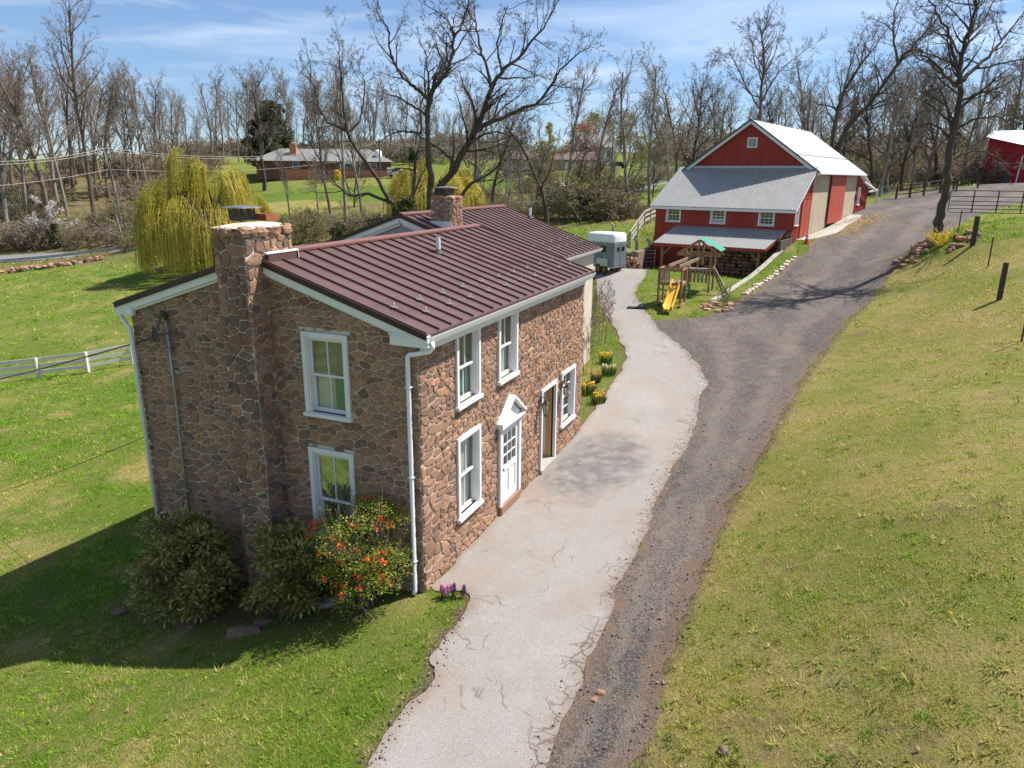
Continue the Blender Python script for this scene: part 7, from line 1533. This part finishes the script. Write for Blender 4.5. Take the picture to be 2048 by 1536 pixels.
def vehicle(name, label, cat, u, v, D, rz, body, L_, dark=False):
    r_, p = vbuild(name, label, cat, u, v, D, rz); m = MB(); W2 = .9
    pr = [(-L_/2, .35), (L_/2, .35), (L_/2, .85), (L_*.30, .95), (L_*.17, 1.5), (-L_*.30, 1.5), (-L_*.46, .95), (-L_/2, .9)] if name == 'parked_car' else [(-L_/2, .4), (L_/2, .4), (L_/2, 1.0), (L_*.32, 1.1), (L_*.22, 1.9), (-L_/2, 2.0)]
    m.prism(pr, -W2, W2, lambda a, b, c: (a, c, b)); m.build('body', body, r_, bevel=.08)
    m = MB(); h0, h1 = (1.0, 1.42) if name == 'parked_car' else (1.2, 1.8); m.box((-L_*.26, -W2-.012, h0), (L_*.2, W2+.012, h1)); m.build('side_window', DGL, r_)
    for x in (-L_*.3, L_*.3):
        for y in (-W2, W2): m = MB(); m.tube([(x, y-.1, .33), (x, y+.1, .33)], .33, 14); m.build('wheel', plain('dark tyre', (.02, .02, .02), None, 3, .9), r_)
CARW = plain('white car paint', (.78, .78, .78), None, 3, .3); CARD = plain('dark car paint', (.03, .035, .045), None, 3, .25)
vehicle('parked_van', 'white van parked right of the brick ranch house', 'van', 794, 338, 162, .1, CARW, 4.2); vehicle('parked_car', 'dark car parked on the far pale driveway', 'car', 1236, 327, 185, .05, CARD, 4.5)
wh, p = vbuild('white_house', 'white gabled house half hidden behind the red maple', 'house', 1198, 322, 205, .5)
mb = MB(); mb.box((-5, 0, -2), (5, 8, 5)); mb.prism([(0, 5), (8, 5), (4, 8.3)], -5, 5, lambda a, b, c: (c, a, b)); mb.build('wall', WHITE, wh); mb = MB()
for s in (-1, 1): mb.prism([(4, 8.45), (4+s*4.6, 4.8), (4+s*4.6, 4.55), (4, 8.25)], -5.3, 5.3, lambda a, b, c: (c, a, b))
mb.build('roof', SHING, wh)
for x in (-3, 0, 3): mb = MB(); mb.box((x-.5, -.06, 2.4), (x+.5, -.02, 3.9)); mb.build('window', DGL, wh)
bg_, p = vbuild('brick_garage', 'long low tan building with white doors beyond the farm track', 'building', 1112, 338, 168, -.05)
mb = MB(); mb.box((-9.5, 0, -1), (9.5, 7, 2.6)); mb.build('wall', plain('tan siding', (.42, .33, .27), (.34, .27, .22), 2, .9), bg_); mb = MB(); mb.prism([(-.8, 2.5), (7.8, 2.5), (3.5, 4.3)], -10, 10, lambda a, b, c: (c, a, b)); mb.build('roof', plain('brown shingles', (.17, .12, .10), (.13, .09, .08), 2, .9), bg_)
for x in (-6, 3.2, 6.6): mb = MB(); mb.box((x-1.2, -.07, 0), (x+1.2, -.02, 2.0)); mb.build('garage_door', WHITE, bg_)
fh, p = vbuild('far_farmhouse', 'pale house with tan roof on the hill left of the barn roof', 'house', 1368, 318, 240, -.3)
mb = MB(); mb.box((-8, 0, -2), (8, 8, 3.5)); mb.build('wall', WHITE, fh); mb = MB(); mb.prism([(-.6, 3.4), (8.6, 3.4), (4, 6.2)], -8.4, 8.4, lambda a, b, c: (c, a, b)); mb.build('roof', plain('tan shingles', (.48, .40, .32), (.4, .33, .27), 2, .9), fh)
rsd, p = vbuild('rust_shed', 'small rust red open shed in the field beyond the wood', 'shed', 256, 333, 212, .1)
mb = MB(); mb.box((-4.5, 0, -1), (4.5, 5, 2.2)); mb.build('wall', plain('rust red boards', (.40, .12, .05), (.30, .08, .04), 2, .9), rsd); mb = MB(); mb.prism([(-.5, 2.1), (5.5, 2.1), (2.5, 3.2)], -4.8, 4.8, lambda a, b, c: (c, a, b)); mb.build('roof', plain('rusted roof', (.26, .14, .09), None, 2, .8), rsd)
# guardrail, verge wall, poles and cables
G0 = [at(u, v, D) for u, v, D in [(-60, 522, 98.5), (0, 515, 99.5), (60, 509, 100.5), (120, 503, 101.2), (180, 497, 101.8), (240, 491, 102), (262, 489, 102)]]
gr_ = thing('guardrail', 'grey steel guardrail along the country road', 'guardrail', (G0[0][0], G0[0][1], ht(G0[0][0], G0[0][1]))); o3 = np.array(gr_.location); Q = resample(np.array([g_[:2] for g_ in G0]), 1.9); mb = MB()
for a, b in zip(Q[:-1], Q[1:]):
    for dz in (.50, .62, .74): mb.beam((a[0]-o3[0], a[1]-o3[1], ht(*a)-o3[2]+dz), (b[0]-o3[0], b[1]-o3[1], ht(*b)-o3[2]+dz), .06+.03*(dz != .62), .115)
mb.build('rail', GALV, gr_)
for a in Q[::1]: mb = MB(); z = ht(*a)-o3[2]; mb.box((a[0]-o3[0]-.06, a[1]-o3[1]-.16, z-.3), (a[0]-o3[0]+.06, a[1]-o3[1]-.04, z+.76)); mb.build('guardrail_post', GALV, gr_)
W0 = resample(P2([(-60, 552, 88), (0, 546, 89), (70, 536, 90.5), (140, 528, 92), (205, 519, 94)]), .5); g = random.Random(2); mb = MB()
for a in W0:
    for k in range(3): mb.rock((a[0]+g.uniform(-.3, .3), a[1]+g.uniform(-.3, .3), ht(*a)+g.uniform(.0, .5)), (g.uniform(.2, .42), g.uniform(.2, .4), g.uniform(.12, .24)), g.randint(0, 9999), 0, g.random(), 4, 6, g.uniform(0, 3))
mb.build('field_wall', m_stone('grey wall stones', 1.1), None, label='low broken dry stone wall between the lawn and the road', cat='wall')
POLE = plain('grey green pole', (.14, .16, .13), (.10, .11, .09), 3, .85)
def pole(label, u, v, D, vtop, mat, arm=True, tr=False, lean=0.0):
    p = at(u, v, D); z = ht(p[0], p[1]); H = at(u, vtop, D)[2]-z; rt = thing('utility_pole', label, 'utility pole', (p[0], p[1], z), YAW-pi/2); m = MB(); m.tube([(lean, 0, -.3), (0, 0, H)], [.17, .12], 8); m.build('pole_shaft', mat, rt)
    if arm: m = MB(); m.box((-1.2, -.16, H-.75), (1.2, -.04, H-.62)); m.build('cross_arm', mat, rt); 
    if arm:
        for x in (-1.1, -.5, .5, 1.1): m = MB(); m.lathe((x, -.1, H-.62), [(.05, 0), (.07, .1), (.05, .2), (.02, .24)], 8); m.build('insulator', WHITE, rt)
    if tr: m = MB(); m.lathe((.35, -.1, H-1.9), [(.26, 0), (.28, .1), (.28, .8), (.2, .9)], 12); m.build('transformer', GALV, rt)
    return np.array([p[0], p[1], z+H])
t1 = pole('grey green utility pole leaning by the wood left of the golden willow', 224, 385, 119, 291, POLE, True, True, .9); t2 = pole('thin utility pole at the right end of the brick ranch house', 761, 350, 160, 277, POLE); t3 = pole('brown utility pole by the far road right of the maple', 1222, 366, 140, 274, plain('brown pole', (.16, .12, .09), (.11, .08, .06), 3, .9)); t4 = pole('slim pole beyond the walnut limbs on the far lawn', 1043, 356, 140, 268, plain('pale pole', (.28, .25, .22), None, 3, .9), False)
WIRE = plain('pale wire', (.42, .38, .34), None, 3, .6); WIREK = plain('black cable', (.03, .03, .032), None, 3, .6)
def cable(label, a, b, sag, r, mat, dz=0.0):
    a = np.array(a, float); b = np.array(b, float); pts = [a+(b-a)*t-np.array([0, 0, sag*4*t*(1-t)]) for t in np.linspace(0, 1, 25)]; m = MB(); m.tube([p-a for p in pts], r, 4); m.build('power_cable', mat, None, loc=tuple(a), label=label, cat='cable')
t0 = at(-160, 318, 92); lab = 'pale power line %s'
for i, dz in enumerate((-.4, -.75)):
    cable(lab % ('left of the leaning pole, ' + ('upper' if i == 0 else 'lower') + ' strand'), t0+np.array([0, 0, -.4*i]), t1+np.array([0, 0, dz]), 1.0, .035, WIRE)
    cable(lab % ('from the leaning pole to the ranch house, ' + ('upper' if i == 0 else 'lower') + ' strand'), t1+np.array([0, 0, dz]), t2+np.array([0, 0, dz]), 2.2, .03, WIRE)
    cable(lab % ('from the ranch house to the brown pole, ' + ('upper' if i == 0 else 'lower') + ' strand'), t2+np.array([0, 0, dz]), t3+np.array([0, 0, dz]), 1.6, .03, WIRE)
cable('pale lower telephone line from the frame edge to the leaning pole', at(-160, 380, 92), t1+np.array([0, 0, -3.6]), .6, .03, WIRE); cable('pale lower telephone line from the leaning pole towards the ranch house', t1+np.array([0, 0, -3.6]), t2+np.array([0, 0, -3.2]), 1.5, .025, WIRE)
hp = np.array([-.2, 6.3, 4.62]); e1 = at(-420, 812, 40); cable('black service cable from the gable mast out over the board fence', hp, e1, .55, .016, WIREK); cable('thin black wire low over the lawn beyond the left downpipe', np.array([-.12, 7.15, 2.2]), at(-300, 1050, 26), .4, .008, WIREK)

# ================================================================== GRASS
def m_grass():
    k = NT('grass blades'); r = k.attr('rnd'); d = k.attr('dryf'); gcol = k.ramp(r, [(0, (.06, .14, .008)), (.4, (.18, .39, .018)), (.75, (.31, .52, .035)), (1, (.58, .60, .14))]); dcol = k.ramp(r, [(0, (.12, .115, .02)), (.2, (.48, .41, .10)), (.48, (.76, .60, .28)), (.62, (.30, .40, .03)), (.80, (.50, .52, .08)), (1, (.88, .74, .46))])
    c = k.mix(d, gcol, dcol); k.color(c).rough(.7).spec(.15); tl = k.n('ShaderNodeBsdfTranslucent'); k.l(c, tl.inputs[0]); mx = k.n('ShaderNodeMixShader'); mx.inputs[0].default_value = .4; k.l(k.b.outputs[0], mx.inputs[1]); k.l(tl.outputs[0], mx.inputs[2]); k.l(mx.outputs[0], k.t.nodes['Material Output'].inputs['Surface']); return k.m
def sow(name, N, rmin, rmax, hscale, wscale, seed, power=1.0):
    r = np.random.default_rng(seed); ang = YAW+np.radians(r.uniform(-54, 54, N)); t = r.random(N); rd = rmin*(rmax/rmin)**t; x = CAM[0]+rd*np.cos(ang); y = CAM[1]+rd*np.sin(ang)
    nc = 9; m_ = N//nc*nc; ci = np.repeat(np.arange(N//nc), nc); jt = r.normal(0, 1, (m_, 2))*(.028+.0016*rd[:N//nc][ci])[:, None]; x = x[:N//nc][ci]+jt[:, 0]; y = y[:N//nc][ci]+jt[:, 1]; rd = rd[:N//nc][ci]; tuft = r.random(N//nc)[ci]; N = m_
    bad = inpoly(x, y, drive_poly) | inpoly(x, y, grav_poly) | inpoly(x, y, lane_poly) | ((x > -.02) & (x < HL) & (y > -.02) & (y < HW)) | ((x > HL-.2) & (x < 18.3) & (y > 2.0) & (y < 10.8))
    tt, ss = bl(x, y); bad |= (tt > -4.0) & (ss > -.3) & (ss < 12)
    e = edge_d(x, y); bad |= (e < .30) & (r.random(N) < .8)*1.0 > .5 if False else (e < .30*r.random(N))
    dn = vnoise(x+300, y+300, .9, 31, 3); dr = dryness(x, y)-.12; dn2 = vnoise(x+700, y+100, 2.4, 33, 3); bad |= r.random(N) > np.clip(.35+1.3*(dn-.3)-.30*(dr > .45)*(dn2 < .45), .12, 1)
    bad |= (x > -2.2) & (x < 0) & (y > -.05) & (y < 7.2) & (r.random(N) < .8)
    x, y, rd, dn, dr, dn2, tuft = [q[~bad] for q in (x, y, rd, dn, dr, dn2, tuft)]; n = len(x); z = hts(x, y)
    h = hscale*(.4+1.0*dn)*(.45+1.1*tuft**1.5)*r.uniform(.6, 1.3, n)*np.where(dr > .5, .75, 1.0)*np.maximum(1, rd/16)**.45; w = wscale*np.maximum(1, rd/9)*r.uniform(.7, 1.3, n); a = r.uniform(0, 2*np.pi, n); lean = r.normal(0, .55, (n, 2))*h[:, None]
    b0 = np.stack([x-np.cos(a)*w/2, y-np.sin(a)*w/2, z-.01], 1); b1 = np.stack([x+np.cos(a)*w/2, y+np.sin(a)*w/2, z-.01], 1); tp = np.stack([x+lean[:, 0], y+lean[:, 1], z+h], 1)
    V = np.stack([b0, b1, tp], 1).reshape(-1, 3); F = np.arange(3*n).reshape(n, 3); rn = np.clip(((tuft*7.31) % 1)*.55+r.random(n)*.3+.5*(vnoise(x+50, y+80, .5, 12, 3)-.35), 0, 1)
    o = npmesh(name, V, F, GRASS, rnd=rn, label='short tufted grass over the lawn and hillside', cat='grass', kind='stuff'); dd = np.clip((dr+(((tuft*3.77) % 1)-.5)*.95+(dn2-.5)*.9-.35)/.35, 0, 1); at_ = o.data.attributes.new('dryf', 'FLOAT', 'FACE'); at_.data.foreach_set('value', dd.astype(np.float32)); return o
GRASS = m_grass()
sow("grass", 1250000, 5.2, 50, .060, .0095, 5); sow('meadow_grass', 170000, 46, 125, .07, .013, 6)
# loose stones: spilled along the drive edges and over the gravel
r = np.random.default_rng(31); E_ = [resample(P2(q), .05) for q in (DRIVE_R[1:20], GRAV_R[1:20], DRIVE_L[1:8])]; pts = np.concatenate([e[r.integers(0, len(e), m)]+r.normal(0, sg, (m, 2)) for e, m, sg in zip(E_, (1300, 2200, 400), (.22, .25, .12))]); q = r.integers(0, 1, 1); gx = np.column_stack([r.uniform(-8, 32, 5200), r.uniform(-10, 2, 5200)]); pts = np.concatenate([pts, gx[inpoly(gx[:, 0], gx[:, 1], grav_poly)]]); n = len(pts)
sz = .008+.022*r.random(n)**3; c3 = np.column_stack([pts, hts(pts[:, 0], pts[:, 1])+.032+sz*.3]); D6 = np.array([[1, 0, 0], [0, 1, 0], [-1, 0, 0], [0, -1, 0], [0, 0, .7], [0, 0, -.7]]); V = (c3[:, None, :]+D6[None]*sz[:, None, None]*r.uniform(.6, 1.3, (n, 6, 1))).reshape(-1, 3); T8 = np.array([[0, 1, 4], [1, 2, 4], [2, 3, 4], [3, 0, 4], [1, 0, 5], [2, 1, 5], [3, 2, 5], [0, 3, 5]]); F = (np.arange(n)[:, None, None]*6+T8[None]).reshape(-1, 3)
kp = NT('loose stone'); kp.color(kp.ramp(kp.attr('rnd'), [(0, (.10, .088, .08)), (.5, (.19, .155, .135)), (.85, (.27, .235, .21)), (1, (.36, .32, .29))])).rough(.9)
npmesh('loose_gravel', V, F, kp.m, rnd=np.repeat(r.random(n), 8), label='loose stones spilled along the edges of the drive', cat='gravel', kind='stuff')
# weeds: taller dark tufts on the bank and lawn
def tufts(name, label, N, seed):
    r = np.random.default_rng(seed); ang = YAW+np.radians(r.uniform(-41, 41, N)); rd = 5.5*(40/5.5)**r.random(N); x = CAM[0]+rd*np.cos(ang); y = CAM[1]+rd*np.sin(ang); bad = inpoly(x, y, drive_poly) | inpoly(x, y, grav_poly) | inpoly(x, y, lane_poly) | ((x > -2.4) & (x < 19) & (y > -.3) & (y < 11)); tt, ss = bl(x, y); bad |= (tt > -4.0) & (ss > -.3) & (ss < 12); x, y = x[~bad], y[~bad]; nb = 16; n = len(x)*nb; i = np.repeat(np.arange(len(x)), nb); S_ = r.uniform(.5, 1.5, len(x))[i]; a = r.uniform(0, 6.28, n); q = .07*r.random(n)**.5*S_; bx, by = x[i]+q*np.cos(a), y[i]+q*np.sin(a); z = hts(bx, by); h = .055*S_*r.uniform(.6, 1.2, n); o = h*r.uniform(.5, 1.3, n); b = r.uniform(0, 6.28, n); w = .009*S_
    V = np.stack([np.column_stack([bx-w*np.cos(b), by-w*np.sin(b), z]), np.column_stack([bx+w*np.cos(b), by+w*np.sin(b), z]), np.column_stack([bx+o*np.cos(a), by+o*np.sin(a), z+h])], 1).reshape(-1, 3); F = np.arange(3*n).reshape(n, 3); o_ = npmesh(name, V, F, GRASS, rnd=np.clip(r.random(len(x))[i]*.45+r.random(n)*.15, 0, 1), label=label, cat='weeds', kind='stuff'); at_ = o_.data.attributes.new('dryf', 'FLOAT', 'FACE'); at_.data.foreach_set('value', np.where(r.random(len(x))[i] < .45, .9, .15).astype(np.float32))
tufts('weeds', 'darker weed tufts dotted over the lawn and the bank', 3600, 77)
# dandelions and last year's leaves scattered over the turf
def scatter(name, label, cat, N, mat, size, seed, rmax=30, hill=None):
    r = np.random.default_rng(seed); ang = YAW+np.radians(r.uniform(-40, 40, N)); rd = 6*(rmax/6)**r.random(N); x = CAM[0]+rd*np.cos(ang); y = CAM[1]+rd*np.sin(ang); bad = inpoly(x, y, drive_poly) | ((x > -.3) & (x < 19) & (y > -.2) & (y < 11)); x, y = x[~bad], y[~bad]; c = np.stack([x, y, hts(x, y)+.05], 1); V, F, rn = cards(c, size, r, .8); return npmesh(name, V, F, mat, rnd=rn, label=label, cat=cat, kind='stuff')
scatter('fallen_leaves', 'brown fallen leaves scattered over the turf', 'leaves', 420, m_leaf('fallen leaf', [(0, (.26, .15, .07)), (1, (.42, .27, .15))]), .07, 4); scatter('dandelions', 'tiny yellow dandelions dotted in the lawn', 'flowers', 130, FY, .045, 9, 40)
k_ = NT('straw'); k_.color(k_.mix(k_.noise(k_.pos(), 6, 3), (.50, .36, .18), (.38, .28, .15))).rough(.95)
r = np.random.default_rng(8); n = 2600; tt = r.normal(11.5, 3.2, n); ss = -1.9+r.normal(0, .6, n)-.05*np.abs(tt-11); pp = np.array([bw(a, b) for a, b in zip(tt, ss)]); zz = hts(pp[:, 0], pp[:, 1])+.04; a = r.uniform(0, 6.28, n); L_ = r.uniform(.1, .3, n)
S = np.column_stack([pp[:, 0], pp[:, 1], zz, pp[:, 0]+L_*np.cos(a), pp[:, 1]+L_*np.sin(a), zz+.01, np.full(n, .012), np.full(n, .012)]); V, F = tubes(S, 3); npmesh('straw_litter', V, F, k_.m, label='loose straw strewn on the gravel before the barn sliding door', cat='straw', kind='stuff')
